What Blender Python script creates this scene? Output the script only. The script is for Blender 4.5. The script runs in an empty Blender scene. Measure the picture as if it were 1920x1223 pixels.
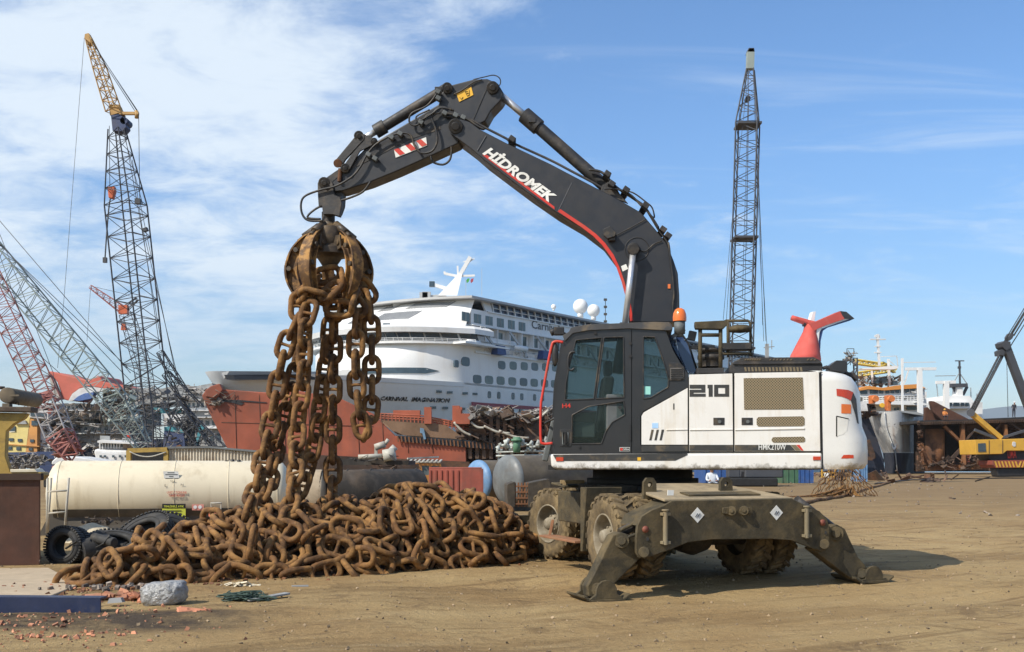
import bpy, math, random
import numpy as np
from mathutils import Vector, Matrix, noise, Quaternion
random.seed(7)
R = math.radians
SC = bpy.context.scene
COL = SC.collection
# ---------------------------------------------------------------- camera
F, HZ, H = 2000.0, 865.0, 1.45          # focal length in photo pixels, horizon row, eye height
cam = bpy.data.objects.new('camera', bpy.data.cameras.new('camera')); COL.objects.link(cam)
cam.location = (0, 0, H); cam.rotation_euler = (R(90), 0, 0)
cam.data.sensor_width = 36; cam.data.lens = F / 1920 * 36
cam.data.shift_y = (HZ - 611.5) / 1920
cam.data.clip_start = .1; cam.data.clip_end = 20000
SC.camera = cam
SC.render.resolution_x, SC.render.resolution_y = 1024, 652
# ---------------------------------------------------------------- light
SUN_EL, SUN_AZ = R(43), R(231)          # azimuth of the sun clockwise from +Y
sun = bpy.data.objects.new('sun', bpy.data.lights.new('sun', 'SUN')); COL.objects.link(sun)
sun.data.energy = 4.9; sun.data.angle = R(.5); sun.data.color = (1, .93, .82)
sd = Vector((math.sin(SUN_AZ)*math.cos(SUN_EL), math.cos(SUN_AZ)*math.cos(SUN_EL), math.sin(SUN_EL)))
sun.rotation_euler = sd.to_track_quat('Z', 'Y').to_euler()
wd = bpy.data.worlds.new('World'); SC.world = wd; wd.use_nodes = True
nt = wd.node_tree; nt.nodes.clear()
def wn(t, **k):
    n = nt.nodes.new(t)
    for a, b in k.items(): setattr(n, a, b)
    return n
L = nt.links.new
sky = wn('ShaderNodeTexSky', sky_type='NISHITA', sun_disc=False, sun_elevation=SUN_EL, sun_rotation=SUN_AZ,
         air_density=1.0, dust_density=.2, ozone_density=4.0, altitude=0)
tc = wn('ShaderNodeTexCoord'); sep = wn('ShaderNodeSeparateXYZ'); L(tc.outputs['Generated'], sep.inputs[0])
def mth(op, a, b=None, clamp=False):
    n = wn('ShaderNodeMath', operation=op, use_clamp=clamp)
    for i, v in enumerate((a, b)):
        if v is None: continue
        if isinstance(v, (int, float)): n.inputs[i].default_value = v
        else: L(v, n.inputs[i])
    return n.outputs[0]
zz = mth('ADD', mth('MAXIMUM', sep.outputs[2], 0.0), .16)
cx = mth('DIVIDE', sep.outputs[0], zz); cy = mth('DIVIDE', sep.outputs[1], zz)
cmb = wn('ShaderNodeCombineXYZ'); L(cx, cmb.inputs[0]); L(mth('MULTIPLY', cy, 1.0), cmb.inputs[1])
def cl_noise(scale, detail, rough, dist, off, rz=0, sx=1, sy=1):
    mp = wn('ShaderNodeMapping'); L(cmb.outputs[0], mp.inputs[0]); mp.inputs['Location'].default_value = off
    mp.inputs['Rotation'].default_value = (0, 0, rz); mp.inputs['Scale'].default_value = (sx, sy, 1)
    n = wn('ShaderNodeTexNoise'); L(mp.outputs[0], n.inputs['Vector'])
    n.inputs['Scale'].default_value = scale; n.inputs['Detail'].default_value = detail
    n.inputs['Roughness'].default_value = rough; n.inputs['Distortion'].default_value = dist
    return n.outputs[0]
def mapr(v, a, b, c=0, d=1):
    n = wn('ShaderNodeMapRange', interpolation_type='SMOOTHSTEP'); L(v, n.inputs[0])
    for i, q in enumerate((a, b, c, d)): n.inputs[i+1].default_value = q
    return n.outputs[0]
big = cl_noise(.9, 5, .55, .6, (3.1, 1.7, 0), .4, 1, 1.3)
fine = cl_noise(4.2, 10, .66, .35, (7, 3, 0), .5, 1, 1.25)
left = mapr(sep.outputs[0], .17, -.22, 0, 1)           # the cloud bank lies in the west half of the sky
lo = mapr(sep.outputs[2], .02, .2, 0.12, 1)
vis = mth('ADD', mth('MULTIPLY', big, .78), mth('MULTIPLY', fine, .80))
bank = mth('ADD', vis, mth('MULTIPLY', left, .27))
m1 = mapr(bank, .80, 1.20, 0, .88)
m1 = mth('MULTIPLY', m1, mth('MULTIPLY', lo, 1.0))
wisp = cl_noise(1.3, 9, .6, 1.2, (1.3, 8.2, 0), -.35, .55, 2.6)
m2 = mapr(wisp, .50, .80, 0, .5)
m2 = mth('MULTIPLY', m2, mapr(sep.outputs[2], .03, .3, .25, 1))
msk = mth('MAXIMUM', m1, m2)
mix = wn('ShaderNodeMixRGB'); L(msk, mix.inputs[0]); L(sky.outputs[0], mix.inputs[1])
mix.inputs[2].default_value = (7.4, 8.0, 8.5, 1)
hsv = wn('ShaderNodeHueSaturation'); L(sky.outputs[0], hsv.inputs['Color'])
hsv.inputs['Saturation'].default_value = 1.12; L(mapr(sep.outputs[2], 0, .32, 1.0, 1.45), hsv.inputs['Value'])
L(hsv.outputs[0], mix.inputs[1])
tnt = wn('ShaderNodeMixRGB', blend_type='MULTIPLY'); tnt.inputs[0].default_value = 1; L(mix.outputs[0], tnt.inputs[1]); tnt.inputs[2].default_value = (.965, 1.0, 1.035, 1)
bg = wn('ShaderNodeBackground'); bg.inputs[1].default_value = .11; L(tnt.outputs[0], bg.inputs[0])
wo = wn('ShaderNodeOutputWorld'); L(bg.outputs[0], wo.inputs[0])
SC.view_settings.view_transform = 'Standard'; SC.view_settings.look = 'None'
SC.view_settings.gamma = 1; SC.view_settings.exposure = 0.14
SC.render.engine = 'CYCLES'
SC.cycles.max_bounces = 6
# ---------------------------------------------------------------- helpers
def crop(ox, oy, s): return lambda x, y: (ox + x/s, oy + y/s)
C4 = crop(540, 120, 2.446); C5 = crop(1000, 570, 2.909); C6 = crop(960, 860, 2.667)
C7 = crop(640, 470, 2.844); C8 = crop(1440, 560, 3.398); K1 = crop(0, 660, 5.096)
K2 = crop(240, 660, 5.096); K4 = crop(1560, 620, 4.367); K5 = crop(1720, 560, 3.595)
K6 = crop(80, 880, 3.565); C1 = crop(0, 640, 2.098); C2 = crop(0, 0, 1.911)
def W(px, py, D): return Vector(((px-960)/F*D, D, H + (HZ-py)/F*D))
class Plane:
    """vertical plane through (cx,cy) whose horizontal direction e makes angle ang with +X; n points away"""
    def __init__(s, cx, cy, ang):
        s.c = Vector((cx, cy, 0)); s.e = Vector((math.cos(ang), math.sin(ang), 0))
        s.n = Vector((-s.e.y, s.e.x, 0))
        if s.n.y < 0: s.n = -s.n
    def p(s, px, py, off=0.):
        d = Vector(((px-960)/F, 1, (HZ-py)/F)); o = s.c + s.n*off
        t = s.n.dot(o) / s.n.dot(d)
        return Vector((d.x*t, d.y*t, H + d.z*t))
    def l(s, u, off, z):
        return s.c + s.e*u + s.n*off + Vector((0, 0, z))
WLOC = {}
def tag(o, label=None, cat=None, group=None, kind=None):
    if label: o['label'] = label
    if cat: o['category'] = cat
    if group: o['group'] = group
    if kind: o['kind'] = kind
    return o
def thing(name, loc, label, cat, group=None):
    o = bpy.data.objects.new(name, None); COL.objects.link(o); o.empty_display_size = .2
    o.location = loc; WLOC[o] = Vector(loc)
    return tag(o, label, cat, group)
class MB:
    def __init__(s): s.v = []; s.f = []; s.sm = []
    def add(s, vs, fs, smooth=False):
        b = len(s.v); s.v += [Vector(v) for v in vs]
        for f in fs: s.f.append([i+b for i in f]); s.sm.append(smooth)
        return s
    def box(s, c, size, rot=None, taper=1):
        x, y, z = [q/2 for q in size]; c = Vector(c); vs = []
        for dz in (-1, 1):
            k = taper if dz > 0 else 1
            for dx, dy in ((-1,-1),(1,-1),(1,1),(-1,1)):
                q = Vector((dx*x*k, dy*y*k, dz*z))
                if rot is not None: q = rot @ q
                vs.append(c+q)
        return s.add(vs, [(3,2,1,0),(4,5,6,7),(0,1,5,4),(1,2,6,5),(2,3,7,6),(3,0,4,7)])
    def bar(s, a, b, w, h=None, up=(0,0,1)):
        a, b = Vector(a), Vector(b); h = h or w; d = (b-a)
        if d.length < 1e-6: return s
        L_ = d.length; d.normalize(); u = Vector(up)
        if abs(d.dot(u)) > .97: u = Vector((1, 0, 0))
        x = d.cross(u).normalized(); z = x.cross(d)
        return s.box((a+b)/2, (w, L_, h), Matrix((x, d, z)).transposed())
    def prism(s, pts, vec, smooth=False):
        """pts: 3-D polygon, extruded along vec"""
        n = len(pts); vec = Vector(vec); a = [Vector(p) for p in pts]; b = [p+vec for p in a]
        nn = Vector((0, 0, 0))
        for i in range(n): nn += a[i].cross(a[(i+1) % n])
        if nn.dot(vec) > 0: a, b = b, a; 
        fs = [list(range(n)), list(range(2*n-1, n-1, -1))]
        for i in range(n): j = (i+1) % n; fs.append((j, i, n+i, n+j))
        return s.add(a+b, fs, smooth)
    def tube(s, pts, r, n=8, closed=False, smooth=True, cap=True):
        pts = [Vector(p) for p in pts]; m = len(pts)
        rs = r if isinstance(r, (list, tuple)) else [r]*m
        vs = []; up = None
        for i, p in enumerate(pts):
            if closed: t = pts[(i+1) % m]-pts[i-1]
            else: t = pts[min(i+1, m-1)]-pts[max(i-1, 0)]
            if t.length < 1e-9: t = Vector((0, 0, 1))
            t.normalize()
            if up is None:
                up = Vector((0, 0, 1)) if abs(t.z) < .9 else Vector((1, 0, 0))
            x = t.cross(up)
            if x.length < 1e-4: x = t.orthogonal()
            x.normalize(); up = x.cross(t)
            for k in range(n):
                a = 2*math.pi*k/n; vs.append(p + (x*math.cos(a)+up*math.sin(a))*rs[i])
        fs = []
        for i in range(m if closed else m-1):
            j = (i+1) % m
            for k in range(n):
                l = (k+1) % n; fs.append((i*n+k, j*n+k, j*n+l, i*n+l))
        s.add(vs, fs, smooth)
        if cap and not closed:
            b = len(s.v)-len(vs)
            s.f.append([b+k for k in range(n)]); s.sm.append(False)
            s.f.append([b+(m-1)*n+k for k in range(n-1, -1, -1)]); s.sm.append(False)
        return s
    def cyl(s, a, b, r, r2=None, n=20): return s.tube([a, b], [r, r if r2 is None else r2], n)
    def lathe(s, prof, o, ax, n=32, smooth=True):
        """prof: (radius, distance along axis)"""
        ax = Vector(ax).normalized(); x = ax.orthogonal().normalized(); y = ax.cross(x); o = Vector(o); vs = []
        for r, h in prof:
            for k in range(n):
                a = 2*math.pi*k/n; vs.append(o + ax*h + (x*math.cos(a)+y*math.sin(a))*max(r, 1e-4))
        fs = []
        for i in range(len(prof)-1):
            for k in range(n):
                l = (k+1) % n; fs.append((i*n+k, i*n+l, (i+1)*n+l, (i+1)*n+k))
        return s.add(vs, fs, smooth)
    def loft(s, rows, closed=False, smooth=True, caps=False):
        m = len(rows[0]); vs = [p for r in rows for p in r]; fs = []
        for i in range(len(rows)-1):
            for k in range(m if closed else m-1):
                l = (k+1) % m; fs.append((i*m+k, i*m+l, (i+1)*m+l, (i+1)*m+k))
        if caps: fs += [list(range(m-1, -1, -1)), [(len(rows)-1)*m+k for k in range(m)]]
        return s.add(vs, fs, smooth)
    def build(s, name, mat, parent=None, bevel=0, seg=2, auto=35, keep=False):
        if not s.v: return None
        lo = [min(v[i] for v in s.v) for i in range(3)]; hi = [max(v[i] for v in s.v) for i in range(3)]
        o0 = Vector(((lo[0]+hi[0])/2, (lo[1]+hi[1])/2, lo[2]))
        if keep: o0 = Vector((0, 0, 0))
        me = bpy.data.meshes.new(name); me.from_pydata([v-o0 for v in s.v], [], s.f)
        me.polygons.foreach_set('use_smooth', s.sm); me.update()
        if mat: me.materials.append(mat)
        o = bpy.data.objects.new(name, me); COL.objects.link(o); WLOC[o] = o0
        if parent is not None: o.parent = parent; o.location = o0 - WLOC[parent]
        else: o.location = o0
        if bevel:
            b = o.modifiers.new('bevel', 'BEVEL'); b.width = bevel; b.segments = seg; b.limit_method = 'ANGLE'; b.angle_limit = R(auto)
            for p in me.polygons: p.use_smooth = True
            b.harden_normals = True
        return o
def smooth_path(pts, k=6):
    pts = [Vector(p) for p in pts]; out = []
    for i in range(len(pts)-1):
        p0 = pts[max(i-1, 0)]; p1 = pts[i]; p2 = pts[i+1]; p3 = pts[min(i+2, len(pts)-1)]
        for j in range(k):
            t = j/k; out.append(.5*((2*p1)+(p2-p0)*t+(2*p0-5*p1+4*p2-p3)*t*t+(3*p1-p0-3*p2+p3)*t**3))
    out.append(pts[-1]); return out
def copy_tree(o, parent=None):
    c = o.copy(); COL.objects.link(c)
    if parent is not None: c.parent = parent
    for ch in list(o.children): copy_tree(ch, c)
    return c
# ---------------------------------------------------------------- materials
def rgb(r, g, b):
    f = lambda c: ((c/255+.055)/1.055)**2.4 if c > 10 else c/255/12.92
    return (f(r), f(g), f(b))
def M(name, col, rough=.6, metal=0., var=.25, vs=3., dirt=None, ds=1.6, dt=(.5, .65), damt=.8, bump=.15, bs=30., bd=.01,
      coat=0., island=0., streak=None, rnd=0., low=None):
    m = bpy.data.materials.new(name); m.use_nodes = True; t = m.node_tree; N = t.nodes; K = t.links.new
    bs_ = N['Principled BSDF']; bs_.inputs['Roughness'].default_value = rough; bs_.inputs['Metallic'].default_value = metal
    if coat: bs_.inputs['Coat Weight'].default_value = coat; bs_.inputs['Coat Roughness'].default_value = .12
    geo = N.new('ShaderNodeNewGeometry'); pos = geo.outputs['Position']
    def noi(sc, de=6, ro=.6, vec=None, di=0.):
        n = N.new('ShaderNodeTexNoise'); n.inputs['Scale'].default_value = sc; n.inputs['Detail'].default_value = de
        n.inputs['Roughness'].default_value = ro; n.inputs['Distortion'].default_value = di; K(vec or pos, n.inputs['Vector']); return n.outputs[0]
    def mr(v, a, b, c, d):
        n = N.new('ShaderNodeMapRange'); K(v, n.inputs[0])
        for i, q in enumerate((a, b, c, d)): n.inputs[i+1].default_value = q
        return n.outputs[0]
    def mixc(fac, a, b, mode='MIX'):
        n = N.new('ShaderNodeMixRGB'); n.blend_type = mode
        for i, q in enumerate((fac, a, b)):
            if isinstance(q, (int, float)): n.inputs[i].default_value = q
            elif isinstance(q, tuple): n.inputs[i].default_value = (*q, 1)[:4]
            else: K(q, n.inputs[i])
        return n.outputs[0]
    val = mr(noi(vs, 8, .65), .3, .7, 1-var, 1+var)
    cc = N.new('ShaderNodeCombineXYZ')
    for i in range(3): K(val, cc.inputs[i])
    c = mixc(1., tuple(col), cc.outputs[0], 'MULTIPLY')
    if island or rnd:
        if island: rv = geo.outputs['Random Per Island']; amt = island
        else: rv = N.new('ShaderNodeObjectInfo').outputs['Random']; amt = rnd
        q = mr(rv, 0, 1, 1-amt, 1+amt); c2 = N.new('ShaderNodeCombineXYZ')
        for i in range(3): K(q, c2.inputs[i])
        c = mixc(1., c, c2.outputs[0], 'MULTIPLY')
    fac = None
    if dirt:
        fac = mr(noi(ds, 9, .68, di=.3), dt[0], dt[1], 0, damt); c = mixc(fac, c, tuple(dirt))
    if streak:   # (colour, scale, amount) vertical runs
        mp = N.new('ShaderNodeMapping'); K(pos, mp.inputs[0]); mp.inputs['Scale'].default_value = (1, 1, .09)
        f2 = mr(noi(streak[1], 6, .6, mp.outputs[0]), .52, .7, 0, streak[2]); c = mixc(f2, c, tuple(streak[0]))
    if low:      # (colour, z full, z none): splashed mud low down, broken up by noise
        sz = N.new('ShaderNodeSeparateXYZ'); K(pos, sz.inputs[0])
        a = mr(sz.outputs[2], low[1], low[2], 1, 0); b = noi(9, 9, .7); ad = N.new('ShaderNodeMath'); ad.operation = 'MULTIPLY_ADD'
        K(b, ad.inputs[0]); ad.inputs[1].default_value = 2.2; 
        s2 = N.new('ShaderNodeMath'); s2.operation = 'SUBTRACT'; K(a, s2.inputs[0]); s2.inputs[1].default_value = 1.45; K(s2.outputs[0], ad.inputs[2])
        f3 = mr(ad.outputs[0], .0, .5, 0, .9); c = mixc(f3, c, tuple(low[0]))
    K(c, bs_.inputs['Base Color'])
    if bump:
        b = N.new('ShaderNodeBump'); b.inputs['Strength'].default_value = bump; b.inputs['Distance'].default_value = bd
        K(noi(bs, 6, .6), b.inputs['Height']); K(b.outputs[0], bs_.inputs['Normal'])
    K(mr(noi(vs*2.3, 5), .3, .7, max(0, rough-.12), min(1, rough+.12)), bs_.inputs['Roughness'])
    return m
def glass(name, col, rough=.03, alpha=.35, tint=(.5, .6, .6)):
    m = bpy.data.materials.new(name); m.use_nodes = True; t = m.node_tree; N = t.nodes; b = N['Principled BSDF']
    b.inputs['Base Color'].default_value = (*col, 1); b.inputs['Roughness'].default_value = rough; b.inputs['Specular IOR Level'].default_value = .8
    tr = N.new('ShaderNodeBsdfTransparent'); tr.inputs[0].default_value = (*tint, 1)
    mx = N.new('ShaderNodeMixShader'); mx.inputs[0].default_value = alpha
    t.links.new(tr.outputs[0], mx.inputs[1]); t.links.new(b.outputs[0], mx.inputs[2]); t.links.new(mx.outputs[0], N['Material Output'].inputs[0])
    return m
DUST = (.23, .165, .085)
m_white = M('white_paint', (.72, .70, .655), .35, var=.04, dirt=(.50, .41, .27), ds=1.4, dt=(.54, .82), damt=.5, bump=.02, coat=.2, low=(( .10,.08,.05), 1.33, 1.45), streak=((.50, .41, .27), 9, .34))
m_cw = M('counterweight_paint', (.69, .68, .64), .4, var=.05, dirt=(.45, .36, .22), ds=1.7, dt=(.58, .82), damt=.6, bump=.05, coat=.15, low=((.33, .24, .13), 1.33, 1.46))
m_black = M('black_cab_paint', (.016, .016, .017), .38, var=.2, dirt=DUST, ds=2.2, dt=(.56, .85), damt=.12, bump=.03, coat=.2)
m_boom = M('boom_grey_paint', (.019, .020, .024), .45, var=.12, dirt=(.07, .06, .045), ds=1.3, dt=(.52, .9), damt=.35, bump=.04)
m_boomd = M('boom_worn_steel', (.025, .024, .024), .6, var=.35, dirt=(.12, .09, .06), ds=5, dt=(.5, .7), damt=.6, bump=.3)
m_hose = M('black_hose_rubber', (.018, .018, .019), .55, var=.25, dirt=DUST, ds=7, damt=.3, bump=.1)
m_mudsteel = M('mud_caked_steel', (.046, .037, .020), .85, var=.4, vs=5, dirt=(.165, .118, .052), ds=3.0, dt=(.44, .72), damt=.8, bump=.5, bs=45, bd=.012)
m_muddark = M('dark_mud_steel', (.045, .036, .026), .85, var=.35, vs=7, dirt=(.13, .095, .055), ds=4, dt=(.5, .72), damt=.7, bump=.4, bs=40)
m_tyre = M('muddy_tyre_rubber', (.10, .072, .038), .95, var=.3, vs=6, dirt=(.25, .178, .085), ds=5, dt=(.45, .65), damt=.85, bump=.6, bs=50)
m_rim = M('dusty_rim', (.20, .165, .11), .8, var=.2, dirt=(.35, .31, .24), ds=6, damt=.6, bump=.2)
m_dark = M('dark_recess', (.012, .012, .012), .8, var=.2)
m_chrome = M('chrome_rod', (.62, .62, .62), .38, .7, var=.05, bump=0)
m_red = M('red_paint', (.55, .035, .02), .4, var=.1, dirt=DUST, damt=.3, bump=.02)
m_orange = M('orange_lens', (.72, .16, .02), .3, var=.05, bump=0, coat=.4)
m_redlens = M('red_lens', (.50, .045, .012), .25, var=.15, bump=0, coat=.4)
m_yellow = M('yellow_sticker', (.75, .42, .03), .4, var=.08, bump=0)
m_signw = M('white_sticker', (.72, .72, .68), .5, var=.08, dirt=DUST, damt=.3, bump=0)
m_lamp = M('clear_lamp', (.6, .6, .58), .2, var=.1, bump=0)
m_grille = M('dusty_mesh_grille', (.16, .125, .075), .8, var=.15, bump=0)
m_mesh_hole = M('grille_hole', (.035, .028, .018), .9, var=.1, bump=0)
m_glass = glass('cab_glass', (.03, .045, .042), .03, .17, (.80, .87, .86))
m_glassb = glass('blue_cab_glass', (.05, .09, .2), .05, .7, (.3, .4, .6))
m_seat = M('black_seat_fabric', (.03, .03, .032), .9)
m_interior = M('grey_cab_interior', (.10, .11, .11), .7)
m_chain = M('rusty_chain_iron', (.115, .053, .016), .88, var=.6, vs=7, dirt=(.32, .165, .048), ds=5, dt=(.46, .64), damt=.8, bump=.8, bs=34, bd=.010, rnd=.35)
m_grap = M('rusty_grapple_steel', (.10, .052, .020), .75, var=.4, vs=5, dirt=(.40, .21, .06), ds=4.5, dt=(.47, .58), damt=.9, bump=.4, bs=30)
m_grapd = M('oily_grapple_steel', (.055, .040, .026), .55, var=.4, vs=6, dirt=(.19, .12, .05), ds=4, damt=.6, bump=.35)
m_rust = M('rust_plate', (.085, .035, .020), .8, var=.35, vs=1.2, dirt=(.045, .022, .014), ds=.9, damt=.7, bump=.3, streak=((.14, .06, .03), 6, .5))
m_rusto = M('orange_rust_plate', (.20, .085, .035), .85, var=.4, vs=.5, dirt=(.07, .035, .02), ds=.35, dt=(.42, .6), damt=.9, bump=.3, bs=8, streak=((.36, .15, .04), 1.2, .6))
m_rustd = M('dark_rust_frame', (.05, .030, .020), .9, var=.5, vs=.6, dirt=(.14, .065, .03), ds=.5, dt=(.5, .65), damt=.9, bump=.3, bs=8)
def pieces(mb, name, mat, parent=None, bevel=0, seg=2):
    """build every loose piece collected in mb as an object of its own"""
    n = len(mb.v); par = list(range(n))
    def find(i):
        while par[i] != i: par[i] = par[par[i]]; i = par[i]
        return i
    for f in mb.f:
        a = find(f[0])
        for j in f[1:]:
            b = find(j)
            if a != b: par[b] = a
    gr = {}
    for f, s in zip(mb.f, mb.sm): gr.setdefault(find(f[0]), []).append((f, s))
    out = []
    for fs in gr.values():
        ids_ = sorted({i for f, _ in fs for i in f}); mp = {i: k for k, i in enumerate(ids_)}
        m2 = MB(); m2.v = [mb.v[i] for i in ids_]; m2.f = [[mp[i] for i in f] for f, _ in fs]; m2.sm = [s for _, s in fs]
        out.append(m2.build(name, mat, parent, bevel, seg))
    return out
def lattice(mb, a, b, w0, w1, n, r, rd=None, side=None, w0b=None, w1b=None, n0=4):
    """square lattice boom from a to b; w = side length at each end"""
    a, b = Vector(a), Vector(b); d = (b-a).normalized(); s = Vector(side) if side is not None else Vector((0, 1, 0))
    s = (s-d*s.dot(d)).normalized(); t = d.cross(s); rd = rd or r*.55
    def cor(k, i):
        f = i/n; w = w0+(w1-w0)*f; wb = (w0b or w0)+((w1b or w1)-(w0b or w0))*f; sx, sy = ((-1,-1),(1,-1),(1,1),(-1,1))[k]
        return a+(b-a)*f + s*(sx*w/2)+t*(sy*wb/2)
    for k in range(4): mb.tube([cor(k, 0), cor(k, n)], r, n0, smooth=False)
    for i in range(n):
        for k in range(4):
            l = (k+1) % 4
            if (i+k) % 2: mb.tube([cor(k, i), cor(l, i+1)], rd, 3, smooth=False, cap=False)
            else: mb.tube([cor(l, i), cor(k, i+1)], rd, 3, smooth=False, cap=False)
            if i % 2 == 0: mb.tube([cor(k, i), cor(l, i)], rd, 3, smooth=False, cap=False)
    return mb
def scrap(mb, fn, n, smin, smax, flat=.1, seed=1):
    """n random bent plates and bars; fn(rng) gives the centre"""
    rg = random.Random(seed)
    for i in range(n):
        c = fn(rg); s = rg.uniform(smin, smax); k = rg.random()
        rot = Matrix.Rotation(rg.gauss(0, .5), 3, 'X') @ Matrix.Rotation(rg.gauss(0, .45), 3, 'Y') @ Matrix.Rotation(rg.uniform(0, 6.28), 3, 'Z')
        if k < .42: mb.box(c, (s, s*rg.uniform(.04, .12), s*.06), rot)
        elif k < .75: mb.box(c, (s, s*rg.uniform(.3, .8), s*flat*.4), rot)
        elif k < .88: mb.box(c, (s*.5, s*.3, s*.35), rot)
        else:
            p = [Vector(c)+Vector((rg.gauss(0, s*.4), rg.gauss(0, s*.2), rg.gauss(0, s*.25))) for _ in range(4)]; mb.tube(smooth_path(p, 3), s*.025, 4)
    return mb
# ================================================================ ground, sea, hills
def fbm(x, y, s, o=4): return noise.fractal(Vector((x*s, y*s, 3.3)), 1.0, 2.1, o)
def ground_z(x, y):
    if y > 32 or y < 3: return 0.
    k = min(1, (32-y)/8)
    z = .030*fbm(x, y, .35, 3)
    u = x*.93 + y*.36; w = -x*.36 + y*.93      # tyre tracks run lower left to upper right
    z += .022*noise.noise(Vector((u*.16, w*1.7, 0))) + .010*noise.noise(Vector((x*4, y*4, 7)))
    z += .007*noise.noise(Vector((u*.9, w*5.0, 4)))
    d = min(1, max(0, (13.7-y)/1.9)); e = min(1, max(0, (x+1.6)/1.8)); z -= .105*d*d*(3-2*d)*e*e*(3-2*e)
    return z*k
xs = np.concatenate([np.linspace(-3000, -40, 8), np.linspace(-14, 14, 300), np.linspace(40, 3000, 8)])
ys = np.concatenate([[-400, 0], np.linspace(4, 9, 30), np.linspace(9.05, 24, 210), np.linspace(24.5, 40, 20), [60, 90, 139]])
g = MB(); nx = len(xs)
vs = [(x, y, ground_z(x, y) if abs(x) < 15 else 0.) for y in ys for x in xs]
fs = [(j*nx+i, j*nx+i+1, (j+1)*nx+i+1, (j+1)*nx+i) for j in range(len(ys)-1) for i in range(nx-1)]
g.add(vs, fs, True)
gm = bpy.data.materials.new('packed_earth'); gm.use_nodes = True; t = gm.node_tree; N = t.nodes; K = t.links.new
b = N['Principled BSDF']; b.inputs['Roughness'].default_value = .95; b.inputs['Specular IOR Level'].default_value = .2
geo = N.new('ShaderNodeNewGeometry')
def gno(sc, de, ro, rot=0, sca=(1, 1, 1), di=0):
    mp = N.new('ShaderNodeMapping'); mp.vector_type = 'TEXTURE' if False else 'POINT'
    K(geo.outputs['Position'], mp.inputs[0]); mp.inputs['Rotation'].default_value = (0, 0, rot)
    m2 = N.new('ShaderNodeMapping'); K(mp.outputs[0], m2.inputs[0]); m2.inputs['Scale'].default_value = sca
    n = N.new('ShaderNodeTexNoise'); K(m2.outputs[0], n.inputs['Vector']); n.inputs['Scale'].default_value = sc
    n.inputs['Detail'].default_value = de; n.inputs['Roughness'].default_value = ro; n.inputs['Distortion'].default_value = di
    return n.outputs[0]
def gmr(v, a, b_, c, d):
    n = N.new('ShaderNodeMapRange'); K(v, n.inputs[0])
    for i, q in enumerate((a, b_, c, d)): n.inputs[i+1].default_value = q
    return n.outputs[0]
def gmix(f, a, c, mode='MIX'):
    n = N.new('ShaderNodeMixRGB'); n.blend_type = mode
    for i, q in enumerate((f, a, c)):
        if isinstance(q, (int, float)): n.inputs[i].default_value = q
        elif isinstance(q, tuple): n.inputs[i].default_value = (*q, 1)
        else: K(q, n.inputs[i])
    return n.outputs[0]
c = gmix(gmr(gno(.35, 8, .6), .38, .62, 0, 1), (.355, .230, .100), (.45, .320, .150))
c = gmix(gmr(gno(1.0, 10, .65, R(-21), (.25, 1.0, 1), .8), .48, .62, 0, .55), c, (.180, .110, .046))      # tracks
c = gmix(gmr(gno(3.2, 8, .7, R(-30), (.14, 1.1, 1), .5), .52, .72, 0, .6), c, (.47, .345, .18))
c = gmix(gmr(gno(.8, 10, .75, 0, (1, 1, 1), .5), .55, .66, 0, .7), c, (.150, .092, .040))
c = gmix(gmr(gno(7, 8, .75), .56, .74, 0, .6), c, (.42, .32, .17))
c = gmix(gmr(gno(26, 5, .8), .60, .72, 0, .55), c, (.13, .09, .05))
c = gmix(gmr(gno(110, 3, .8), .45, .62, 0, .45), c, (.15, .105, .055))
c = gmix(gmr(gno(70, 4, .8), .58, .66, 0, .5), c, (.50, .385, .21))
c = gmix(gmr(gno(4, 8, .72, R(-24), (.30, 1.3, 1), .6), .56, .62, 0, .5), c, (.19, .122, .055))
c = gmix(gmr(gno(1.5, 8, .68, R(-34), (.10, 1.3, 1), .4), .57, .62, 0, .5), c, (.17, .105, .045))
c = gmix(gmr(gno(.55, 10, .75, 0, (1, 1, 1), 1.2), .56, .61, 0, .6), c, (.17, .11, .055))
sp = N.new('ShaderNodeSeparateXYZ'); K(geo.outputs['Position'], sp.inputs[0])
far = gmr(sp.outputs[1], 20, 45, 0, .75)
c = gmix(far, c, (.20, .135, .070))
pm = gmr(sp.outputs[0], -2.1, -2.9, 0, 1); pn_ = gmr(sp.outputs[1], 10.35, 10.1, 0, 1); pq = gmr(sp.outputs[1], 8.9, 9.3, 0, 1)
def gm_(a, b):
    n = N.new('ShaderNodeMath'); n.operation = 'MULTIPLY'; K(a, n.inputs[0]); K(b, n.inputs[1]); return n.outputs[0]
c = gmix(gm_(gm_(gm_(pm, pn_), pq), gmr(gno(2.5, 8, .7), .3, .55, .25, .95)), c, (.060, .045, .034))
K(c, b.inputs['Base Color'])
bu = N.new('ShaderNodeBump'); bu.inputs['Strength'].default_value = 1; bu.inputs['Distance'].default_value = .05
ad = N.new('ShaderNodeMath'); ad.operation = 'ADD'; K(gno(9, 9, .72), ad.inputs[0]); K(gno(2.4, 9, .75, R(-28), (.25, 1.5, 1)), ad.inputs[1])
K(ad.outputs[0], bu.inputs['Height']); K(bu.outputs[0], b.inputs['Normal'])
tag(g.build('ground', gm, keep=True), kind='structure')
m_sea = M('sea_water', (.03, .07, .10), .15, var=.1, bump=.3, bs=.6, bd=.3)
s_ = MB(); s_.add([(-6900, 139, -.6), (6900, 139, -.6), (6900, 6000, -.6), (-6900, 6000, -.6)], [(0, 1, 2, 3)])
tag(s_.build('sea', m_sea, keep=True), kind='structure')
m_hill = M('far_hills', (.10, .14, .17), .95, var=.15, vs=.004, bump=0)  # base colour tinted blue to carry part of the distance haze
hl = MB(); top = []; bot = []
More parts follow.
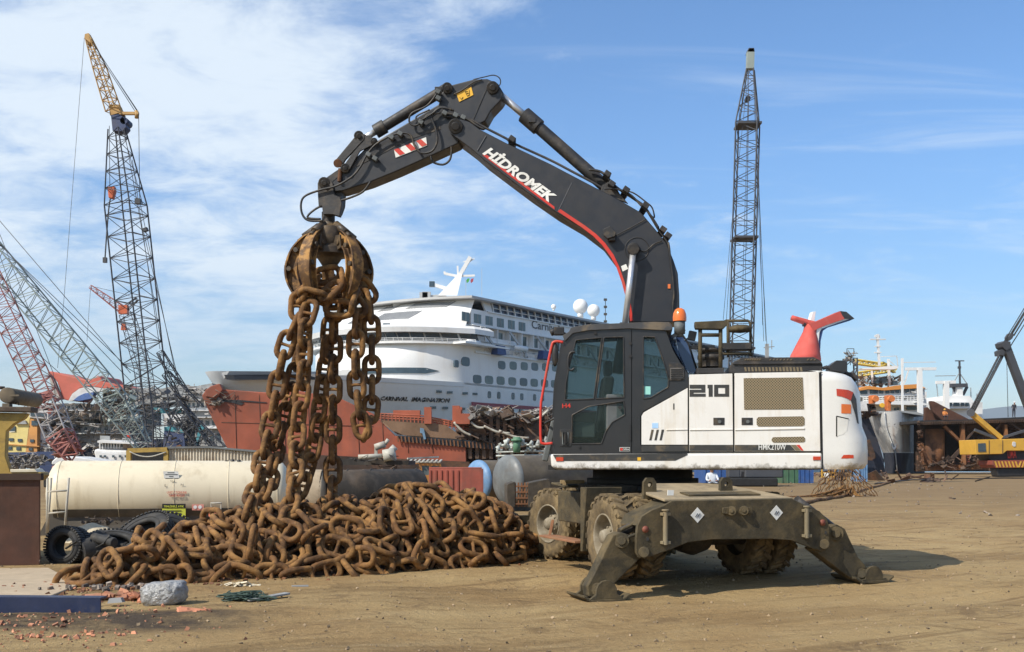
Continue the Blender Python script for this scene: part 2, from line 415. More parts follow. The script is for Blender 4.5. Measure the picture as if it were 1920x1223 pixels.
for i in range(121):
    x = 700 + i*30; z = 60+150*math.exp(-((x-2100)/700)**2)+120*math.exp(-((x-3300)/900)**2) + 18*noise.noise(Vector((x*.004, 0, 0)))
    z *= min(1, (x-700)/700)
    top.append(Vector((x, 4200+.15*x, max(z, 1)))); bot.append(Vector((x, 3600, -1)))
back = [Vector((p.x, 5200, -1)) for p in top]
hl.loft([bot, top, back], smooth=True)
tag(hl.build('hills', m_hill, keep=True), kind='structure')
# pale dirt patch at the far left, built as a thin slab
m_paletan = M('pale_dusty_tan', (.42, .33, .22), .9, var=.2, vs=2, dirt=(.30, .23, .15), ds=2, damt=.7, bump=.3)
cp = MB(); pp = [W(-60, 1068, 14.3), W(92, 1066, 14.4), W(150, 1098, 12.5), W(95, 1120, 11.4), W(-160, 1118, 11.5)]
cp.prism([(p.x, p.y, -.02) for p in pp], (0, 0, .035))
tag(cp.build('pale_dirt_patch', m_paletan, bevel=.02), kind='structure')
# ================================================================ excavator
from mathutils.geometry import tessellate_polygon
UP = Plane(1.79, 14.65, -R(7)); UC = Plane(1.79, 14.65, R(20))
NF = -1.22
EX = thing('wheeled_excavator', (1.79, 14.65, 0), 'black and white wheeled excavator on stabilizer legs, boom raised over the chain heap', 'excavator')
def holes(mb, outer, inner, vec):
    loops = [[Vector(p) for p in outer]] + [[Vector(p) for p in q] for q in inner]
    tris = tessellate_polygon(loops); flat = [p for l in loops for p in l]; n = len(flat); vec = Vector(vec)
    vs = flat + [p+vec for p in flat]
    a, b_, c_ = tris[0]; nn = (flat[b_]-flat[a]).cross(flat[c_]-flat[a]); flip = nn.dot(vec) > 0
    fs = []
    for t_ in tris:
        f = tuple(t_); fs.append(f[::-1] if flip else f); g_ = tuple(i+n for i in t_); fs.append(g_ if flip else g_[::-1])
    k = 0
    for l in loops:
        m = len(l)
        for i in range(m): fs.append((k+i, k+(i+1) % m, n+k+(i+1) % m, n+k+i))
        k += m
    mb.add(vs, fs); return mb
def rnd_poly(pts, r=6, k=4):
    """round the corners of a pixel polygon"""
    out = []; n = len(pts)
    for i in range(n):
        p = Vector(pts[i]); a = Vector(pts[i-1]); b_ = Vector(pts[(i+1) % n])
        da = (a-p); db = (b_-p); ra = min(r, da.length*.45); rb = min(r, db.length*.45)
        A = p+da.normalized()*ra; B = p+db.normalized()*rb
        for j in range(k+1):
            t_ = j/k; q = A*(1-t_)**2+p*2*t_*(1-t_)+B*t_*t_; out.append((q.x, q.y))
    return out
def P(pl, cv, pts, off): return [pl.p(*cv(*q), off) for q in pts]
def pr(name, mat, pl, cv, pts, o0, o1, parent, bevel=.01, rnd=0, seg=2):
    if rnd: pts = rnd_poly(pts, rnd)
    return MB().prism(P(pl, cv, pts, o0), pl.n*(o1-o0)).build(name, mat, parent, bevel, seg)
def frame(name, mat, pl, cv, outer, inner, o0, o1, parent, bevel=0, rnd=5):
    mb = MB(); holes(mb, P(pl, cv, outer, o0), [P(pl, cv, rnd_poly(q, rnd), o0) for q in inner], pl.n*(o1-o0))
    return mb.build(name, mat, parent, bevel)
def text3(name, s, mat, pl, off, a, b_, h, parent, shear=0, fat=0, depth=.004, font_w=None):
    """text whose baseline runs between photo pixels a and b_ on plane pl; cap height h in metres"""
    cu = bpy.data.curves.new(name, 'FONT'); cu.body = s; cu.size = 1; cu.shear = shear; cu.offset = fat; cu.extrude = 0
    cu.resolution_u = 3
    ob = bpy.data.objects.new('tmp', cu); COL.objects.link(ob)
    bpy.context.view_layer.update(); dg = bpy.context.evaluated_depsgraph_get()
    me = bpy.data.meshes.new_from_object(ob.evaluated_get(dg)); bpy.data.objects.remove(ob); me.name = name
    xs_ = [v.co.x for v in me.vertices]; ys_ = [v.co.y for v in me.vertices]
    x0, x1, y1 = min(xs_), max(xs_), max(ys_)
    y0 = 0 if min(ys_) > -.05 else 0
    A = pl.p(*a, off); B = pl.p(*b_, off); ex = (B-A); Ls = ex.length; ex.normalize(); ez = ex.cross(pl.n).normalized()
    if ez.z < 0: ez = -ez
    mb = MB(); vs_ = [A + ex*((v.co.x-x0)/(x1-x0)*Ls) + ez*(v.co.y/max(y1, .1)*h) for v in me.vertices]
    mb.add(vs_, [list(p.vertices) for p in me.polygons]); bpy.data.meshes.remove(me)
    n0 = len(mb.v); mb2 = MB(); mb2.add(mb.v, mb.f); 
    o = mb2.build(name, mat, parent)
    sm = o.modifiers.new('thick', 'SOLIDIFY'); sm.thickness = depth; sm.offset = 0
    return o
ix = lambda x, y: (x, y)
# ---- cab
door_o = [(108,815),(112,620),(132,440),(150,300),(168,215),(185,180),(215,158),(300,143),(534,132),(534,815)]
g1 = [(232,197),(374,184),(330,519),(172,524),(178,430),(196,340)]
g2 = [(386,183),(492,180),(496,510),(341,518)]
g3 = [(212,606),(300,560),(494,530),(500,605),(430,645),(398,690),(372,762),(210,764)]
door = frame('cab_door', m_black, UP, C5, door_o, [g1, g2, g3], NF, NF+.05, EX)
for gg in (g1, g2, g3):
    MB().prism(P(UP, C5, gg, NF+.02), UP.n*.008).build('window_pane', m_glass, door)
rear_o = [(538,815),(538,132),(704,128),(728,160),(760,250),(800,320),(843,380),(845,452),(598,586),(584,612),(584,772),(846,776),(846,815)]
gq = [(600,178),(664,181),(716,330),(738,410),(735,455),(640,512),(600,518)]
rearp = frame('cab_side_panel', m_black, UP, C5, rear_o, [gq], NF, NF+.05, EX)
MB().prism(P(UP, C5, gq, NF+.02), UP.n*.008).build('window_pane', m_glass, rearp)
m_teal = M('teal_label', (.28, .62, .55), .6, bump=0, var=.05)
pr('window_label', m_teal, UP, C5, [(602,450),(639,450),(639,494),(602,494)], NF+.012, NF+.016, rearp, 0)
# raised door seams, gasket rings
for gg, par in ((g1, door), (g2, door), (g3, door), (gq, rearp)):
    q = rnd_poly(gg, 5); MB().tube(P(UP, C5, q, NF-.004), .009, 6, closed=True).build('window_gasket', m_hose, par)
hd = MB(); hd.prism(P(UP, C5, rnd_poly([(145,685),(207,685),(207,778),(145,778)], 8), NF), -UP.n*.012)
hd = hd.build('door_handle', m_hose, door, .004)
MB().tube(P(UP, C5, [(160,700),(190,700),(190,765),(160,765)], NF-.02), .008, 6, closed=True).build('handle_ring', m_interior, door)
MB().bar(UP.p(*C5(176,705), NF-.03), UP.p(*C5(176,760), NF-.03), .03, .02).build('handle_lever', m_dark, door)
MB().tube(smooth_path(P(UP, C5, [(228,262),(205,265),(192,290),(190,345),(205,362),(224,350)], NF-.03), 4), .013, 8).build('grab_handle', m_hose, door)
text3('door_number', 'H4', m_red, UP, NF-.005, C5(158,568), C5(204,566), .055, door, fat=.012)
pr('badge', m_signw, UP, C5, [(470,782),(526,782),(526,804),(470,804)], NF-.003, NF, door, 0)
pr('badge_field', m_dark, UP, C5, [(472,784),(524,784),(524,802),(472,802)], NF-.005, NF-.003, door, 0)
pr('badge_square', m_red, UP, C5, [(474,786),(487,786),(487,800),(474,800)], NF-.007, NF-.005, door, 0)
text3('badge_text', 'OPERA', m_signw, UP, NF-.008, C5(488,799), C5(522,799), .024, door)
# seams, bolts on door, black latches
sm_ = MB()
for a in [((536,132),(536,815))]:
    sm_.bar(UP.p(*C5(*a[0]), NF+.03), UP.p(*C5(*a[1]), NF+.03), .03, .05)
sm_.build('door_seam', m_dark, EX)
bl = MB()
for q in ((337,158),(250,778),(530,215),(530,285),(472,565)): bl.cyl(UP.p(*C5(*q), NF), UP.p(*C5(*q), NF-.02), .02)
bl.bar(UP.p(*C5(528,660), NF-.01), UP.p(*C5(528,745), NF-.01), .02); pieces(bl, 'door_bolt', m_hose, door)
# far wall, rear wall, roof, floor
FW = -.24
far_o = [(90,815),(112,440),(150,215),(190,165),(300,140),(700,128),(845,380),(845,815)]
fh = [(200,215),(660,190),(760,350),(760,560),(180,600)]
fw = frame('cab_far_wall', m_black, UP, C5, far_o, [fh], FW-.05, FW, EX)
MB().prism(P(UP, C5, fh, FW-.03), UP.n*.008).build('window_pane', m_glass, fw)
roof = MB()
rf = [(160,172),(196,150),(205,128),(300,112),(500,104),(660,98),(742,100),(758,118),(760,138),(740,145),(520,134),(300,144),(215,160),(170,205)]
roof.prism(P(UP, C5, rnd_poly(rf, 6), NF-.03), UP.n*(FW-NF+.06)); roof.build('cab_roof', M('cab_roof_paint', (.05, .05, .052), .5, dirt=DUST, ds=3, damt=.5), EX, .012)
fr = MB()      # windscreen with pillars
line = [(112,640),(132,440),(150,300),(170,205)]
A = P(UP, C5, line, NF+.06); B = [p+UP.n*(FW-NF-.12) for p in A]
fr.loft([A, B], smooth=False); fr.build('windscreen', m_glass, EX)
fl = MB(); fl.prism(P(UP, C5, [(108,640),(120,640),(122,810),(104,810)], NF+.05), UP.n*(FW-NF-.1)); fl.build('cab_front_sill', m_black, EX, .01)
fb = MB(); fb.prism(P(UP, C5, [(112,790),(843,790),(843,822),(112,822)], NF+.06), UP.n*(FW-NF-.12)); fb.build('cab_floor', m_dark, EX)
rw = MB(); rw.prism(P(UP, C5, [(830,370),(845,380),(845,800),(830,800)], NF+.06), UP.n*(FW-NF-.12)); rw.build('cab_rear_wall', m_black, EX)
gl = MB(); A = P(UP, C5, [(745,150),(843,372)], NF+.06); B = [p+UP.n*(FW-NF-.12) for p in A]; gl.loft([A, B], smooth=False); gl.build('rear_window', m_glassb, EX)
bq = pr('rear_quarter_glass', m_glassb, UP, C5, [(770,140),(800,150),(845,220),(888,352),(888,376),(850,376),(800,300)], -.80, -.79, EX, 0)
mb = MB(); mb.tube(P(UP, C5, [(772,145),(805,155),(848,222),(890,355)], -.80), .014, 6); mb.build('glass_edge', m_hose, bq)
# interior
st = MB(); q = UP.l(-.55, -.72, 1.5)
st.box(UP.l(-.78, -.72, 1.78), (.5, .48, .14)); st.box(UP.l(-.50, -.72, 2.18), (.14, .48, .75), Matrix.Rotation(R(8), 3, 'Y')); st.box(UP.l(-.45, -.72, 2.66), (.1, .28, .2)); st.box(UP.l(-.72, -.72, 1.56), (.35, .35, .3))
st.build('driver_seat', m_seat, EX, .04, 3)
it = MB(); it.box(UP.l(-.85, -1.06, 1.85), (.5, .12, .2)); it.box(UP.l(-.85, -.38, 1.85), (.5, .12, .2)); it.cyl(UP.l(-1.0, -1.06, 1.9), UP.l(-1.05, -1.06, 2.12), .02)
it.box(UP.l(-.34, -.9, 1.9), (.3, .6, .8)); it.bar(UP.l(-1.28, -.72, 1.45), UP.l(-1.15, -.72, 2.0), .08); it.build('console', m_interior, EX, .02)
mb = MB(); mb.tube([UP.l(-1.12, -.72, 2.03)+Vector((math.cos(a)*.17*.9, math.sin(a)*.18, math.cos(a)*.08)) for a in np.linspace(0, 2*math.pi, 24, endpoint=False)], .015, 6, closed=True); mb.build('steering_wheel', m_hose, EX)
lv = pr('louver_panel', m_hose, UP, C5, [(738,320),(800,322),(825,345),(825,410),(808,420),(742,420)], NF-.012, NF+.02, EX, .006, 4)
mb = MB(); mb.prism(P(UP, C5, rnd_poly([(748,350),(806,350),(820,362),(820,400),(806,412),(748,412)], 3), NF-.018), UP.n*.004); lg = mb.build('louver_grille', M('louver_grey', (.22, .2, .18), .6, bump=0), lv)
mb = MB()
for i in range(6): mb.bar(UP.p(*C5(750, 356+i*10), NF-.022), UP.p(*C5(818, 356+i*10), NF-.022), .006, .014)
mb.build('louver_slat', m_dark, lv)
# wiper / cab light / beacon / mirrors / handrail
mb = MB(); mb.tube(smooth_path(P(UP, ix, [(1056,642),(1040,641),(1033,655),(1018,735),(1014,765),(1014,822),(1019,832),(1036,831)], NF-.02), 5), .017, 8); mb.build('red_handrail', m_red, EX)
mb = MB(); c0 = UP.p(*C5(118,275), NF+.0); mb.lathe([(0,-.02),(.05,-.018),(.06,0),(.05,.02),(0,.03)], (0,0,0), (0,1,0), 20)
mb.v = [Vector((v.x*.75, v.y, v.z*2.6))+c0 for v in mb.v]; mb.build('side_mirror', m_hose, EX)
mb = MB(); c0 = UP.p(*C5(140,150), NF+.1); mb.box(c0, (.13, .1, .1)); mb.cyl(c0+Vector((-.06,0,0)), c0+Vector((-.11,0,-.02)), .045); mb.bar(c0, UP.p(*C5(180,165), NF+.1), .03)
mb.build('work_light', m_hose, EX, .01)
bc = MB(); c0 = UP.p(*C5(798,95), NF+.15)
bc.cyl(c0+Vector((0,0,-.16)), c0, .07); bc.bar(c0+Vector((-.1,0,-.2)), c0+Vector((.06,0,-.1)), .05); bc.cyl(c0+Vector((.0,0,-.12)), c0+Vector((0,0,-.2)), .04); bc = bc.build('beacon_base', m_interior, EX)
mb = MB(); mb.lathe([(.085,0),(.088,.05),(.08,.1),(.06,.145),(.03,.165),(0,.17)], c0, (0,0,1), 24); mb.build('beacon_dome', m_orange, bc)
# ---- white lower body
sill = MB(); prof = [(92,819),(1576,812),(1576,903),(1530,905),(140,905),(108,898),(96,880)]
sill.prism(P(UP, C5, prof, NF-.02), UP.n*(-2*NF+.04)); sill.build('body_sill', m_white, EX, .03, 3)
m_charcoal = M('charcoal_stripe', (.035, .035, .033), .5, bump=0, dirt=DUST, ds=5, damt=.4)
pr('stripe', m_charcoal, UP, C5, [(106,822),(842,816),(838,826),(775,855),(140,857),(122,850)], NF-.024, NF-.018, EX, 0)
pr('side_reflector', m_redlens, UP, C5, [(124,837),(164,837),(164,858),(124,858)], NF-.032, NF-.02, EX, .002)
pr('side_reflector', m_redlens, UP, C5, [(1526,832),(1568,832),(1568,852),(1526,852)], NF-.032, NF-.02, EX, .002)
pr('warning_sticker', m_yellow, UP, C5, [(568,837),(587,837),(587,855),(568,855)], NF-.028, NF-.02, EX, 0)
core = MB(); core.prism(P(UP, C5, [(300,800),(850,800),(850,392),(1560,380),(1560,890),(300,890)], -.2), UP.n*1.35); core.prism(P(UP, C5, [(850,400),(1560,386),(1560,880),(850,880)], NF+.06), UP.n*.96)
core.build('engine_house', m_white, EX)
p1 = pr('side_panel', m_white, UP, C5, [(602,592),(842,458),(842,768),(590,768),(590,612)], NF-.012, NF+.06, EX, .012, 2)
p2 = pr('side_panel', m_white, UP, C5, [(850,386),(1086,380),(1090,804),(850,804)], NF-.012, NF+.06, EX, .012, 2)
p3 = pr('side_panel', m_white, UP, C5, [(1098,378),(1558,370),(1566,803),(1098,805)], NF-.012, NF+.06, EX, .012, 2)
gap = MB(); gap.prism(P(UP, C5, [(590,600),(846,400),(1568,380),(1572,808),(590,808)], NF+.01), UP.n*.05); gap.build('panel_gap', m_dark, EX)
pr('stripe', m_charcoal, UP, C5, [(590,772),(842,772),(842,804),(590,806)], NF-.014, NF+.05, EX, 0)
pr('stripe', m_charcoal, UP, C5, [(851,769),(1089,769),(1089,802),(851,802)], NF-.018, NF-.010, p2, 0)
pr('stripe', m_charcoal, UP, C5, [(1099,769),(1402,769),(1430,801),(1099,802)], NF-.018, NF-.010, p3, 0)
pr('stripe', m_grille, UP, C5, [(1404,769),(1432,769),(1460,800),(1432,801)], NF-.018, NF-.010, p3, 0)
pr('red_slash', m_red, UP, C5, [(1434,769),(1452,769),(1474,800),(1462,800)], NF-.018, NF-.010, p3, 0)
for x in (632, 660, 688):
    pr('slanted_bar', m_charcoal, UP, C5, [(x+12,686),(x+25,686),(x+12,744),(x,744)], NF-.016, NF-.010, p1, 0)
pr('blue_sticker', M('blue_label', (.35, .55, .8), .6, bump=0), UP, C5, [(648,650),(681,650),(681,678),(648,678)], NF-.016, NF-.010, p1, 0)
pr('panel_latch', m_dark, UP, C5, [(763,543),(769,543),(769,576),(763,576)], NF-.016, NF-.010, p1, 0)
# embossed crease along the panels
for x0, x1, pp_ in ((725,842,p1),(852,1088,p2),(1100,1480,p3)):
    mb = MB(); tp = P(UP, C5, [(x0,682),(x1,682 if x1 != 1480 else 678)], NF-.012); md = P(UP, C5, [(x0,706),(x1,(706 if x1 != 1480 else 690))], NF-.002); 
    mb.prism(P(UP, C5, [(x0+4,684),(x1,684 if x1 != 1480 else 674),(x1,687 if x1 != 1480 else 684),(x0,690)], NF-.024), UP.n*.016)
    mb.build('panel_crease', m_white, pp_, .004)
# 210 numerals built from strokes
def strokes(name, polys, cv, off, parent, mat=m_charcoal):
    mb = MB()
    for q in polys: mb.prism(P(UP, cv, q, off), UP.n*.006)
    return mb.build(name, mat, parent)
strokes('model_number', [[(852,441),(938,441),(938,462),(852,462)],[(916,462),(938,462),(938,484),(916,484)],[(852,468),(916,468),(916,484),(852,484)],[(852,484),(874,484),(874,506),(852,506)],[(874,490),(940,490),(940,506),(874,506)],
 [(950,441),(978,441),(978,506),(956,506),(956,460),(950,460)],
 [(986,441),(1068,441),(1068,458),(986,458)],[(986,458),(1008,458),(1008,506),(986,506)],[(1046,458),(1068,458),(1068,506),(1046,506)],[(1008,490),(1046,490),(1046,506),(1008,506)]], C5, NF-.016, p2)
text3('model_name', 'HMK210W', m_signw, UP, NF-.026, C5(1229,796), C5(1378,796), .072, p3, fat=.004, depth=.004)
for par, x in ((p2, 982), (p3, 1136)):
    lb = pr('panel_lock', m_hose, UP, C5, [(x,621),(x+61,621),(x+61,661),(x,661)], NF-.018, NF-.008, par, .003)
    mb = MB(); mb.cyl(UP.p(*C5(x+34,642), NF-.018), UP.p(*C5(x+34,642), NF-.03), .022); mb.build('lock_barrel', m_interior, par)
gm_ = bpy.data.materials.new('perforated_grille'); gm_.use_nodes = True; N = gm_.node_tree.nodes; K = gm_.node_tree.links.new
geo = N.new('ShaderNodeNewGeometry'); vo = N.new('ShaderNodeTexVoronoi'); vo.inputs['Randomness'].default_value = 0; vo.inputs['Scale'].default_value = 42
mp = N.new('ShaderNodeMapping'); mp.inputs['Rotation'].default_value = (0, R(45), R(7)); K(geo.outputs['Position'], mp.inputs[0])
sp_ = N.new('ShaderNodeSeparateXYZ'); K(mp.outputs[0], sp_.inputs[0]); cb_ = N.new('ShaderNodeCombineXYZ'); K(sp_.outputs[0], cb_.inputs[0]); K(sp_.outputs[2], cb_.inputs[1]); vo.voronoi_dimensions = '2D'
K(cb_.outputs[0], vo.inputs['Vector']); cr = N.new('ShaderNodeValToRGB'); K(vo.outputs['Distance'], cr.inputs[0]); cr.color_ramp.elements[0].position = .30; cr.color_ramp.elements[1].position = .40
cr.color_ramp.elements[0].color = (.05, .04, .025, 1); cr.color_ramp.elements[1].color = (.26, .205, .12, 1); K(cr.outputs[0], N['Principled BSDF'].inputs['Base Color']); N['Principled BSDF'].inputs['Roughness'].default_value = .8
for q in ([(1147,405),(1470,401),(1477,575),(1150,577)], [(1228,617),(1470,613),(1480,624),(1480,660),(1468,667),(1228,669),(1218,658),(1218,628)], [(1308,727),(1474,724),(1483,734),(1483,748),(1474,755),(1310,757),(1300,748),(1300,736)]):
    pr('grille', gm_, UP, C5, q, NF-.017, NF-.009, p3, 0, 3)
# ---- counterweight
lev = [(903,1560+228),(896,1800),(870,1816),(800,1817),(725,1811),(660,1786),(560,1778),(470,1774),(425,1757),(395,1735),(376,1700),(366,1655),(362,1625)]
rows = []
u0 = (UP.p(*C5(1570,600), NF)-UP.c).dot(UP.e)
for y, x in lev:
    um = (UP.p(*C5(x, y), -.93)-UP.c).dot(UP.e); z = UP.p(*C5(1600, y), NF).z
    ins = 0 if y > 380 and y < 895 else (.02 if y > 880 else .03)
    row = []
    r_ = .32; hw = -NF+.0-ins
    pts = [(u0, -hw)]
    for k in range(9):
        a = k/8*math.pi/2; pts.append((um-r_+math.sin(a)*r_, -hw+(1-math.cos(a))*r_*1.0))
    for k in range(1, 5): pts.append((um+.16*math.sin(k/4*math.pi/2), (-hw+r_)*(1-k/4)))
    full = pts + [(u, -o) for u, o in pts[:-1][::-1]]
    rows.append([UP.l(u, o, z) for u, o in full])
cw = MB(); cw.loft(rows, closed=True, smooth=True, caps=True); CW = cw.build('counterweight', m_cw, EX, .02, 2, 50)
def on_cw(px, py, proud=.006):
    """point on the counterweight skin seen at C5(px,py)"""
    d = Vector(((C5(px, py)[0]-960)/F, 1, (HZ-C5(px, py)[1])/F)); o = Vector((0, 0, H)); best = None
    for i in range(len(rows)-1):
        m = len(rows[0])
        for k in range(m):
            l = (k+1) % m
            for tri in ((rows[i][k], rows[i][l], rows[i+1][l]), (rows[i][k], rows[i+1][l], rows[i+1][k])):
                from mathutils.geometry import intersect_ray_tri
                h_ = intersect_ray_tri(*tri, d, o, True)
                if h_ is not None and (best is None or h_.y < best.y): best = h_
    return best + (o-best).normalized()*proud if best is not None else UP.p(*C5(px, py), NF)
def skin(name, mat, pts, proud=.006, sub=4):
    mb = MB()
    A_, B_ = pts[:len(pts)//2], pts[len(pts)//2:][::-1]
    r1 = []
    for k in range(sub+1):
        t_ = k/sub; row = []
        for (ax_, ay_), (bx_, by_) in zip(A_, B_): row.append(on_cw(ax_+(bx_-ax_)*t_, ay_+(by_-ay_)*t_, proud))
        r1.append(row)
    mb.loft(r1, smooth=True); return mb.build(name, mat, CW)
skin('tail_lamp', m_redlens, [(1653,463),(1690,466),(1720,470),(1745,482), (1732,528),(1712,517),(1686,507),(1655,501)])
skin('tail_recess', m_charcoal, [(1745,483),(1762,520),(1768,590),(1776,655), (1766,650),(1755,600),(1742,560),(1733,528)])
skin('orange_reflector', m_orange, [(1680,546),(1705,547),(1733,549), (1733,598),(1705,598),(1680,597)])
skin('lower_reflector', m_redlens, [(1692,824),(1720,823),(1747,824), (1747,842),(1712,843),(1678,843)])
skin('lift_pocket', M('pocket_shade_paint', (.66, .65, .60), .6, var=.06, dirt=DUST, damt=.5), [(1653,612),(1690,618),(1720,628), (1712,690),(1690,712),(1655,722)], .004)
mb = MB(); mb.tube([on_cw(1654, 612+i*11, .004) for i in range(11)], .007, 6); mb.tube([on_cw(1654+i*13, 612+i*3, .004) for i in range(6)], .006, 6); mb.build('pocket_edge', m_dark, CW)
mb = MB(); mb.bar(UP.p(*C5(1567,372), NF), UP.p(*C5(1576,903), NF), .008, .02); mb.build('counterweight_seam', m_dark, EX)
# ---- hood and deck gear
hood = MB(); hood.prism(P(UP, C5, rnd_poly([(1068,378),(1070,340),(1088,318),(1135,293),(1530,290),(1566,308),(1578,330),(1578,370)], 6), NF+.15), UP.n*2.0); hood = hood.build('engine_hood', m_boomd, EX, .03, 3)
mb = MB()
for i in range(17): x = 1150+i*19; mb.prism(P(UP, C5, [(x,345),(x+11,345),(x+15,368),(x+4,368)], NF+.142), UP.n*.01)
for x0_ in (1150, 1285, 1490):
    for i in range(7 if x0_ != 1490 else 3): x = x0_+i*(13 if x0_ == 1150 else 19); mb.prism(P(UP, C5, [(x+8,299),(x+15,299),(x+7,308),(x,308)], NF+.142), UP.n*.01)
mb.build('hood_slot', m_grille, hood)
mb = MB(); mb.bar(UP.p(*C5(1090,326), NF+.14), UP.p(*C5(1570,322), NF+.14), .03, .02); mb.build('hood_ridge', m_boomd, hood, .006)
tb = MB(); tb.prism(P(UP, C5, [(1618,362),(1622,330),(1652,308),(1700,308),(1710,318),(1712,370),(1690,374)], NF+.25), UP.n*.35); tb.build('rear_camera_hood', m_black, EX, .01)
mb = MB(); mb.tube(P(UP, C5, [(1578,352),(1600,345),(1622,352)], NF+.3), .025, 8); mb.prism(P(UP, C5, [(1700,372),(1745,372),(1770,392),(1768,420),(1735,396),(1700,384)], NF+.45), UP.n*.2); mb.build('rear_bracket', m_boomd, EX, .008)
rl = MB()
def T(pts, r=.022, off=NF+.1): rl.tube(P(UP, C5, pts, off), r, 8)
T([(910,118),(910,350)], .026); T([(1021,112),(1021,350)], .026); T([(912,170),(1020,170)], .024)
T([(1056,92),(1170,92),(1184,104),(1186,285)], .018, NF+.55); T([(1060,92),(1062,290)], .018, NF+.55); T([(1010,272),(1188,272)], .02, NF+.55); T([(878,110),(1050,100)], .02)
pieces(rl, 'deck_handrail', m_mudsteel, EX)
mb = MB(); mb.prism(P(UP, C5, rnd_poly([(880,98),(1040,90),(1056,82),(1060,110),(1040,130),(1025,136),(885,134),(880,120)], 5), NF+.04), UP.n*.16); mb.build('storage_tray', m_mudsteel, EX, .015)
mb = MB(); mb.prism(P(UP, C5, [(1013,213),(1190,210),(1190,247),(1030,250),(1013,235)], NF+.5), UP.n*.14); mb = mb.build('deck_step', m_boomd, EX, .006)
mb = MB(); mb.lathe([(0,0),(.14,.02),(.15,.07),(.10,.1),(0,.1)], UP.p(*C5(1128,160), NF+.55), (0,0,1), 20); mb.build('deck_mirror', m_mudsteel, EX)
mb = MB(); c0 = UP.p(*C5(968,345), NF+.35); mb.lathe([(.15,0),(.15,.09),(.17,.10),(.17,.15),(.12,.16),(.12,.19),(.17,.20),(.17,.23),(0,.25)], c0, (0,0,1), 24); mb.build('air_intake', m_boomd, EX)
mb = MB(); mb.prism(P(UP, C5, [(890,350),(1040,348),(1040,378),(890,380)], NF+.06), UP.n*.8); mb.build('deck_plate', m_boomd, EX, .01)
mb = MB(); mb.prism(P(UP, C5, [(850,226),(990,224),(990,275),(972,275),(972,246),(850,246)], -.7), UP.n*.1); mb.build('deck_bracket', m_black, EX, .005)
mb = MB(); c0 = UP.p(*C5(866,174), NF+.35); mb.box(c0, (.10, .05, .12), Matrix.Rotation(R(12), 3, 'Y')); mb.bar(c0, c0+Vector((-.1,0,-.06)), .02); mb.build('rear_work_light', m_interior, EX, .01)
# turntable, belly
mb = MB(); cc_ = Vector((1.79, 14.65, 0)); mb.cyl(cc_+Vector((0,0,1.02)), cc_+Vector((0,0,1.36)), .68, n=40); mb.cyl(cc_+Vector((0,0,1.13)), cc_+Vector((0,0,1.22)), .76, n=40)
for k in range(36):
    a = k*math.pi/18; mb.box(cc_+Vector((math.cos(a)*.77, math.sin(a)*.77, 1.09)), (.05, .05, .06))
mb.build('turntable', m_dark, EX)
mb = MB(); mb.prism([UP.l(-1.2, -1.1, 1.34), UP.l(1.9, -1.1, 1.34), UP.l(1.9, 1.1, 1.34), UP.l(-1.2, 1.1, 1.34)], (0, 0, .06)); mb.build('belly_plate', m_dark, EX)
# ---- undercarriage
ch = MB()
ch.prism([UC.l(-.42, -2.2, .55), UC.l(.42, -2.2, .55), UC.l(.42, 1.9, .55), UC.l(-.42, 1.9, .55)], (0, 0, .46))
ch.cyl(UC.l(0, 0, .60), UC.l(0, 0, 1.04), .74, n=32)
for o, hw_ in ((-1.35, .95), (1.42, .6)): ch.cyl(UC.l(-hw_, o, .53), UC.l(hw_, o, .53), .14); ch.lathe([(0,-.26),(.2,-.2),(.26,0),(.2,.2),(0,.26)], UC.l(0, o, .53), UC.e, 20)
ch.build('chassis', m_muddark, EX, .02)
tb = MB()          # side tool box and fenders between the axles on the visible side
tb.prism([UC.l(-1.0, -.75, .62), UC.l(-.45, -.75, .62), UC.l(-.45, .62, .62), UC.l(-1.0, .62, .62)], (0, 0, .42)); tb.build('tool_box', m_mudsteel, EX, .015)
tb = MB(); tb.prism([UC.l(.5, -.75, .62), UC.l(1.15, -.75, .62), UC.l(1.15, .72, .62), UC.l(.5, .72, .62)], (0, 0, .42)); tb.build('tool_box', m_mudsteel, EX, .015)
fd = MB(); fd.prism([UC.l(-.95, .50, 1.08), UC.l(-.35, .50, 1.08), UC.l(-.35, 1.0, 1.12), UC.l(-.95, 1.0, 1.12)], (0, 0, .03)); fd.prism([UC.l(.4, .72, 1.08), UC.l(1.2, .72, 1.08), UC.l(1.2, 2.0, 1.10), UC.l(.4, 2.0, 1.10)], (0, 0, .03))
fd.prism([UC.l(-1.22, -.72, .30), UC.l(-1.22, -.66, .30), UC.l(-1.22, -.66, 1.12), UC.l(-1.22, -.86, 1.12)], UC.e*.5); pieces(fd, 'fender', m_mudsteel, EX, .01)
sp2 = MB(); sp2.prism([UC.l(-1.28, -.62, .40), UC.l(-1.05, -.62, .40), UC.l(-1.05, .62, .40), UC.l(-1.28, .62, .40)], (0, 0, .03)); 
for o in (-.55, .55): sp2.bar(UC.l(-1.15, o, .42), UC.l(-1.1, o, .64), .04)
sp2.build('access_step', M('rusty_step', (.26, .12, .06), .8, dirt=DUST, damt=.7), EX, .006)
ut = MB(); ut.prism([UC.l(-.75, -.62, 1.04), UC.l(-.1, -.62, 1.04), UC.l(-.1, .5, 1.04), UC.l(-.75, .5, 1.04)], (0, 0, .10)); ut.build('chassis_top', m_muddark, EX, .02)
lb = MB(); lb.box(UC.l(-.78, .62, 1.16), (.34, .12, .05)); lb.box(UC.l(-.9, .62, 1.11), (.05, .12, .12)); lb.box(UC.l(-.66, .62, 1.11), (.05, .12, .12)); lb.build('valve_bracket', M('ochre_bracket', (.25, .18, .09), .8, dirt=DUST), EX, .006)
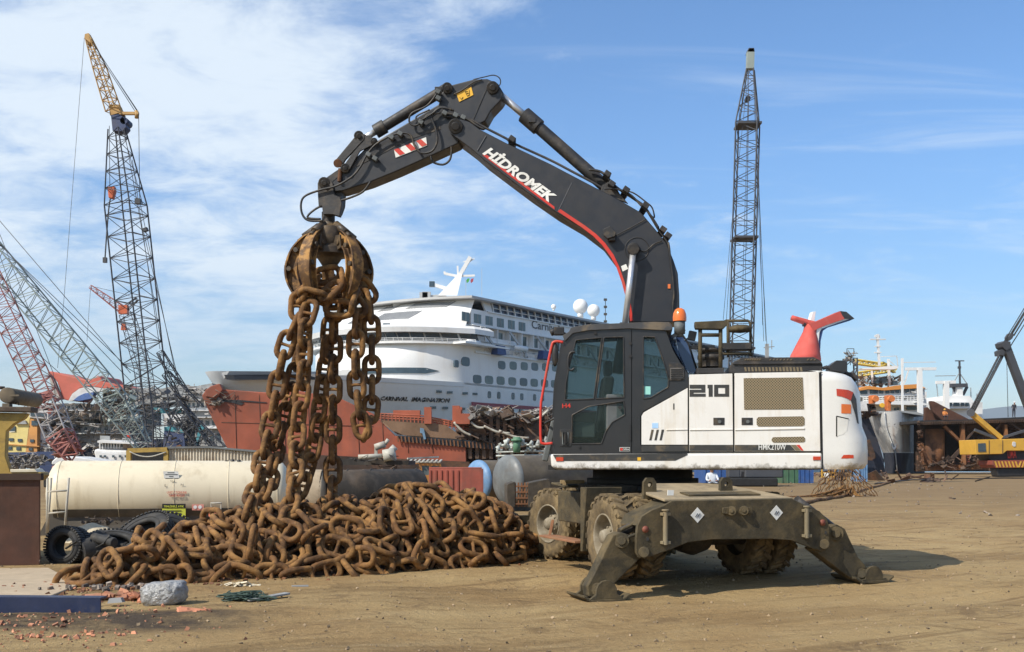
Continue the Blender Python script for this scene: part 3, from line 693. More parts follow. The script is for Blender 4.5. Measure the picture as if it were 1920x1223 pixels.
def wheel(u, off, out, steer=0):
    ax = (Matrix.Rotation(steer, 3, 'Z') @ (UC.e*out)).normalized(); c = UC.l(u, off, .53)
    w = MB(); w.lathe([(0,.02),(.075,.02),(.085,0),(.10,-.06),(.13,-.09)], c, ax, 24)
    for k in range(8):
        a = k*math.pi/4; x = ax.orthogonal().normalized(); y = ax.cross(x); q = c+(x*math.cos(a)+y*math.sin(a))*.115-ax*.08; w.cyl(q, q+ax*.025, .014, n=6)
    hub = w.build('wheel', m_rim, EX)
    t_ = MB(); t_.lathe([(.275,-.245),(.31,-.262),(.40,-.27),(.475,-.262),(.50,-.235),(.505,-.13),(.50,-.025),(.475,.002),(.40,.012),(.31,.004),(.275,-.015)], c, ax, 48)
    x = ax.cross(Vector((0,0,1))).normalized(); y = ax.cross(x)
    def pt(a, r, h): return c+(x*math.cos(a)+y*math.sin(a))*r+ax*(h-.13)
    nl = 22
    for k in range(nl):
        for sg in (-1, 1):
            a0 = 2*math.pi*(k+(.5 if sg > 0 else 0))/nl; a1 = a0+.17; w2 = .065
            q0 = [pt(a0-w2, .50, 0), pt(a0+w2, .50, 0), pt(a1+w2, .495, sg*.135), pt(a1-w2, .495, sg*.135)]
            q1 = [pt(a0-w2*.8, .53, 0), pt(a0+w2*.8, .53, 0), pt(a1+w2*.8, .53, sg*.125), pt(a1-w2*.8, .53, sg*.125)]
            q2 = [pt(a1+w2, .495, sg*.135), pt(a1-w2, .495, sg*.135), pt(a1-w2, .45, sg*.142), pt(a1+w2, .45, sg*.142)]
            t_.add(q0+q1, [(3,2,1,0),(4,5,6,7),(0,1,5,4),(1,2,6,5),(2,3,7,6),(3,0,4,7)])
            t_.add([q1[2], q1[3], pt(a1-w2, .455, sg*.14), pt(a1+w2, .455, sg*.14)], [(0,1,2,3),(3,2,1,0)])
    t_.build('tyre', m_tyre, hub)
    r = MB(); r.lathe([(.285,-.02),(.285,.0),(.272,.004),(.262,-.01),(.25,-.06),(.24,-.16),(.16,-.175),(.13,-.14),(.12,-.09)], c, ax, 40); r.build('rim', m_rim, hub)
for u, o, out, stt in ((-1.22,-1.35,-1,0),(-.88,-1.35,-1,0),(1.22,-1.35,1,0),(.88,-1.35,1,0),(-.83,1.42,-1,R(14)),(-.50,1.42,-1,R(14)),(1.15,1.42,1,R(8)),(.82,1.42,1,R(8))): wheel(u, o, out, stt)
# ---- stabilizer carrier and legs
BO = -2.45
bf = [(800,212),(1400,200),(1450,225),(1540,265),(1575,300),(1588,345),(1585,430),(1572,458),(1545,462),(1500,448),(1400,410),(1290,402),(1000,405),(880,420),(780,460),(665,500),(638,498),(622,470),(622,400),(628,335),(650,288),(700,258),(760,235)]
sf = pr('stabilizer_frame', m_mudsteel, UC, C6, bf, BO, BO+.05, EX, .008)
bk = MB(); bk.prism(P(UC, C6, bf, BO+.50), UC.n*.05); bk.build('stabilizer_frame_rear', m_muddark, EX, .008)
tp = MB(); tz = UC.p(*C6(1100,206), BO).z
a = (UC.p(*C6(812,212), BO)-UC.c).dot(UC.e); b_ = (UC.p(*C6(1400,205), BO)-UC.c).dot(UC.e)
tp.prism([UC.l(a-.10, BO+.051, tz-.015), UC.l(b_+.05, BO+.051, tz-.015), UC.l(b_-.06, BO+.498, tz+.045), UC.l(b_-.32, BO+1.15, tz+.14), UC.l(a+.18, BO+1.15, tz+.14), UC.l(a-.10, BO+.498, tz+.045)], (0, 0, .03))
tp.build('top_deck', M('dusty_deck', (.22, .175, .11), .9, dirt=(.36,.28,.17), ds=4, dt=(.4,.6), bump=.3), EX, .008)
sd_ = MB(); sd_.prism([UC.l(a+.3, BO+.20, tz+.042), UC.l(b_-.3, BO+.20, tz+.042), UC.l(b_-.3, BO+.42, tz+.07), UC.l(a+.3, BO+.42, tz+.07)], (0, 0, .015)); sd_.build('deck_cover', m_mudsteel, EX)
for x_ in (a-.02, b_-.55):
    mb = MB(); o_ = BO+.55; pts = [UC.l(x_-.09, o_, tz), UC.l(x_+.09, o_, tz), UC.l(x_+.08, o_, tz+.2), UC.l(x_+.04, o_, tz+.25), UC.l(x_-.04, o_, tz+.25), UC.l(x_-.08, o_, tz+.2)]
    hole = [UC.l(x_+.032*math.cos(k*math.pi/5), o_, tz+.17+.032*math.sin(k*math.pi/5)) for k in range(10)]
    holes(mb, pts, [hole], UC.n*.05); mb.build('lifting_eye', m_mudsteel, EX)
sidew = MB()
for q in (((628,335),(650,288),(760,235),(800,212)),((1450,225),(1540,265),(1588,345))):
    A = P(UC, C6, q, BO+.051); sidew.loft([A, [p+UC.n*.448 for p in A]], smooth=False)
pieces(sidew, 'frame_web', m_mudsteel, EX)
dp = MB()
for q in ((548,410),): pass
for x, y, r in ((660,468,.062),(1562,428,.06)): dp.cyl(UC.p(*C6(x,y), BO-.035), UC.p(*C6(x,y), BO+.56), r)
pieces(dp, 'pivot_pin', m_mudsteel, sf, .008)
dp = MB()
for x, y in ((676,402),(1566,370)): dp.cyl(UC.p(*C6(x,y), BO-.004), UC.p(*C6(x,y), BO), .022)
pieces(dp, 'bolt_hole', m_dark, sf)
dp = MB(); 
for x, y in ((1098,262),(1160,260)): dp.cyl(UC.p(*C6(x,y), BO-.04), UC.p(*C6(x,y), BO), .055); dp.cyl(UC.p(*C6(x,y), BO-.055), UC.p(*C6(x,y), BO-.04), .025)
dp.prism(P(UC, C6, rnd_poly([(1055,246),(1110,240),(1120,262),(1110,284),(1055,276)], 6), BO-.025), UC.n*.025)
dp.prism(P(UC, C6, rnd_poly([(1140,262),(1150,240),(1205,246),(1205,274),(1150,284)], 6), BO-.024), UC.n*.024); dp.build('towing_eye', m_mudsteel, sf, .006)
for x, y0, y1 in ((767,258,432),(1474,240,398)):
    mb = MB(); mb.cyl(UC.p(*C6(x,y0), BO-.05), UC.p(*C6(x,y1), BO-.05), .028)
    for yy in (y0+20, y1-12): mb.box(UC.p(*C6(x,yy), BO-.03), (.10, .07, .035), Matrix.Rotation(R(20), 3, 'Z'))
    mb.cyl(UC.p(*C6(x,y0+4), BO-.05), UC.p(*C6(x,y0-4), BO-.05), .042); mb.build('lock_pin', M('pin_steel', (.20,.165,.10), .7, dirt=DUST), sf, .004)
for x, y, s_2 in ((928,283,.088),(1323,271,.088)):
    c0 = UC.p(*C6(x,y), BO-.004); mb = MB(); mb.prism([c0+UC.e*s_2, c0+Vector((0,0,s_2)), c0-UC.e*s_2, c0-Vector((0,0,s_2))], UC.n*.004); dm = mb.build('load_label', m_signw, sf)
    mb = MB(); 
    for k in range(2): mb.bar(c0-UC.n*.003+UC.e*(-.03+.03*k)+Vector((0,0,-.02)), c0-UC.n*.003+UC.e*(.0+.03*k)+Vector((0,0,.02)), .012, .003)
    pieces(mb, 'label_mark', m_dark, sf)
pr('small_label', m_signw, UC, C6, [(780,158),(810,158),(808,186),(778,186)], BO+.3, BO+.31, sf, 0)
for x, y in ((666,354),(1552,320)):
    mb = MB(); mb.lathe([(.038,0),(.038,.015),(0,.018)], UC.p(*C6(x,y), BO), -UC.n, 20); mb.build('red_reflector', M('dusty_red_lens', (.20, .06, .035), .6, var=.1, bump=0), sf)
def leg(up, foot, poly, sgn):
    lg_ = MB(); lg_.prism(P(UC, C6, poly, BO+.10), UC.n*.17); L_ = lg_.build('stabilizer_leg', m_mudsteel, EX, .012)
    e2 = MB(); e2.prism(P(UC, C6, [(x+(10*sgn), y+6) for x, y in poly], BO+.09), UC.n*.012)
    dp_ = MB(); 
    for q, r in ((up, .085), (up, .05), (foot, .075), (foot, .045)): dp_.cyl(UC.p(*C6(*q), BO+.10-(.03 if r in (.085,.075) else .055)), UC.p(*C6(*q), BO+.42), r)
    pieces(dp_, 'leg_pin', m_mudsteel, L_, .006)
    f = UC.p(*C6(*foot), BO+.25); f.z = ground_z(f.x, f.y)-.01
    pd = MB(); e, n = UC.e, UC.n
    pd.prism([f-e*.19-n*.25+Vector((0,0,.0)), f+e*.19-n*.25, f+e*.19+n*.25, f-e*.19+n*.25], (0, 0, .035))
    pd.prism([f+e*(.19)-n*.25, f+e*.28-n*.25+Vector((0,0,.06)), f+e*.28+n*.25+Vector((0,0,.06)), f+e*.19+n*.25], (0,0,.03))
    pd.prism([f-e*(.19)-n*.25, f-e*.28-n*.25+Vector((0,0,.06)), f-e*.28+n*.25+Vector((0,0,.06)), f-e*.19+n*.25], (0,0,.03))
    fz = UC.p(*C6(*foot), BO+.25).z
    for o in (-.235, .19):
        pts = [f+n*o-e*.21+Vector((0,0,.035)), f+n*o+e*.21+Vector((0,0,.035))]
        for k in range(9): a_ = -.2+k/8*(math.pi+.4); pts.append(Vector((f.x, f.y, 0))+n*o+e*(.13*math.cos(a_))+Vector((0,0,fz+.13*math.sin(a_))))
        pd.prism(pts, n*.04)
    pd.build('foot_pad', m_mudsteel, EX, .006)
leg((548,410), (430,655), [(505,385),(545,368),(600,385),(640,420),(640,500),(500,640),(470,690),(430,705),(385,690),(378,640),(400,600),(440,520)], -1)
leg((1622,375), (1750,580), [(1560,400),(1580,345),(1625,328),(1665,350),(1730,490),(1790,560),(1795,600),(1760,630),(1710,610),(1640,560),(1500,452)], 1)
mb = MB(); 
for s0, s1 in (((540,372),(800,240)),((1600,345),(1420,205))): mb.cyl(UC.p(*C6(*s0), BO+.28), UC.p(*C6(*s1), BO+.30), .055); 
pieces(mb, 'leg_cylinder', m_boomd, EX)
mb = MB(); mb.tube(smooth_path(P(UC, C6, [(540,360),(600,330),(650,290),(740,240)], BO+.2), 5), .02, 8); mb.tube(smooth_path(P(UC, C6, [(580,395),(600,385),(640,375)], BO+.06), 5), .018, 8); pieces(mb, 'leg_hose', m_mudsteel, EX)
# front blade behind the front wheels
mb = MB(); mb.prism([UC.l(-1.25, 2.28, .02), UC.l(1.25, 2.28, .02), UC.l(1.25, 2.20, .62), UC.l(-1.25, 2.20, .62)], UC.n*.06); mb.bar(UC.l(-.5, 1.8, .6), UC.l(-.5, 2.25, .3), .1); mb.bar(UC.l(.5, 1.8, .6), UC.l(.5, 2.25, .3), .1); mb.build('dozer_blade', m_mudsteel, EX, .01)
# ---- boom
b0, b1 = -.14, .42
boom_o = [(735,268),(760,250),(800,255),(835,266),(880,300),(1000,362),(1200,457),(1400,562),(1500,612),(1620,682),(1690,765),(1735,820),(1768,900),(1788,960),(1795,1060),(1796,1185),(1562,1185),(1553,1080),(1543,1005),(1505,905),(1442,822),(1350,752),(1230,682),(1100,592),(900,442),(838,388),(790,352),(745,320)]
BM = pr('boom', m_boom, UP, C4, boom_o, b0, b1, EX, .018, 6)
for sgn, oo in ((b0-.004, 1),):
    mb = MB(); sp1 = [(892,418),(905,412),(1222,655),(1222,668)]
    mb.prism(P(UP, C4, sp1, b0-.004), UP.n*.006)
    o_ = [(1236,676),(1350,752),(1400,790),(1440,830),(1480,885),(1505,930),(1530,1000),(1542,1045),(1558,1100),(1570,1180)]; i_ = [(x+13, y-10 if k < 5 else y-2) for k, (x, y) in enumerate(o_)]
    A = P(UP, C4, o_, b0-.004); B = P(UP, C4, i_, b0-.004); mb.loft([A, B], smooth=False); mb.build('red_stripe', m_red, BM)
text3('boom_lettering', 'HİDROMEK', m_signw, UP, b0-.006, C4(892,410), C4(1208,640), .175, BM, shear=.3, fat=.042)
mb = MB(); mb.bar(UP.p(*C4(1301,545), b0-.002), UP.p(*C4(1240,672), b0-.002), .004, .01); mb.bar(UP.p(*C4(908,330), b0-.002), UP.p(*C4(868,398), b0-.002), .02, .01); mb.build('boom_seam', M('seam_grey', (.09,.09,.095), .5, bump=0), BM)
mb = MB()
for px_, py_, r in ((768,285,.10),(1585,848,.085),(935,108,.0)):
    if r: mb = MB(); mb.cyl(UP.p(*C4(px_,py_), b0-.05), UP.p(*C4(px_,py_), b1+.05), r); mb.cyl(UP.p(*C4(px_,py_), b0-.08), UP.p(*C4(px_,py_), b0-.05), r*.55); mb.build('boom_pin', m_boomd, BM, .008)
mb = MB(); mb.tube([UP.p(*C4(1600,850), b0-.004)+UP.e*(.16*math.cos(a))+Vector((0,0,.16*math.sin(a))) for a in np.linspace(0,2*math.pi,30,endpoint=False)], .006, 6, closed=True); mb.build('pin_weld', m_boomd, BM)
mb = MB(); mb.prism(P(UP, C4, [(1445,758),(1478,742),(1505,775),(1500,790),(1465,802),(1448,785)], b0-.13), UP.n*.08); mb.box(UP.p(*C4(1485,805), b0-.05), (.09,.1,.05)); mb.build('boom_work_light', m_hose, BM, .008)
mb = MB(); mb.tube(smooth_path(P(UP, C4, [(1505,785),(1550,762),(1600,735),(1640,712)], b0-.02), 5), .007, 6); mb.tube(smooth_path(P(UP, C4, [(1605,850),(1640,858),(1680,825),(1715,812)], b0-.02), 5), .008, 6); mb.build('light_cable', m_hose, BM)
pr('boom_label', m_signw, UP, C4, [(1527,928),(1550,918),(1560,940),(1535,952)], b0-.005, b0, BM, 0)
pr('boom_label_orange', m_orange, UP, C4, [(1742,1010),(1754,1010),(1754,1030),(1742,1030)], b0-.012, b0, BM, 0)
# boom cylinders with silver rods
for oo in (b0-.13, b1+.13):
    mb = MB(); mb.cyl(UP.p(*C4(1585,850), oo), UP.p(*C4(1545,1200), oo), .042); rd = mb.build('boom_cylinder_rod', m_chrome, EX)
    mb = MB(); mb.cyl(UP.p(*C4(1585,850), oo-.06), UP.p(*C4(1585,850), oo+.06), .075); mb.build('rod_eye', m_boomd, rd, .006)
    mb = MB(); mb.cyl(UP.p(*C4(1547,1190), oo), UP.p(*C4(1510,1420), oo), .075); mb.build('boom_cylinder_barrel', m_boomd, EX)
# arm cylinder
ac = .14
mb = MB(); mb.cyl(UP.p(*C4(1088,238), ac), UP.p(*C4(1470,575), ac), .088); mb.cyl(UP.p(*C4(1082,233), ac), UP.p(*C4(1150,292), ac), .115); mb.cyl(UP.p(*C4(1470,568), ac-.14), UP.p(*C4(1470,568), ac+.14), .09)
mb.box(UP.p(*C4(1120,262), ac-.09), (.1,.08,.06)); AC = mb.build('arm_cylinder', m_boomd, EX, .006)
mb = MB(); mb.cyl(UP.p(*C4(965,135), ac), UP.p(*C4(1095,245), ac), .05); mb.build('cylinder_rod', m_chrome, AC)
mb = MB(); mb.prism(P(UP, C4, [(1428,598),(1440,560),(1470,540),(1500,560),(1525,600),(1560,640),(1480,610)], b0+.05), UP.n*.05); mb.prism(P(UP, C4, [(1428,598),(1440,560),(1470,540),(1500,560),(1525,600),(1560,640),(1480,610)], b1-.10), UP.n*.05); pieces(mb, 'cylinder_bracket', m_boomd, BM, .006)
# hoses over the boom
hz_ = MB()
def hose(mb, pts, off, r=.018): mb.tube(smooth_path(P(UP, C4, pts, off), 6), r, 8)
for k, dd in enumerate((0, .05, .35, .40)):
    hose(hz_, [(800,240),(850,262),(905,293),(1000,342),(1030,362),(1200,440),(1300,492),(1400,545),(1450,575)], b0+.08+dd, .017)
for k, dd in enumerate((0, .06, .12, .3)):
    hose(hz_, [(1380,485),(1440,498),(1500,560),(1545,592),(1600,628),(1640,662),(1700,760),(1735,810),(1748,850),(1752,960),(1756,1180)], b0+.02+dd, .018)
hz_.build('boom_pipes', m_boomd, BM)
hz_ = MB(); hose(hz_, [(1450,572),(1510,575),(1570,600),(1620,650),(1660,690),(1700,752)], b0-.02, .014); hose(hz_, [(1520,580),(1580,590),(1640,632),(1670,660),(1680,705),(1660,690)], b0+.1, .010)
hose(hz_, [(1745,820),(1755,900),(1765,980),(1770,1060),(1765,1120),(1775,1180)], b0-.03, .014)
hz_.build('boom_hose', m_hose, BM)
cl = MB()
for x, y in ((1028,362),(1480,565),(1545,592),(1632,664),(1712,772),(1735,800),(1460,520)): cl.box(UP.p(*C4(x,y), b0+.14), (.09,.42,.07), Matrix.Rotation(R(35), 3, 'Y'))
pieces(cl, 'pipe_clamp', m_boomd, BM, .008)
# ---- stick
s0, s1 = -.03, .30
stick_o = [(988,132),(985,152),(972,172),(930,216),(905,262),(880,275),(845,262),(800,290),(790,345),(780,365),(660,420),(500,492),(370,545),(250,582),(215,586),(165,560),(160,530),(215,492),(310,430),(360,380),(420,345),(560,262),(690,185),(705,130),(735,100),(850,70),(912,67),(962,88)]
SK = pr('stick', m_boom, UP, C4, stick_o, s0, s1, EX, .018, 5)
mb = MB(); mb.prism(P(UP, C4, [(160,535),(215,495),(300,455),(420,400),(560,330),(640,300),(700,285),(700,300),(560,345),(420,418),(300,478),(235,512),(180,560)], s0-.006), UP.n*.006)
mb.bar(UP.p(*C4(925,80), s0-.003), UP.p(*C4(848,258), s0-.003), .012, .012)
mb.build('stick_rib', m_boomd, SK)
mb = MB()
for x, y, r in ((730,110,.075),(938,108,.085),(325,330,.07),(262,478,.065),(165,545,.08),(395,355,.05)): mb = MB(); mb.cyl(UP.p(*C4(x,y), s0-.06), UP.p(*C4(x,y), s1+.06), r); mb.cyl(UP.p(*C4(x,y), s0-.09), UP.p(*C4(x,y), s0-.06), r*.5); mb.build('stick_pin', m_boomd, SK, .008)
pl_ = pr('reflective_board', m_signw, UP, C4, [(486,394),(633,336),(638,374),(494,430)], s0-.012, s0-.004, SK, 0)
for x in (486, 538, 588):
    f_ = lambda xx: 394-(xx-486)*.393
    mb = MB(); mb.prism(P(UP, C4, [(x, f_(x)), (x+22, f_(x+22)), (min(x+50,638), f_(x+50)+36), (x+26, f_(x+26)+36)], s0-.016), UP.n*.004); mb.build('red_diagonal', m_red, pl_)
ys_ = pr('yellow_plate', m_yellow, UP, C4, [(772,136),(840,105),(850,142),(785,174)], s0-.010, s0-.003, SK, 0)
mb = MB()
for q in ([(787,153),(795,163)],[(795,163),(803,152)],[(812,128),(822,148)],[(812,128),(824,126)],[(822,148),(832,142)],[(817,137),(828,134)],[(832,142),(830,118)]): mb.bar(UP.p(*C4(*q[0]), s0-.012), UP.p(*C4(*q[1]), s0-.012), .012, .004)
mb.build('plate_mark', m_dark, ys_)
bc0 = -.09
mb = MB(); cy_ = .135
mb.cyl(UP.p(*C4(735,108), cy_), UP.p(*C4(420,300), cy_), .075); mb.cyl(UP.p(*C4(445,285), cy_), UP.p(*C4(400,312), cy_), .10); mb.box(UP.p(*C4(690,128), cy_-.12), (.1,.08,.12)); BCY = mb.build('bucket_cylinder', m_boomd, EX, .006)
mb = MB(); mb.cyl(UP.p(*C4(410,306), cy_), UP.p(*C4(330,352), cy_), .045); mb.build('cylinder_rod', m_chrome, BCY)
mb = MB()
for o_ in (s0-.055, s1+.01):
    mb.prism(P(UP, C4, rnd_poly([(305,335),(325,315),(350,325),(350,345),(262,440),(245,472),(222,472),(212,455),(222,435)], 5), o_), UP.n*.045)
    mb.prism(P(UP, C4, rnd_poly([(345,320),(405,345),(402,365),(330,400),(285,480),(255,500),(245,480),(300,400),(335,350)], 5), o_+.01), UP.n*.03)
pieces(mb, 'bucket_link', m_boomd, EX, .008)
mb = MB(); mb.cyl(UP.p(*C4(228,456), s0-.08), UP.p(*C4(228,456), s1+.08), .06); mb.tube(P(UP, C4, [(240,480),(235,540)], s0-.03), .03, 8); mb.build('link_pin', m_rusto, EX, .006)
# hoses on the stick
hz_ = MB()
hose(hz_, [(690,125),(640,190),(570,225),(556,262),(580,283),(622,262),(640,235),(700,225)], s0-.08, .014)
hose(hz_, [(760,215),(700,198),(660,240),(678,300),(684,355),(660,400),(610,408),(580,372),(560,325),(515,318),(460,335),(400,372),(360,420),(330,475),(290,520),(220,560),(150,578),(80,605),(60,640),(66,690),(95,718),(160,720)], s0-.07, .016)
hose(hz_, [(752,210),(700,202),(655,232),(600,262),(590,240),(650,210)], s0-.10, .012)
hose(hz_, [(655,424),(665,450),(710,462),(742,440),(750,395),(745,372)], s0+.02, .016)
hose(hz_, [(378,540),(345,585),(290,612),(235,628),(180,640),(120,670),(90,705),(150,712)], s0-.01, .016)
hose(hz_, [(850,72),(900,60),(945,52),(972,68),(972,95),(950,110)], s0+.1, .008)
hose(hz_, [(760,140),(800,120),(850,85),(890,72)], s0-.02, .010)
hose(hz_, [(720,225),(770,235),(820,252),(870,285),(900,300)], s0-.09, .016); hose(hz_, [(720,240),(770,248),(830,268),(880,300)], s0-.06, .014)
hz_.build('stick_hose', m_hose, SK)
mb = MB()
for x, y in ((688,130),(720,228),(770,238),(805,248),(690,160),(370,418),(400,436),(515,322),(475,338),(610,270),(780,290)): mb.box(UP.p(*C4(x,y), s0-.06), (.07,.10,.06), Matrix.Rotation(R(30), 3, 'Y'))
pieces(mb, 'hose_fitting', m_interior, SK, .008)
# ================================================================ rotator hanger (part of the machine) and grapple
hg = MB(); gc = UP.p(618, 440, .135)         # grapple axis
hg.prism(P(UP, C4, rnd_poly([(135,545),(150,528),(180,520),(205,545),(212,600),(240,612),(246,640),(236,700),(205,690),(160,690),(155,650),(140,655),(136,600)], 5), -.06), UP.n*.10)
hg.prism(P(UP, C4, rnd_poly([(150,548),(200,540),(246,560),(240,640),(225,680),(175,680),(155,640)], 5), .02), UP.n*.26)
hg.cyl(UP.p(*C4(185,680), .135), UP.p(*C4(185,735), .135), .095); hg.build('rotator', m_boomd, EX, .01)
GR = thing('orange_peel_grapple', (gc.x, gc.y, gc.z-1.1), 'rusty orange peel grapple with curved tines gripping a bundle of heavy chains', 'grapple')
hb = MB(); Z = Vector((0, 0, 1)); s_ = F/gc.y
zt = lambda py: H+(HZ-py)/F*gc.y
hb.lathe([(0,zt(418)),(.12,zt(418)),(.14,zt(424)),(.24,zt(430)),(.26,zt(450)),(.22,zt(462)),(.30,zt(468)),(.30,zt(480)),(.18,zt(484)),(.10,zt(500)),(0,zt(502))], Vector((gc.x, gc.y, 0)), Z, 20)
hub_ = hb.build('hub', m_grapd, GR, .008)
for k, az in enumerate((174, 246, 318, 30, 102)):
    a = R(az); rd = Vector((math.cos(a), math.sin(a), 0)); tg = Vector((-math.sin(a), math.cos(a), 0)); O = Vector((gc.x, gc.y, 0))
    q = lambda r, py: O + rd*r + Z*zt(py)
    oc = [(.20,436),(.34,440),(.48,455),(.58,474),(.64,500),(.63,525),(.55,548),(.44,566),(.33,580)]
    ic = [(.24,470),(.33,468),(.40,478),(.45,495),(.46,512),(.42,532),(.37,552),(.33,572)]
    w = MB(); w.prism([q(*p)-tg*.02 for p in oc]+[q(*p)-tg*.02 for p in ic[::-1]], tg*.04)
    # outer shell: curved plate wider than the web, narrowing to the tip
    oc2 = smooth_path([q(*p) for p in oc], 3); n_ = len(oc2)
    def wd(i): t_ = i/(n_-1); return .07+.11*math.sin(min(1, t_*1.35)*math.pi)**.8 if t_ < .74 else .07+.11*math.sin(.74*1.35*math.pi)**.8*(1-(t_-.74)/.26)
    def ww(t_): return .040+.048*math.sin(math.pi*min(t_*1.0, .5)) if t_ < .5 else (.088*(1-(t_-.5)/.5)**.7+.010)
    rA = [[p-tg*ww(i/(n_-1)), p+tg*ww(i/(n_-1))] for i, p in enumerate(oc2)]
    rB = [[p-tg*ww(i/(n_-1))-rd*.0+((O+Z*p.z)-p).normalized()*.03, p+tg*ww(i/(n_-1))+((O+Z*p.z)-p).normalized()*.03] for i, p in enumerate(oc2)]
    loop = [[a_[0], a_[1], b_[1], b_[0]] for a_, b_ in zip(rA, rB)]
    w.loft(loop, closed=True, smooth=False, caps=True)
    ic2 = [q(*p) for p in ic]; loop = []
    for i, p in enumerate(ic2):
        t_ = i/(len(ic2)-1); wv = .055+.03*math.sin(t_*math.pi); loop.append([p-tg*wv, p+tg*wv, p+tg*wv+rd*.025, p-tg*wv+rd*.025])
    w.loft(loop, closed=True, smooth=False, caps=True)
    T_ = w.build('tine', m_grap, GR, .006)
    cyb = MB(); cyb.cyl(q(.15,424), q(.38,444), .055); cyb.cyl(q(.38,444), q(.46,452), .03); cyb.build('tine_cylinder', m_grapd, GR)
    pn = MB(); 
    for p in ((.30,462),(.47,470),(.57,505)): pn.cyl(q(*p)-tg*.11, q(*p)+tg*.11, .035)
    pieces(pn, 'tine_pin', m_grapd, T_, .004)
    br = MB(); br.prism([q(.10,448)-tg*.09, q(.34,448)-tg*.09, q(.36,472)-tg*.09, q(.12,484)-tg*.09], tg*.03); br.prism([q(.10,448)+tg*.06, q(.34,448)+tg*.06, q(.36,472)+tg*.06, q(.12,484)+tg*.06], tg*.03); pieces(br, 'hub_bracket', m_grapd, GR, .006)
mb = MB(); mb.tube(smooth_path([UP.p(*C4(160,715), .1), UP.p(*C4(150,735), .0), gc+Vector((-.2,-.1,-.02)), gc+Vector((-.3,-.25,-.2))], 5), .018, 8); mb.build('grapple_hose', m_hose, GR)
# ================================================================ chains
def link_mesh(stud=True, r=.043):
    mb = MB(); hw = .102; hl = .187-.102; pts = []
    for k in range(9): a = math.pi*k/8; pts.append((math.cos(a)*hw, hl+math.sin(a)*hw))
    for k in range(9): a = math.pi+math.pi*k/8; pts.append((math.cos(a)*hw, -hl+math.sin(a)*hw))
    mb.tube([Vector((x, 0, z)) for x, z in pts], r, 10, closed=True)
    if stud: mb.tube([Vector((-hw+.02, 0, 0)), Vector((-.04, 0, 0)), Vector((.04, 0, 0)), Vector((hw-.02, 0, 0))], [.034, .022, .022, .034], 8, cap=False)
    return mb
def mk(stud, r=.043):
    mb = link_mesh(stud, r); me = bpy.data.meshes.new('link'); me.from_pydata([tuple(v) for v in mb.v], [], mb.f); me.polygons.foreach_set('use_smooth', [True]*len(mb.f)); me.materials.append(m_chain); return me
LM, LM2 = mk(True), mk(True, .036)
def put_links(root, cents, dirs, rolls, mesh=None, pref=None, sc=1.):
    loc = root.location
    for i, (c, d, ro) in enumerate(zip(cents, dirs, rolls)):
        d = Vector(d).normalized(); ref = Vector((0, 1, 0)) if pref is None else Vector(pref)
        y = ref - d*ref.dot(d)
        if y.length < .1: y = Vector((0, 0, 1)) - d*d.z
        y.normalize(); x = y.cross(d)
        c_, s_ = math.cos(ro), math.sin(ro); x2 = x*c_+y*s_; y2 = d.cross(x2)
        m = Matrix((x2, y2, d)).transposed().to_4x4()
        o = bpy.data.objects.new('link', mesh or LM); COL.objects.link(o); o.parent = root
        s3 = Matrix.Diagonal((sc, sc, sc, 1))
        o.matrix_local = Matrix.Translation(Vector(c)-Vector(loc)) @ m @ s3
def strand(pts, label, D=None, j=.10, r0=0., group=None):
    """chain following a path of (photo x, photo y, distance)"""
    P3 = smooth_path([W(*p) for p in pts], 12); pitch = .290; out = [P3[0]]; acc = 0; cur = P3[0]
    dist = [0]
    for a, b in zip(P3, P3[1:]): dist.append(dist[-1]+(b-a).length)
    n = int(dist[-1]/pitch); cs = []; ds = []
    def at(s):
        for i in range(len(dist)-1):
            if dist[i+1] >= s: t_ = (s-dist[i])/max(1e-6, dist[i+1]-dist[i]); return P3[i].lerp(P3[i+1], t_)
        return P3[-1]
    for i in range(n): s = (i+.5)*pitch; cs.append(at(s)); ds.append(at(s+.15)-at(max(0, s-.15)))
    root = thing('chain', (cs[-1].x, cs[-1].y, 0 if cs[-1].z < 1 else cs[-1].z), label, 'chain', group)
    put_links(root, cs, ds, [r0+(math.pi/2 if i % 2 else 0)+random.uniform(-j, j) for i in range(n)])
    return root
G_ = 'chains hanging from the grapple'
D0 = gc.y
strand([(560,555,D0-.35),(557,600,D0-.35),(538,640,D0-.35),(524,700,D0-.35),(510,780,D0-.4),(495,850,D0-.6),(480,916,D0-1.0),(455,980,D0-1.5),(432,1030,D0-1.85),(415,1056,D0-2.1)], 'outermost hanging chain at the left edge of the grapple bundle, bowing down to the heap', group=G_)
strand([(585,570,D0-.45),(573,610,D0-.5),(569,710,D0-.5),(558,805,D0-.5),(553,900,D0-.9),(540,960,D0-1.3),(520,1010,D0-1.7),(505,1045,D0-2.0),(490,1070,D0-2.1)], 'thick front chain under the left tine, second hanging run from the left', r0=.4, group=G_)
strand([(572,575,D0-.1),(562,660,D0-.1),(540,755,D0-.1),(521,825,D0-.15),(508,892,D0-.7),(492,950,D0-1.2),(478,1000,D0-1.55),(468,1040,D0-1.85),(470,1066,D0-2.05)], 'hanging chain partly hidden between the two front left chains', r0=.9, group=G_)
0 and strand([(590,580,D0+.1),(583,640,D0),(578,720,D0),(560,800,D0-.1),(545,880,D0-.5),(545,940,D0-1.0),(560,985,D0-1.4),(575,1025,D0-1.75),(590,1050,D0-1.9)], 'hanging chain just behind the thick front chain of the bundle', r0=.2, group=G_)
strand([(627,560,D0),(626,600,D0),(625,690,D0),(624,760,D0),(624,831,D0),(624,905,D0),(621,950,D0-.2),(618,985,D0-.35)], 'straight hanging chain dropping plumb from the middle of the grapple', r0=.1, group=G_)
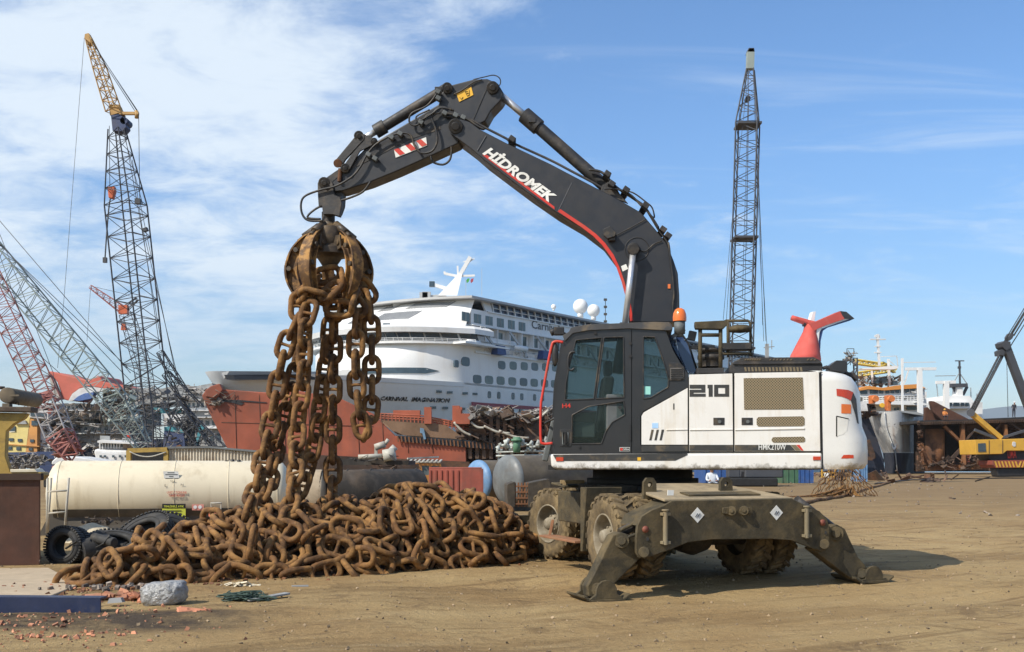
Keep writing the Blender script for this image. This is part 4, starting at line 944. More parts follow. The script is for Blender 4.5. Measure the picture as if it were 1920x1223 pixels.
strand([(618,600,D0+.15),(612,665,D0+.12),(602,736,D0+.1),(595,797,D0),(588,840,D0),(574,890,D0-.1),(560,930,D0-.2),(548,980,D0-.3)], 'hanging chain that crosses from the middle of the grapple down to the left', r0=.5, group=G_)
strand([(650,560,D0-.1),(670,580,D0-.1),(667,640,D0-.12),(668,712,D0-.12),(673,765,D0-.12),(681,812,D0-.1),(690,800,D0+.05),(697,745,D0+.1),(697,684,D0+.1),(697,636,D0+.1),(694,584,D0+.1),(688,548,D0+.1),(668,530,D0)], 'looped chain hanging in a U from the right side of the grapple', r0=.1, group=G_)
strand([(556,560,D0-.2),(575,548,D0-.45),(600,560,D0-.4),(625,540,D0-.35),(640,525,D0-.2),(622,515,D0-.1),(600,522,D0-.2),(585,545,D0),(610,555,D0+.2),(640,545,D0+.1),(665,560,D0-.2),(650,580,D0-.3),(620,575,D0-.3),(590,580,D0-.2)], 'knot of chain clenched between the grapple tines', j=.8, group=G_)
strand([(640,530,D0+.1),(620,535,D0+.2),(600,545,D0+.25),(630,565,D0+.15),(660,548,D0+.2),(675,560,D0),(655,590,D0),(630,585,D0)], 'dark chain end bunched at the back of the grapple jaws', j=.8, group=G_)
# ---- heap: relax chains by pushing apart, gravity and a mound underneath
AX = np.array([(-5.08,12.75,.10,.20),(-4.75,12.95,.16,.38),(-4.25,13.5,.46,.75),(-3.6,14.1,.68,1.05),(-2.8,14.6,.78,1.2),(-1.95,15.2,.90,1.3),(-1.25,15.8,1.12,1.25),(-.85,16.1,.92,1.0),(-.5,16.45,.50,.75),(-.2,16.75,.28,.45)])
def core(x, y):
    best = np.zeros_like(x)
    for a, b in zip(AX, AX[1:]):
        for t_ in (0, .33, .66, 1):
            q = a+(b-a)*t_; d2 = ((x-q[0])**2+(y-q[1])**2)/q[3]**2
            best = np.maximum(best, np.where(d2 < 1, q[2]*(1-np.clip(d2, 0, 1))**.8, 0))
    return best
rng = np.random.RandomState(11)
NCH = [(0,.30,17),(.05,.45,42),(.15,.6,57),(.25,.75,62),(.3,.9,64),(.4,1.,64),(.5,1.,62),(.6,1.,58),(.2,.55,53),(.55,.95,58),(.32,.86,46)]
pts = []; ids = []
def axp(s):
    s = s*(len(AX)-1); i = min(int(s), len(AX)-2); return AX[i]+(AX[i+1]-AX[i])*(s-i)
for c, (sa, sb, n) in enumerate(NCH):
    ph = rng.rand()*6; fr = rng.uniform(2.0, 4.0)
    sgn = 1 if c % 2 else -1
    for i in range(n):
        t_ = i/(n-1); s_a = sa+(sb-sa)*(t_+.10*math.sin(t_*19+ph)); s_a = min(max(s_a, 0), 1); q = axp(s_a); q2 = axp(min(1, s_a+.02))
        dr = np.array([q2[0]-q[0], q2[1]-q[1]]); dr = dr/ max(1e-6, np.linalg.norm(dr)); nrm = np.array([-dr[1], dr[0]])
        w_ = q[3]*.95*math.sin(fr*2*math.pi*t_+ph) if c < 10 else -q[3]*(1.0+.12*math.sin(t_*14))
        pts.append((q[0]+nrm[0]*w_, q[1]+nrm[1]*w_, q[2]+.25+.12*c*.5+rng.rand()*.1)); ids.append(c)
X = np.array(pts); ids = np.array(ids); n = len(X); nb = np.abs(np.arange(n)[:, None]-np.arange(n)[None]) <= 1
link = np.where(ids[1:] == ids[:-1])[0]
AXS = np.array([a+(b-a)*t for a, b in zip(AX, AX[1:]) for t in (0, .25, .5, .75, 1)])
for it_ in range(200):
    X[:, 2] -= .018
    for _ in range(2):
        d = X[link+1]-X[link]; L_ = np.linalg.norm(d, axis=1)[:, None]+1e-9; cor = d*(1-.332/L_)*.5
        np.add.at(X, link, cor); np.add.at(X, link+1, -cor)
    D_ = X[:, None]-X[None]; dist = np.linalg.norm(D_, axis=2)+1e-9; pen = np.where((dist < .235) & ~nb, .235-dist, 0); X += (D_/dist[:, :, None]*pen[:, :, None]*.45).sum(1)
    dd = np.sqrt((X[:, None, 0]-AXS[None, :, 0])**2+(X[:, None, 1]-AXS[None, :, 1])**2)/AXS[None, :, 3]; kk = dd.argmin(1); far_ = np.clip(dd[np.arange(n), kk]-1.08, 0, 1)*.35
    X[:, 0] += (AXS[kk, 0]-X[:, 0])*far_; X[:, 1] += (AXS[kk, 1]-X[:, 1])*far_
    fl = core(X[:, 0], X[:, 1])*.74+.06; X[:, 2] = np.maximum(X[:, 2], fl)
heap_labels = ['chain trailing out at the left toe of the heap toward the rusty box','chain along the low left flank of the heap beside the scrap tyres','chain looped over the left shoulder of the heap below the yellow tank sign','chain across the heap just left of where the hanging chains land','chain under the landing point of the hanging chains','chain across the broad middle of the heap right of the hanging chains','chain over the highest crest of the heap in front of the red container','chain at the right end of the heap beside the excavator front wheel','chain lying on top of the left half of the heap','chain draped on top of the right half of the heap','chain lying along the bare front foot of the heap, nearest the open ground']
for c in range(len(NCH)):
    Q = X[ids == c]; root = thing('chain', (float(Q[:, 0].mean()), float(Q[:, 1].mean()), 0), 'rusty stud-link '+heap_labels[c], 'chain', 'chains piled in the heap')
    m = len(Q); ds = [Q[min(i+1, m-1)]-Q[max(i-1, 0)] for i in range(m)]
    rl0 = rng.uniform(0, 3.1); rlk = rng.uniform(-.08, .08)
    pref = (rng.uniform(-.4, .4), rng.uniform(-.4, .4), 1)
    put_links(root, Q, [Vector(d_)+Vector(rng.normal(0, .07, 3)) for d_ in ds], [(i % 2)*math.pi/2+rng.uniform(-.35, .35)+rl0+i*rlk for i in range(m)], pref=pref, sc=1.1, mesh=LM2)
cm = MB(); gx = np.linspace(-5.8, .9, 110); gy = np.linspace(12.2, 18.2, 100)
cz = np.array([core(gx, np.full_like(gx, y)) for y in gy])
cm.add([(gx[i], gy[j], cz[j, i]*.5-.05+.05*noise.noise(Vector((gx[i]*5, gy[j]*5, 0)))*(cz[j, i] > .05)) for j in range(100) for i in range(110)], [(j*110+i, j*110+i+1, (j+1)*110+i+1, (j+1)*110+i) for j in range(99) for i in range(109) if max(cz[j, i], cz[j+1, i+1], cz[j, i+1], cz[j+1, i]) > .01], True)
tag(cm.build('scrap_rubble', M('dark_rust_rubble', (.07, .038, .02), .95, var=.4, vs=9, dirt=(.12,.07,.035), bump=.8, bs=20), keep=True), 'dark rusty rubble filling the chain heap from beneath', 'rubble', kind='stuff')
# ================================================================ yard: tanks, boxes, tyres on the left
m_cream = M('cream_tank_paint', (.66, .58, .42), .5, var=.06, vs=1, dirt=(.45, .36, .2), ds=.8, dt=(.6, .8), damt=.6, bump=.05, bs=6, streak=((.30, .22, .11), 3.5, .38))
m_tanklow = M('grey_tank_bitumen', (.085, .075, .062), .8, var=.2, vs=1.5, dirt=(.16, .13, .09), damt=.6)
m_blacktank = M('black_tank_steel', (.022, .019, .016), .9, var=.3, vs=1, dirt=(.085, .06, .04), ds=1.2, damt=.7, streak=((.10,.085,.07), 2.5, .5))
m_sand = M('pale_sand', (.47, .40, .28), .95, var=.2, vs=6, bump=.8, bs=15, bd=.03)
m_oldtyre = M('old_black_rubber', (.028, .027, .026), .75, var=.3, vs=5, dirt=(.10, .085, .06), ds=4, damt=.4, bump=.3)
m_galv = M('old_white_pipe', (.42, .40, .34), .6, dirt=(.2, .12, .06), damt=.5)
m_fence = M('corrugated_sheet', (.60, .54, .43), .6, var=.15, vs=2, dirt=(.28, .18, .09), ds=1.3, damt=.6, streak=((.25, .15, .08), 5, .5))
m_yel = M('dirty_yellow_steel', (.36, .235, .05), .65, var=.2, dirt=(.12, .08, .04), ds=2, damt=.7)
m_brown = M('dark_brown_beam', (.075, .052, .036), .8, dirt=(.14,.1,.06))
m_blue = M('blue_steel', (.012, .021, .062), .5, dirt=(.12,.1,.07), ds=3, damt=.4)
m_redc = M('dull_red_container', (.24, .055, .035), .7, var=.15, dirt=(.12,.06,.04), damt=.5, streak=((.1,.04,.03), 4, .5))
m_bluet = M('blue_tank_paint', (.13, .25, .42), .55, dirt=(.2,.16,.11), ds=1.5, damt=.5)
m_greyt = M('grey_tank_paint', (.14, .15, .15), .5, dirt=(.10,.08,.06), ds=2, damt=.5)
m_tankbody = M('brown_dust_tank', (.12, .095, .065), .8, dirt=(.22,.17,.10), damt=.5)
def tank(mb, a, b, r, dome=.25, n=40):
    a, b = Vector(a), Vector(b); L_ = (b-a).length
    prof = [(r*math.sin(k/8*math.pi/2), -r*dome*math.cos(k/8*math.pi/2)) for k in range(9)] + [(r, L_)] + [(r*math.cos(k/8*math.pi/2), L_+r*dome*math.sin(k/8*math.pi/2)) for k in range(1, 9)]
    return mb.lathe(prof, a, b-a, n)
# cream tank: axis nearly square to the view, left end closest
A_ = W(118, 930, 21.3); A_.z = .80; B_ = W(520, 930, 22.2); B_.z = .80; TR = .66
m = bpy.data.materials
TK = thing('storage_tank', (A_.x, A_.y, 0), 'long cream storage tank with a dark painted underside and a yellow warning sign', 'tank')
ti = MB(); tank(ti, A_, B_, TR, .45); ct = ti.build('shell', m_cream, TK)
# dark underside as a fitted saddle shell
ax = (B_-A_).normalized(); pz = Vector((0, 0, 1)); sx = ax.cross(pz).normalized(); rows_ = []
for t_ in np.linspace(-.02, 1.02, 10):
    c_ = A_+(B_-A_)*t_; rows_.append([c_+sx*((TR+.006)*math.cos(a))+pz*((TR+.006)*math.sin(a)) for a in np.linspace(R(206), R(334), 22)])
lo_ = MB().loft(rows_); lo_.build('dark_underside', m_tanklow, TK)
for t_ in (.0, .27, .52, .77, 1.0):
    c_ = A_+(B_-A_)*t_; MB().tube([c_+sx*((TR+.002)*math.cos(a))+pz*((TR+.002)*math.sin(a)) for a in np.linspace(0, 6.283, 48, endpoint=False)], .008, 4, closed=True).build('weld_seam', m_cream, TK)
sk_ = MB()
for t_ in (.12, .5, .88): c_ = A_+(B_-A_)*t_; sk_.box((c_.x, c_.y, .14), (.35, 1.2, .28))
pieces(sk_, 'saddle', m_tanklow, TK)
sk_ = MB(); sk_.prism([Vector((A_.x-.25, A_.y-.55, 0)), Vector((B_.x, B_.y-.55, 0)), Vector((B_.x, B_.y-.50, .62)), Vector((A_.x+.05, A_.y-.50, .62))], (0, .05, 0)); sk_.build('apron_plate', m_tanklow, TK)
mb = MB(); 
for x, y in ((425,868),(436,866),(448,867)): q = W(x, y, 21.9); mb.cyl(q-pz*.05, q+pz*.05, .04)
mb.bar(W(415, 869, 21.9), W(458, 871, 21.9), .12, .03); mb.build('manhole', m_hose, TK)
TP = Plane(A_.x, A_.y, math.atan2(ax.y, ax.x))
sg_ = pr('yellow_sign', m_yellow if False else M('lime_sign', (.55, .58, .06), .5, var=.08, bump=0), TP, ix, [(304,946),(348,946),(348,972),(304,972)], -.63, -.62, TK, 0)
pr('sign_header', m_dark, TP, ix, [(304,945),(348,945),(348,953),(304,953)], -.636, -.63, sg_, 0)
text3('sign_text', 'TEHLİKELİ ATIK', sg_.data.materials[0], TP, -.645, (307,951.5), (345,951.5), .05, sg_, fat=.02)
mb = MB()
for y in (958, 963, 968): mb.bar(TP.p(310, y, -.637), TP.p(340, y, -.637), .006, .016)
mb.build('sign_small_text', m_dark, sg_)
sg_ = pr('warning_sign', M('pink_sign', (.6, .25, .2), .5, var=.1, bump=0), TP, ix, [(360,946),(382,946),(382,957),(360,957)], -.63, -.62, TK, 0)
mb = MB(); 
for x in (366, 375): mb.cyl(TP.p(x, 951, -.64), TP.p(x, 951, -.63), .035)
mb.build('sign_symbol', m_signw, sg_)
r_on = lambda py: -math.sqrt(max(.0, (TR+.012)**2-(TP.p(300, py, -.5).z-.80)**2))
sg_ = pr('notice', m_signw, TP, ix, [(306,884),(334,884),(337,900),(308,900)], r_on(892)-.02, r_on(892)-.012, TK, 0)
mb = MB()
for i, (x0, x1) in enumerate(((314,327),(310,333),(317,325),(310,335))): mb.bar(TP.p(x0, 886.5+i*3.6, r_on(892)-.022), TP.p(x1, 886.5+i*3.6, r_on(892)-.022), .004, .014)
mb.build('notice_text', m_charcoal, sg_)
text3('tank_lettering', 'TEHL', m_charcoal, TP, r_on(903)-.01, (319,904), (329,904), .03, TK)
text3('tank_lettering', 'L', m_charcoal, TP, r_on(911)-.01, (309,913), (313,913), .05, TK); text3('tank_lettering', 'N', m_charcoal, TP, r_on(910)-.01, (339,911), (344,911), .04, TK)
text3('tank_lettering', 'UNIT 7 TONLINE', m_red, TP, r_on(924)-.012, (313,925.5), (350,925.5), .045, TK); text3('tank_lettering', 'TUWET MEVCUD', m_red, TP, r_on(930)-.012, (316,931.5), (346,931.5), .045, TK)
ld = thing('pipe_ladder', W(110, 985, 20.6), 'white pipe ladder frame standing at the left end of the cream tank', 'ladder')
mb = MB()
for a, b in (((96,896),(89,998)),((129,896),(121,1000)),((90,922),(127,920)),((90,963),(123,960)),((89,896),(88,1000))):
    q0 = W(*a, 20.3); q1 = W(*b, 20.3); q0.z = max(q0.z, 0); q1.z = max(q1.z, 0); mb.tube([q0, q1], .022, 6)
mb.build('frame', m_galv, ld)
# scrap steel box far left
bx = thing('steel_box', W(20, 1065, 14.5), 'big dark rusty steel box at the left edge of the yard', 'steel box')
q = W(88, 1058, 15.0); mb = MB(); mb.prism([Vector((q.x, q.y-.2, 0)), Vector((q.x-1.1, q.y+1.6, 0)), Vector((q.x-4.0, q.y+.9, 0)), Vector((q.x-3.0, q.y-.9, 0))], (0, 0, W(88, 893, 15).z)); mb.build('box_wall', m_rust, bx, .02)
mb = MB(); zt_ = W(88, 893, 15).z; mb.prism([Vector((q.x+.02, q.y-.24, zt_-.05)), Vector((q.x+.02, q.y-.15, zt_-.05)), Vector((q.x-3.0, q.y-.85, zt_-.05)), Vector((q.x-3.0, q.y-.94, zt_-.05))], (0, 0, .09)); mb.build('rim_flange', m_rustd, bx)
# yellow gantry with a small drum on top
GP = Plane(W(20, 800, 18).x, 18, R(6))
gy_ = thing('yellow_gantry', GP.p(10, 800, .5)*Vector((1, 1, 0)) if False else Vector((GP.p(10, 800, .5).x, 18.5, 0)), 'dirty yellow steel gantry with a drum on top at the left edge', 'gantry')
mb = MB(); mb.prism(P(GP, K1, [(-200,520),(300,525),(298,575),(-200,565)], 0), GP.n*.35); mb.build('top_beam', m_brown, gy_, .015)
mb = MB(); mb.prism(P(GP, K1, [(-200,575),(265,585),(225,640),(130,690),(60,760),(50,1000),(95,1130),(100,1300),(-200,1300)], .1), GP.n*.15); mb.build('column', m_yel, gy_, .015)
mb = MB(); mb.prism(P(GP, K1, [(95,1140),(390,1150),(400,1180),(360,1230),(60,1230)], -.3), GP.n*.4); mb.build('arm', m_yel, gy_, .01)
mb = MB(); mb.prism(P(GP, K1, [(95,1122),(330,1118),(360,1150),(100,1152)], -.32), GP.n*.4); mb.build('pale_cover', m_cream, gy_, .01)
mb = MB(); c0 = GP.p(*K1(70,415), .1); tank(mb, c0+GP.n*.0, c0+GP.n*1.4, .135, .15, 24); mb.bar(c0-Vector((.0,0,.14)), c0-Vector((0,0,.26)), .12); mb.bar(c0+Vector((-.2,0,-.02)), c0+Vector((.2,0,.0)), .03); mb.build('drum', m_tankbody, gy_)
mb = MB(); mb.cyl(GP.p(*K1(5,355), .3), GP.p(*K1(5,330), .3), .07); mb.tube(P(GP, K1, [(150,500),(150,482),(178,480),(180,510)], .2), .01, 6); mb.build('beam_fitting', m_brown, gy_)
# shed with corrugated wall behind the cream tank
SP = Plane(W(360, 860, 34).x, 34, R(4))
sh = thing('shed', Vector((SP.p(365, 860, 1).x, 35, 0)), 'low corrugated sheet shed with an open dark bay behind the cream tank', 'shed')
def corr(poly_x0, poly_x1, yt0, yt1, name):
    mb = MB(); n_ = 60; A1 = []; B1 = []
    for i in range(n_+1):
        x = poly_x0+(poly_x1-poly_x0)*i/n_; y = yt0+(yt1-yt0)*i/n_; o = .03*(1 if (i//2) % 2 else -1)
        t = SP.p(x, y, o); A1.append(t); B1.append(Vector((t.x, t.y, -.02)))
    mb.loft([B1, A1], smooth=False); return mb.build(name, m_fence, sh)
corr(312, 396, 842, 842, 'wall_sheet'); corr(396, 488, 842, 850, 'wall_sheet')
mb = MB(); mb.prism([SP.p(310, 841, -.1), SP.p(396, 840.5, -.1), SP.p(490, 849, -.1), SP.p(490, 849, 3), SP.p(310, 841, 3)], (0, 0, .06)); mb.build('roof', m_greyt, sh)
mb = MB(); mb.prism(P(SP, ix, [(240,845),(312,845),(312,880),(240,880)], 2.2), SP.n*.1); mb.build('bay_back_wall', m_dark, sh)
mb = MB(); 
for a, b in (((240,845),(314,843)),((242,845),(242,885)),((312,845),(312,885))): mb.bar(SP.p(*a, -.1), SP.p(*b, -.1), .14, .14)
mb.build('bay_frame', m_yel, sh)
mb = MB(); mb.tube(smooth_path(P(SP, ix, [(243,847),(262,855),(285,856),(311,848)], -.2), 4), .02, 5); mb.build('slack_cable', m_galv, sh)
# scrap tyres
def tyre_thing(c, ax, R_, w, label, grp='scrap tyres left of the chain heap'):
    t = thing('old_truck_tyre', Vector((c[0], c[1], 0)), label, 'tyre', grp); c = Vector(c); ax = Vector(ax).normalized()
    mb = MB(); mb.lathe([(R_*.55,-w*.40),(R_*.60,-w*.48),(R_*.8,-w*.5),(R_*.95,-w*.42),(R_,-w*.3),(R_,w*.3),(R_*.95,w*.42),(R_*.8,w*.5),(R_*.6,w*.48),(R_*.55,w*.4),(R_*.56,w*.2),(R_*.75,w*.1),(R_*.78,0),(R_*.75,-w*.1),(R_*.56,-w*.2),(R_*.55,-w*.40)], c, ax, 48)
    x = ax.orthogonal().normalized(); y = ax.cross(x)
    for k in range(44):
        a = 2*math.pi*k/44; 
        for sg in (-1, 1):
            p = c+(x*math.cos(a)+y*math.sin(a))*(R_+.004)+ax*(sg*w*.27); rd = (x*math.cos(a)+y*math.sin(a)); tg = ax.cross(rd); mb.box(p, (R_*.09, w*.42, .03), Matrix((tg, ax, rd)).transposed())
    mb.build('tread_casing', m_oldtyre, t); 
    mb = MB()
    for o_ in (-1, 1): mb.tube([c+(x*math.cos(a)+y*math.sin(a))*R_*.70+ax*(o_*w*.5) for a in np.linspace(0, 2*math.pi, 40, endpoint=False)], .008, 5, closed=True)
    pieces(mb, 'sidewall_ring', m_oldtyre, t)
tyre_thing((W(268,1005,16.2).x, 16.2, .30), (-.32, -.55, .78), .47, .24, 'big scrap tyre leaning up against the heap with its hollow facing left')
tyre_thing((W(318,985,17.0).x, 17.0, .26), (.45, -.5, .74), .45, .24, 'scrap tyre standing behind the leaning big tyre, under the yellow sign')
tyre_thing((W(213,1030,15.5).x, 15.5, .20), (.15, -.35, .92), .40, .24, 'ribbed scrap tyre lying flat under the leaning big tyre')
tyre_thing((W(128,1036,15.2).x, 15.2, .24), (-.15, -.96, .12), .27, .34, 'small dark scrap tyre standing nearest the rusty box')
tyre_thing((W(290,1022,15.7).x, 15.7, .13), (.05, -.1, .99), .42, .22, 'scrap tyre lying flat between the leaning tyre and the chain heap')
tr = thing('scrap_roller', Vector((W(160,1040,15.0).x, 15.1, 0)), 'bundle of black scrap rubber and metal rollers beside the small tyre', 'scrap')
mb = MB(); mb.cyl(W(150,1035,15.1), W(205,1022,15.4), .17); mb.cyl(W(140,1020,15.3), W(195,1005,15.6), .10); mb.cyl(W(175,1008,15.2), W(215,1018,15.0), .07); pieces(mb, 'roller', m_oldtyre, tr, .02)
mb = MB(); scrap(mb, lambda g_: W(g_.uniform(130,215), g_.uniform(1005,1040), g_.uniform(14.9,15.3)), 16, .06, .22, seed=4); mb.build('torn_rubber', m_oldtyre, tr)
# sand heap
mb = MB(); c0 = W(178, 1005, 19.2); n_ = 40; rows_ = []
for j in range(14):
    r = j/13; rows_.append([Vector((c0.x+math.cos(a)*r*.75, 19.2+math.sin(a)*r*.6, max(-.02, .34*(1-r**1.3)+.07*noise.noise(Vector((math.cos(a)*r*3, math.sin(a)*r*3, 1)))))) for a in np.linspace(0, 2*math.pi, n_, endpoint=False)])
mb.loft(rows_, closed=True); tag(mb.build('sand_heap', m_sand), 'small heap of pale sand in front of the cream tank', 'sand heap')
mb = MB(); scrap(mb, lambda g_: Vector((c0.x+g_.gauss(.05,.22), 19.5+g_.gauss(0,.15), .28+g_.random()*.15)), 30, .06, .2, seed=8); tag(mb.build('bark_heap', m_brown), 'loose brown bark scraps on the back of the sand heap', 'debris')
# gas bottle
gb = thing('gas_bottle', Vector((W(405,955,20.8).x, 20.8, 0)), 'small orange gas bottle with a carry ring in front of the cream tank', 'gas bottle')
q = Vector((W(405,955,20.8).x, 20.8, 0)); zt_ = W(405,953,20.8).z
mb = MB(); mb.lathe([(0,0),(.12,.0),(.14,.04),(.14,zt_-.12),(.11,zt_-.04),(.04,zt_),(0,zt_)], q, pz, 20); mb.build('bottle', M('orange_bottle', (.5,.13,.07), .5), gb)
mb = MB(); mb.tube([q+Vector((math.cos(a)*.10, math.sin(a)*.10, zt_+.10)) for a in np.linspace(0,6.28,16,endpoint=False)], .012, 6, closed=True); mb.bar(q+Vector((-.09,0,zt_-.06)), q+Vector((-.1,0,zt_+.1)), .02); mb.bar(q+Vector((.09,0,zt_-.06)), q+Vector((.1,0,zt_+.1)), .02); mb.build('carry_ring', m_galv, gb)
# long black tank with grey near end
A_ = W(605, 900, 25.5); A_.z = .62; B_ = W(782, 900, 27.0); B_.z = .64
BT = thing('black_tank', (A_.x, A_.y, 0), 'long low black rusty tank lying behind the heap, below the red hull', 'tank')
mb = MB(); tank(mb, A_, B_, .62, .08); mb.build('shell', m_blacktank, BT)
mb = MB(); tank(mb, A_-Vector((.75,.08,0)), A_-Vector((.03,0,0)), .63, .25); mb.build('grey_end', m_paletan, BT)
mb = MB(); 
for k in range(5): c_ = A_+(B_-A_)*(k/4*.98+.01); mb.tube([c_+Vector((0, math.cos(a)*.625, math.sin(a)*.625)) for a in np.linspace(0,6.28,32,endpoint=False)], .02, 5, closed=True)
pieces(mb, 'weld_band', m_blacktank, BT)
# orange truck cab
oc = thing('truck_cab', Vector((W(812,910,33).x, 33, 0)), 'old orange truck cab with a roof rack behind the chain heap', 'truck')
OP = Plane(W(812,900,33).x, 33, R(12))
mb = MB(); holes(mb, P(OP, ix, [(786,868),(826,869),(834,905),(835,950),(784,950)], 0), [P(OP, ix, rnd_poly([(791,873),(805,873),(805,891),(792,891)], 2), 0), P(OP, ix, rnd_poly([(809,873),(823,874),(827,893),(809,891)], 2), 0)], OP.n*.06)
mb.prism(P(OP, ix, [(786,868),(826,869),(826,870),(786,870)], .06), OP.n*1.4); mb.prism(P(OP, ix, [(784,897),(834,900),(835,950),(784,950)], .06), OP.n*1.4); mb.prism(P(OP, ix, [(786,868),(834,900),(834,950),(786,950)], 1.4), OP.n*.05); mb.build('cab_shell', M('orange_cab_paint', (.48,.20,.045), .55, dirt=(.15,.09,.05), ds=3, damt=.6), oc, .02)
for w_ in ([(791,873),(805,873),(805,891),(792,891)], [(809,873),(823,874),(827,893),(809,891)]): MB().prism(P(OP, ix, w_, .03), OP.n*.01).build('window', M('grey_glass', (.12,.15,.15), .1, bump=0), oc)
mb = MB()
for i in range(8): mb.bar(OP.p(768+i*8, 866, -.1), OP.p(772+i*8, 862, 1.2), .06, .03)
mb.bar(OP.p(764,860,0), OP.p(822,857,.6), .05); mb.bar(OP.p(764,866,0), OP.p(826,867,0), .05); mb.build('roof_rack', m_galv, oc)
mb = MB(); mb.bar(OP.p(842,880,-.1), OP.p(832,925,-.1), .03); mb.box(OP.p(835,884,-.2), (.1,.05,.3)); mb.build('mirror', m_hose, oc)
# red container
RP = Plane(W(870,900,30).x, 30, R(-8))
rc = thing('red_container', Vector((W(870,930,30).x, 30.5, 0)), 'dull red steel container beside the blue tank behind the heap', 'container')
def ground_line(pl, x, off=0): p = pl.p(x, 900, off); p.z = 0; return p
mb = MB(); t0 = RP.p(866, 879, 0); t1 = RP.p(904, 879, 0); b0_, b1_ = t0.copy(), t1.copy(); b0_.z = b1_.z = 0; mb.prism([b0_, b1_, t1, t0], RP.n*.05)
lft = Vector((-1.0, .9, 0)); mb.prism([b0_, b0_+lft, t0+lft, t0], Vector((.04,.04,0))); mb.prism([t0, t1, t1+lft, t0+lft], Vector((0,0,.04))); mb.prism([b1_, b1_+lft, t1+lft, t1], Vector((.04,.0,0))); mb.build('container_shell', m_redc, rc, .01)
mb = MB(); 
for i in range(6): a = b0_+lft*(i+.5)/6; mb.bar(a+Vector((-.02,-.02,.05)), a+Vector((-.02,-.02,t0.z-.05)), .05, .04)
mb.build('side_rib', m_redc, rc)
# blue and grey tanks, ends toward the camera
def endtank(px, py, D, r, ang, length, end_m, label, tilt=.14):
    c = W(px, py, D); c.z = max(c.z, r*.98); ax = Vector((math.sin(ang), math.cos(ang), 0))
    t = thing('cylindrical_tank', Vector((c.x, c.y, 0)), label, 'tank')
    mb = MB(); L_ = length; mb.lathe([(r, 0), (r, L_), (0, L_)], c, ax, 40); mb.build('shell', m_tankbody, t)
    mb = MB(); mb.lathe([(r+.01, .06), (r+.01, 0)]+[(r*math.cos(k/8*math.pi/2), -r*.30*math.sin(k/8*math.pi/2)) for k in range(1, 9)], c, ax, 40); mb.build('end_cap', end_m, t)
    mb = MB(); mb.box(c+ax*.6-Vector((0,0,c.z-.12)), (r*1.5,.3,.24)); mb.box(c+ax*(L_-.6)-Vector((0,0,c.z-.12)), (r*1.5,.3,.24)); pieces(mb, 'saddle', m_tanklow, t)
endtank(896, 902, 34, .66, R(52), 4.0, m_bluet, 'tank with a pale blue domed end facing the camera, beside the red container')
endtank(952, 900, 31, .72, R(55), 3.6, m_greyt, 'tank with a dull grey domed end, right of the blue ended tank')
# pallet cage and pipe fittings
cg = thing('crate_cage', Vector((W(990,950,21).x, 21, 0)), 'dark worn pallet cage left of the excavator front wheel', 'crate')
GPl = Plane(W(990,930,21).x, 21, R(5)); mb = MB()
mb.prism(P(GPl, ix, rnd_poly([(951,908),(966,903),(966,952),(951,952)], 3), 0), GPl.n*.7); mb.prism(P(GPl, ix, rnd_poly([(990,906),(1030,898),(1040,952),(990,952)], 3), 0), GPl.n*.7); mb.build('crate_side', m_muddark, cg, .02)
mb = MB()
for i in range(5): mb.bar(GPl.p(966+i*6, 905, .05), GPl.p(966+i*6, 950, .05), .03)
for i in range(4): mb.bar(GPl.p(962, 912+i*11, .03), GPl.p(994, 912+i*11, .03), .03)
mb.build('cage_bars', m_rusto, cg)
mb = MB(); scrap(mb, lambda g_: Vector((g_.uniform(-1.0,.9), g_.uniform(20,24), g_.random()*.12)), 90, .08, .35, seed=3)
m_mixscrap = M('mixed_scrap', (.20, .17, .14), .85, var=.3, vs=2, island=.75, dirt=(.2,.1,.05), ds=2, damt=.6, bump=.1)
tag(mb.build('scrap_litter', m_mixscrap), 'loose scrap litter on the ground between the heap and the tanks', 'scrap', kind='stuff')
# valves and pipes on a rack behind the tanks
pv = thing('pipe_manifold', Vector((W(970,880,38).x, 38, 0)), 'rack of grey and green valves and pipes behind the tank ends', 'pipework')
mb = MB(); 
for x in range(935, 1032, 6): c_ = W(x+random.uniform(-2,2), random.uniform(829,846), 38+random.random()); mb.cyl(c_, c_+Vector((random.uniform(-.15,.15), 0, random.uniform(.12,.3))), .06); mb.cyl(c_-Vector((.12,0,0)), c_+Vector((.12,0,.02)), .04)
for y in (848, 855): mb.tube([W(930,y,38.5), W(1035,y-2,38.5)], .035, 6)
for x in (935, 960, 985, 1015): mb.bar(W(x,850,38.6), Vector((W(x,850,38.6).x, 38.6, 0)), .07)
mb.build('valves', M('pale_valve', (.42,.45,.42), .6, var=.3, dirt=(.12,.08,.05), island=.4), pv)
mb = MB(); c_ = W(969,838,38); mb.cyl(c_-Vector((0,0,.2)), c_+Vector((0,0,.35)), .13); mb.cyl(c_+Vector((0,0,.2)), c_+Vector((0,0,.28)), .2); mb.build('green_pump', M('green_pump_paint', (.10,.22,.13), .6), pv)
sm2 = thing('scrap_machinery', Vector((W(700,860,30).x, 30, 0)), 'pile of black and white machinery scrap on top of the black tank', 'scrap')
mb = MB(); scrap(mb, lambda g_: W(g_.uniform(652,742), g_.uniform(855,866), 27.5+g_.random()*2), 20, .1, .45, seed=12); mb.prism([W(640,861,28),W(766,864,28),W(766,872,28),W(640,872,28)], (0,2,0)); mb.build('dark_scrap', m_blacktank, sm2)
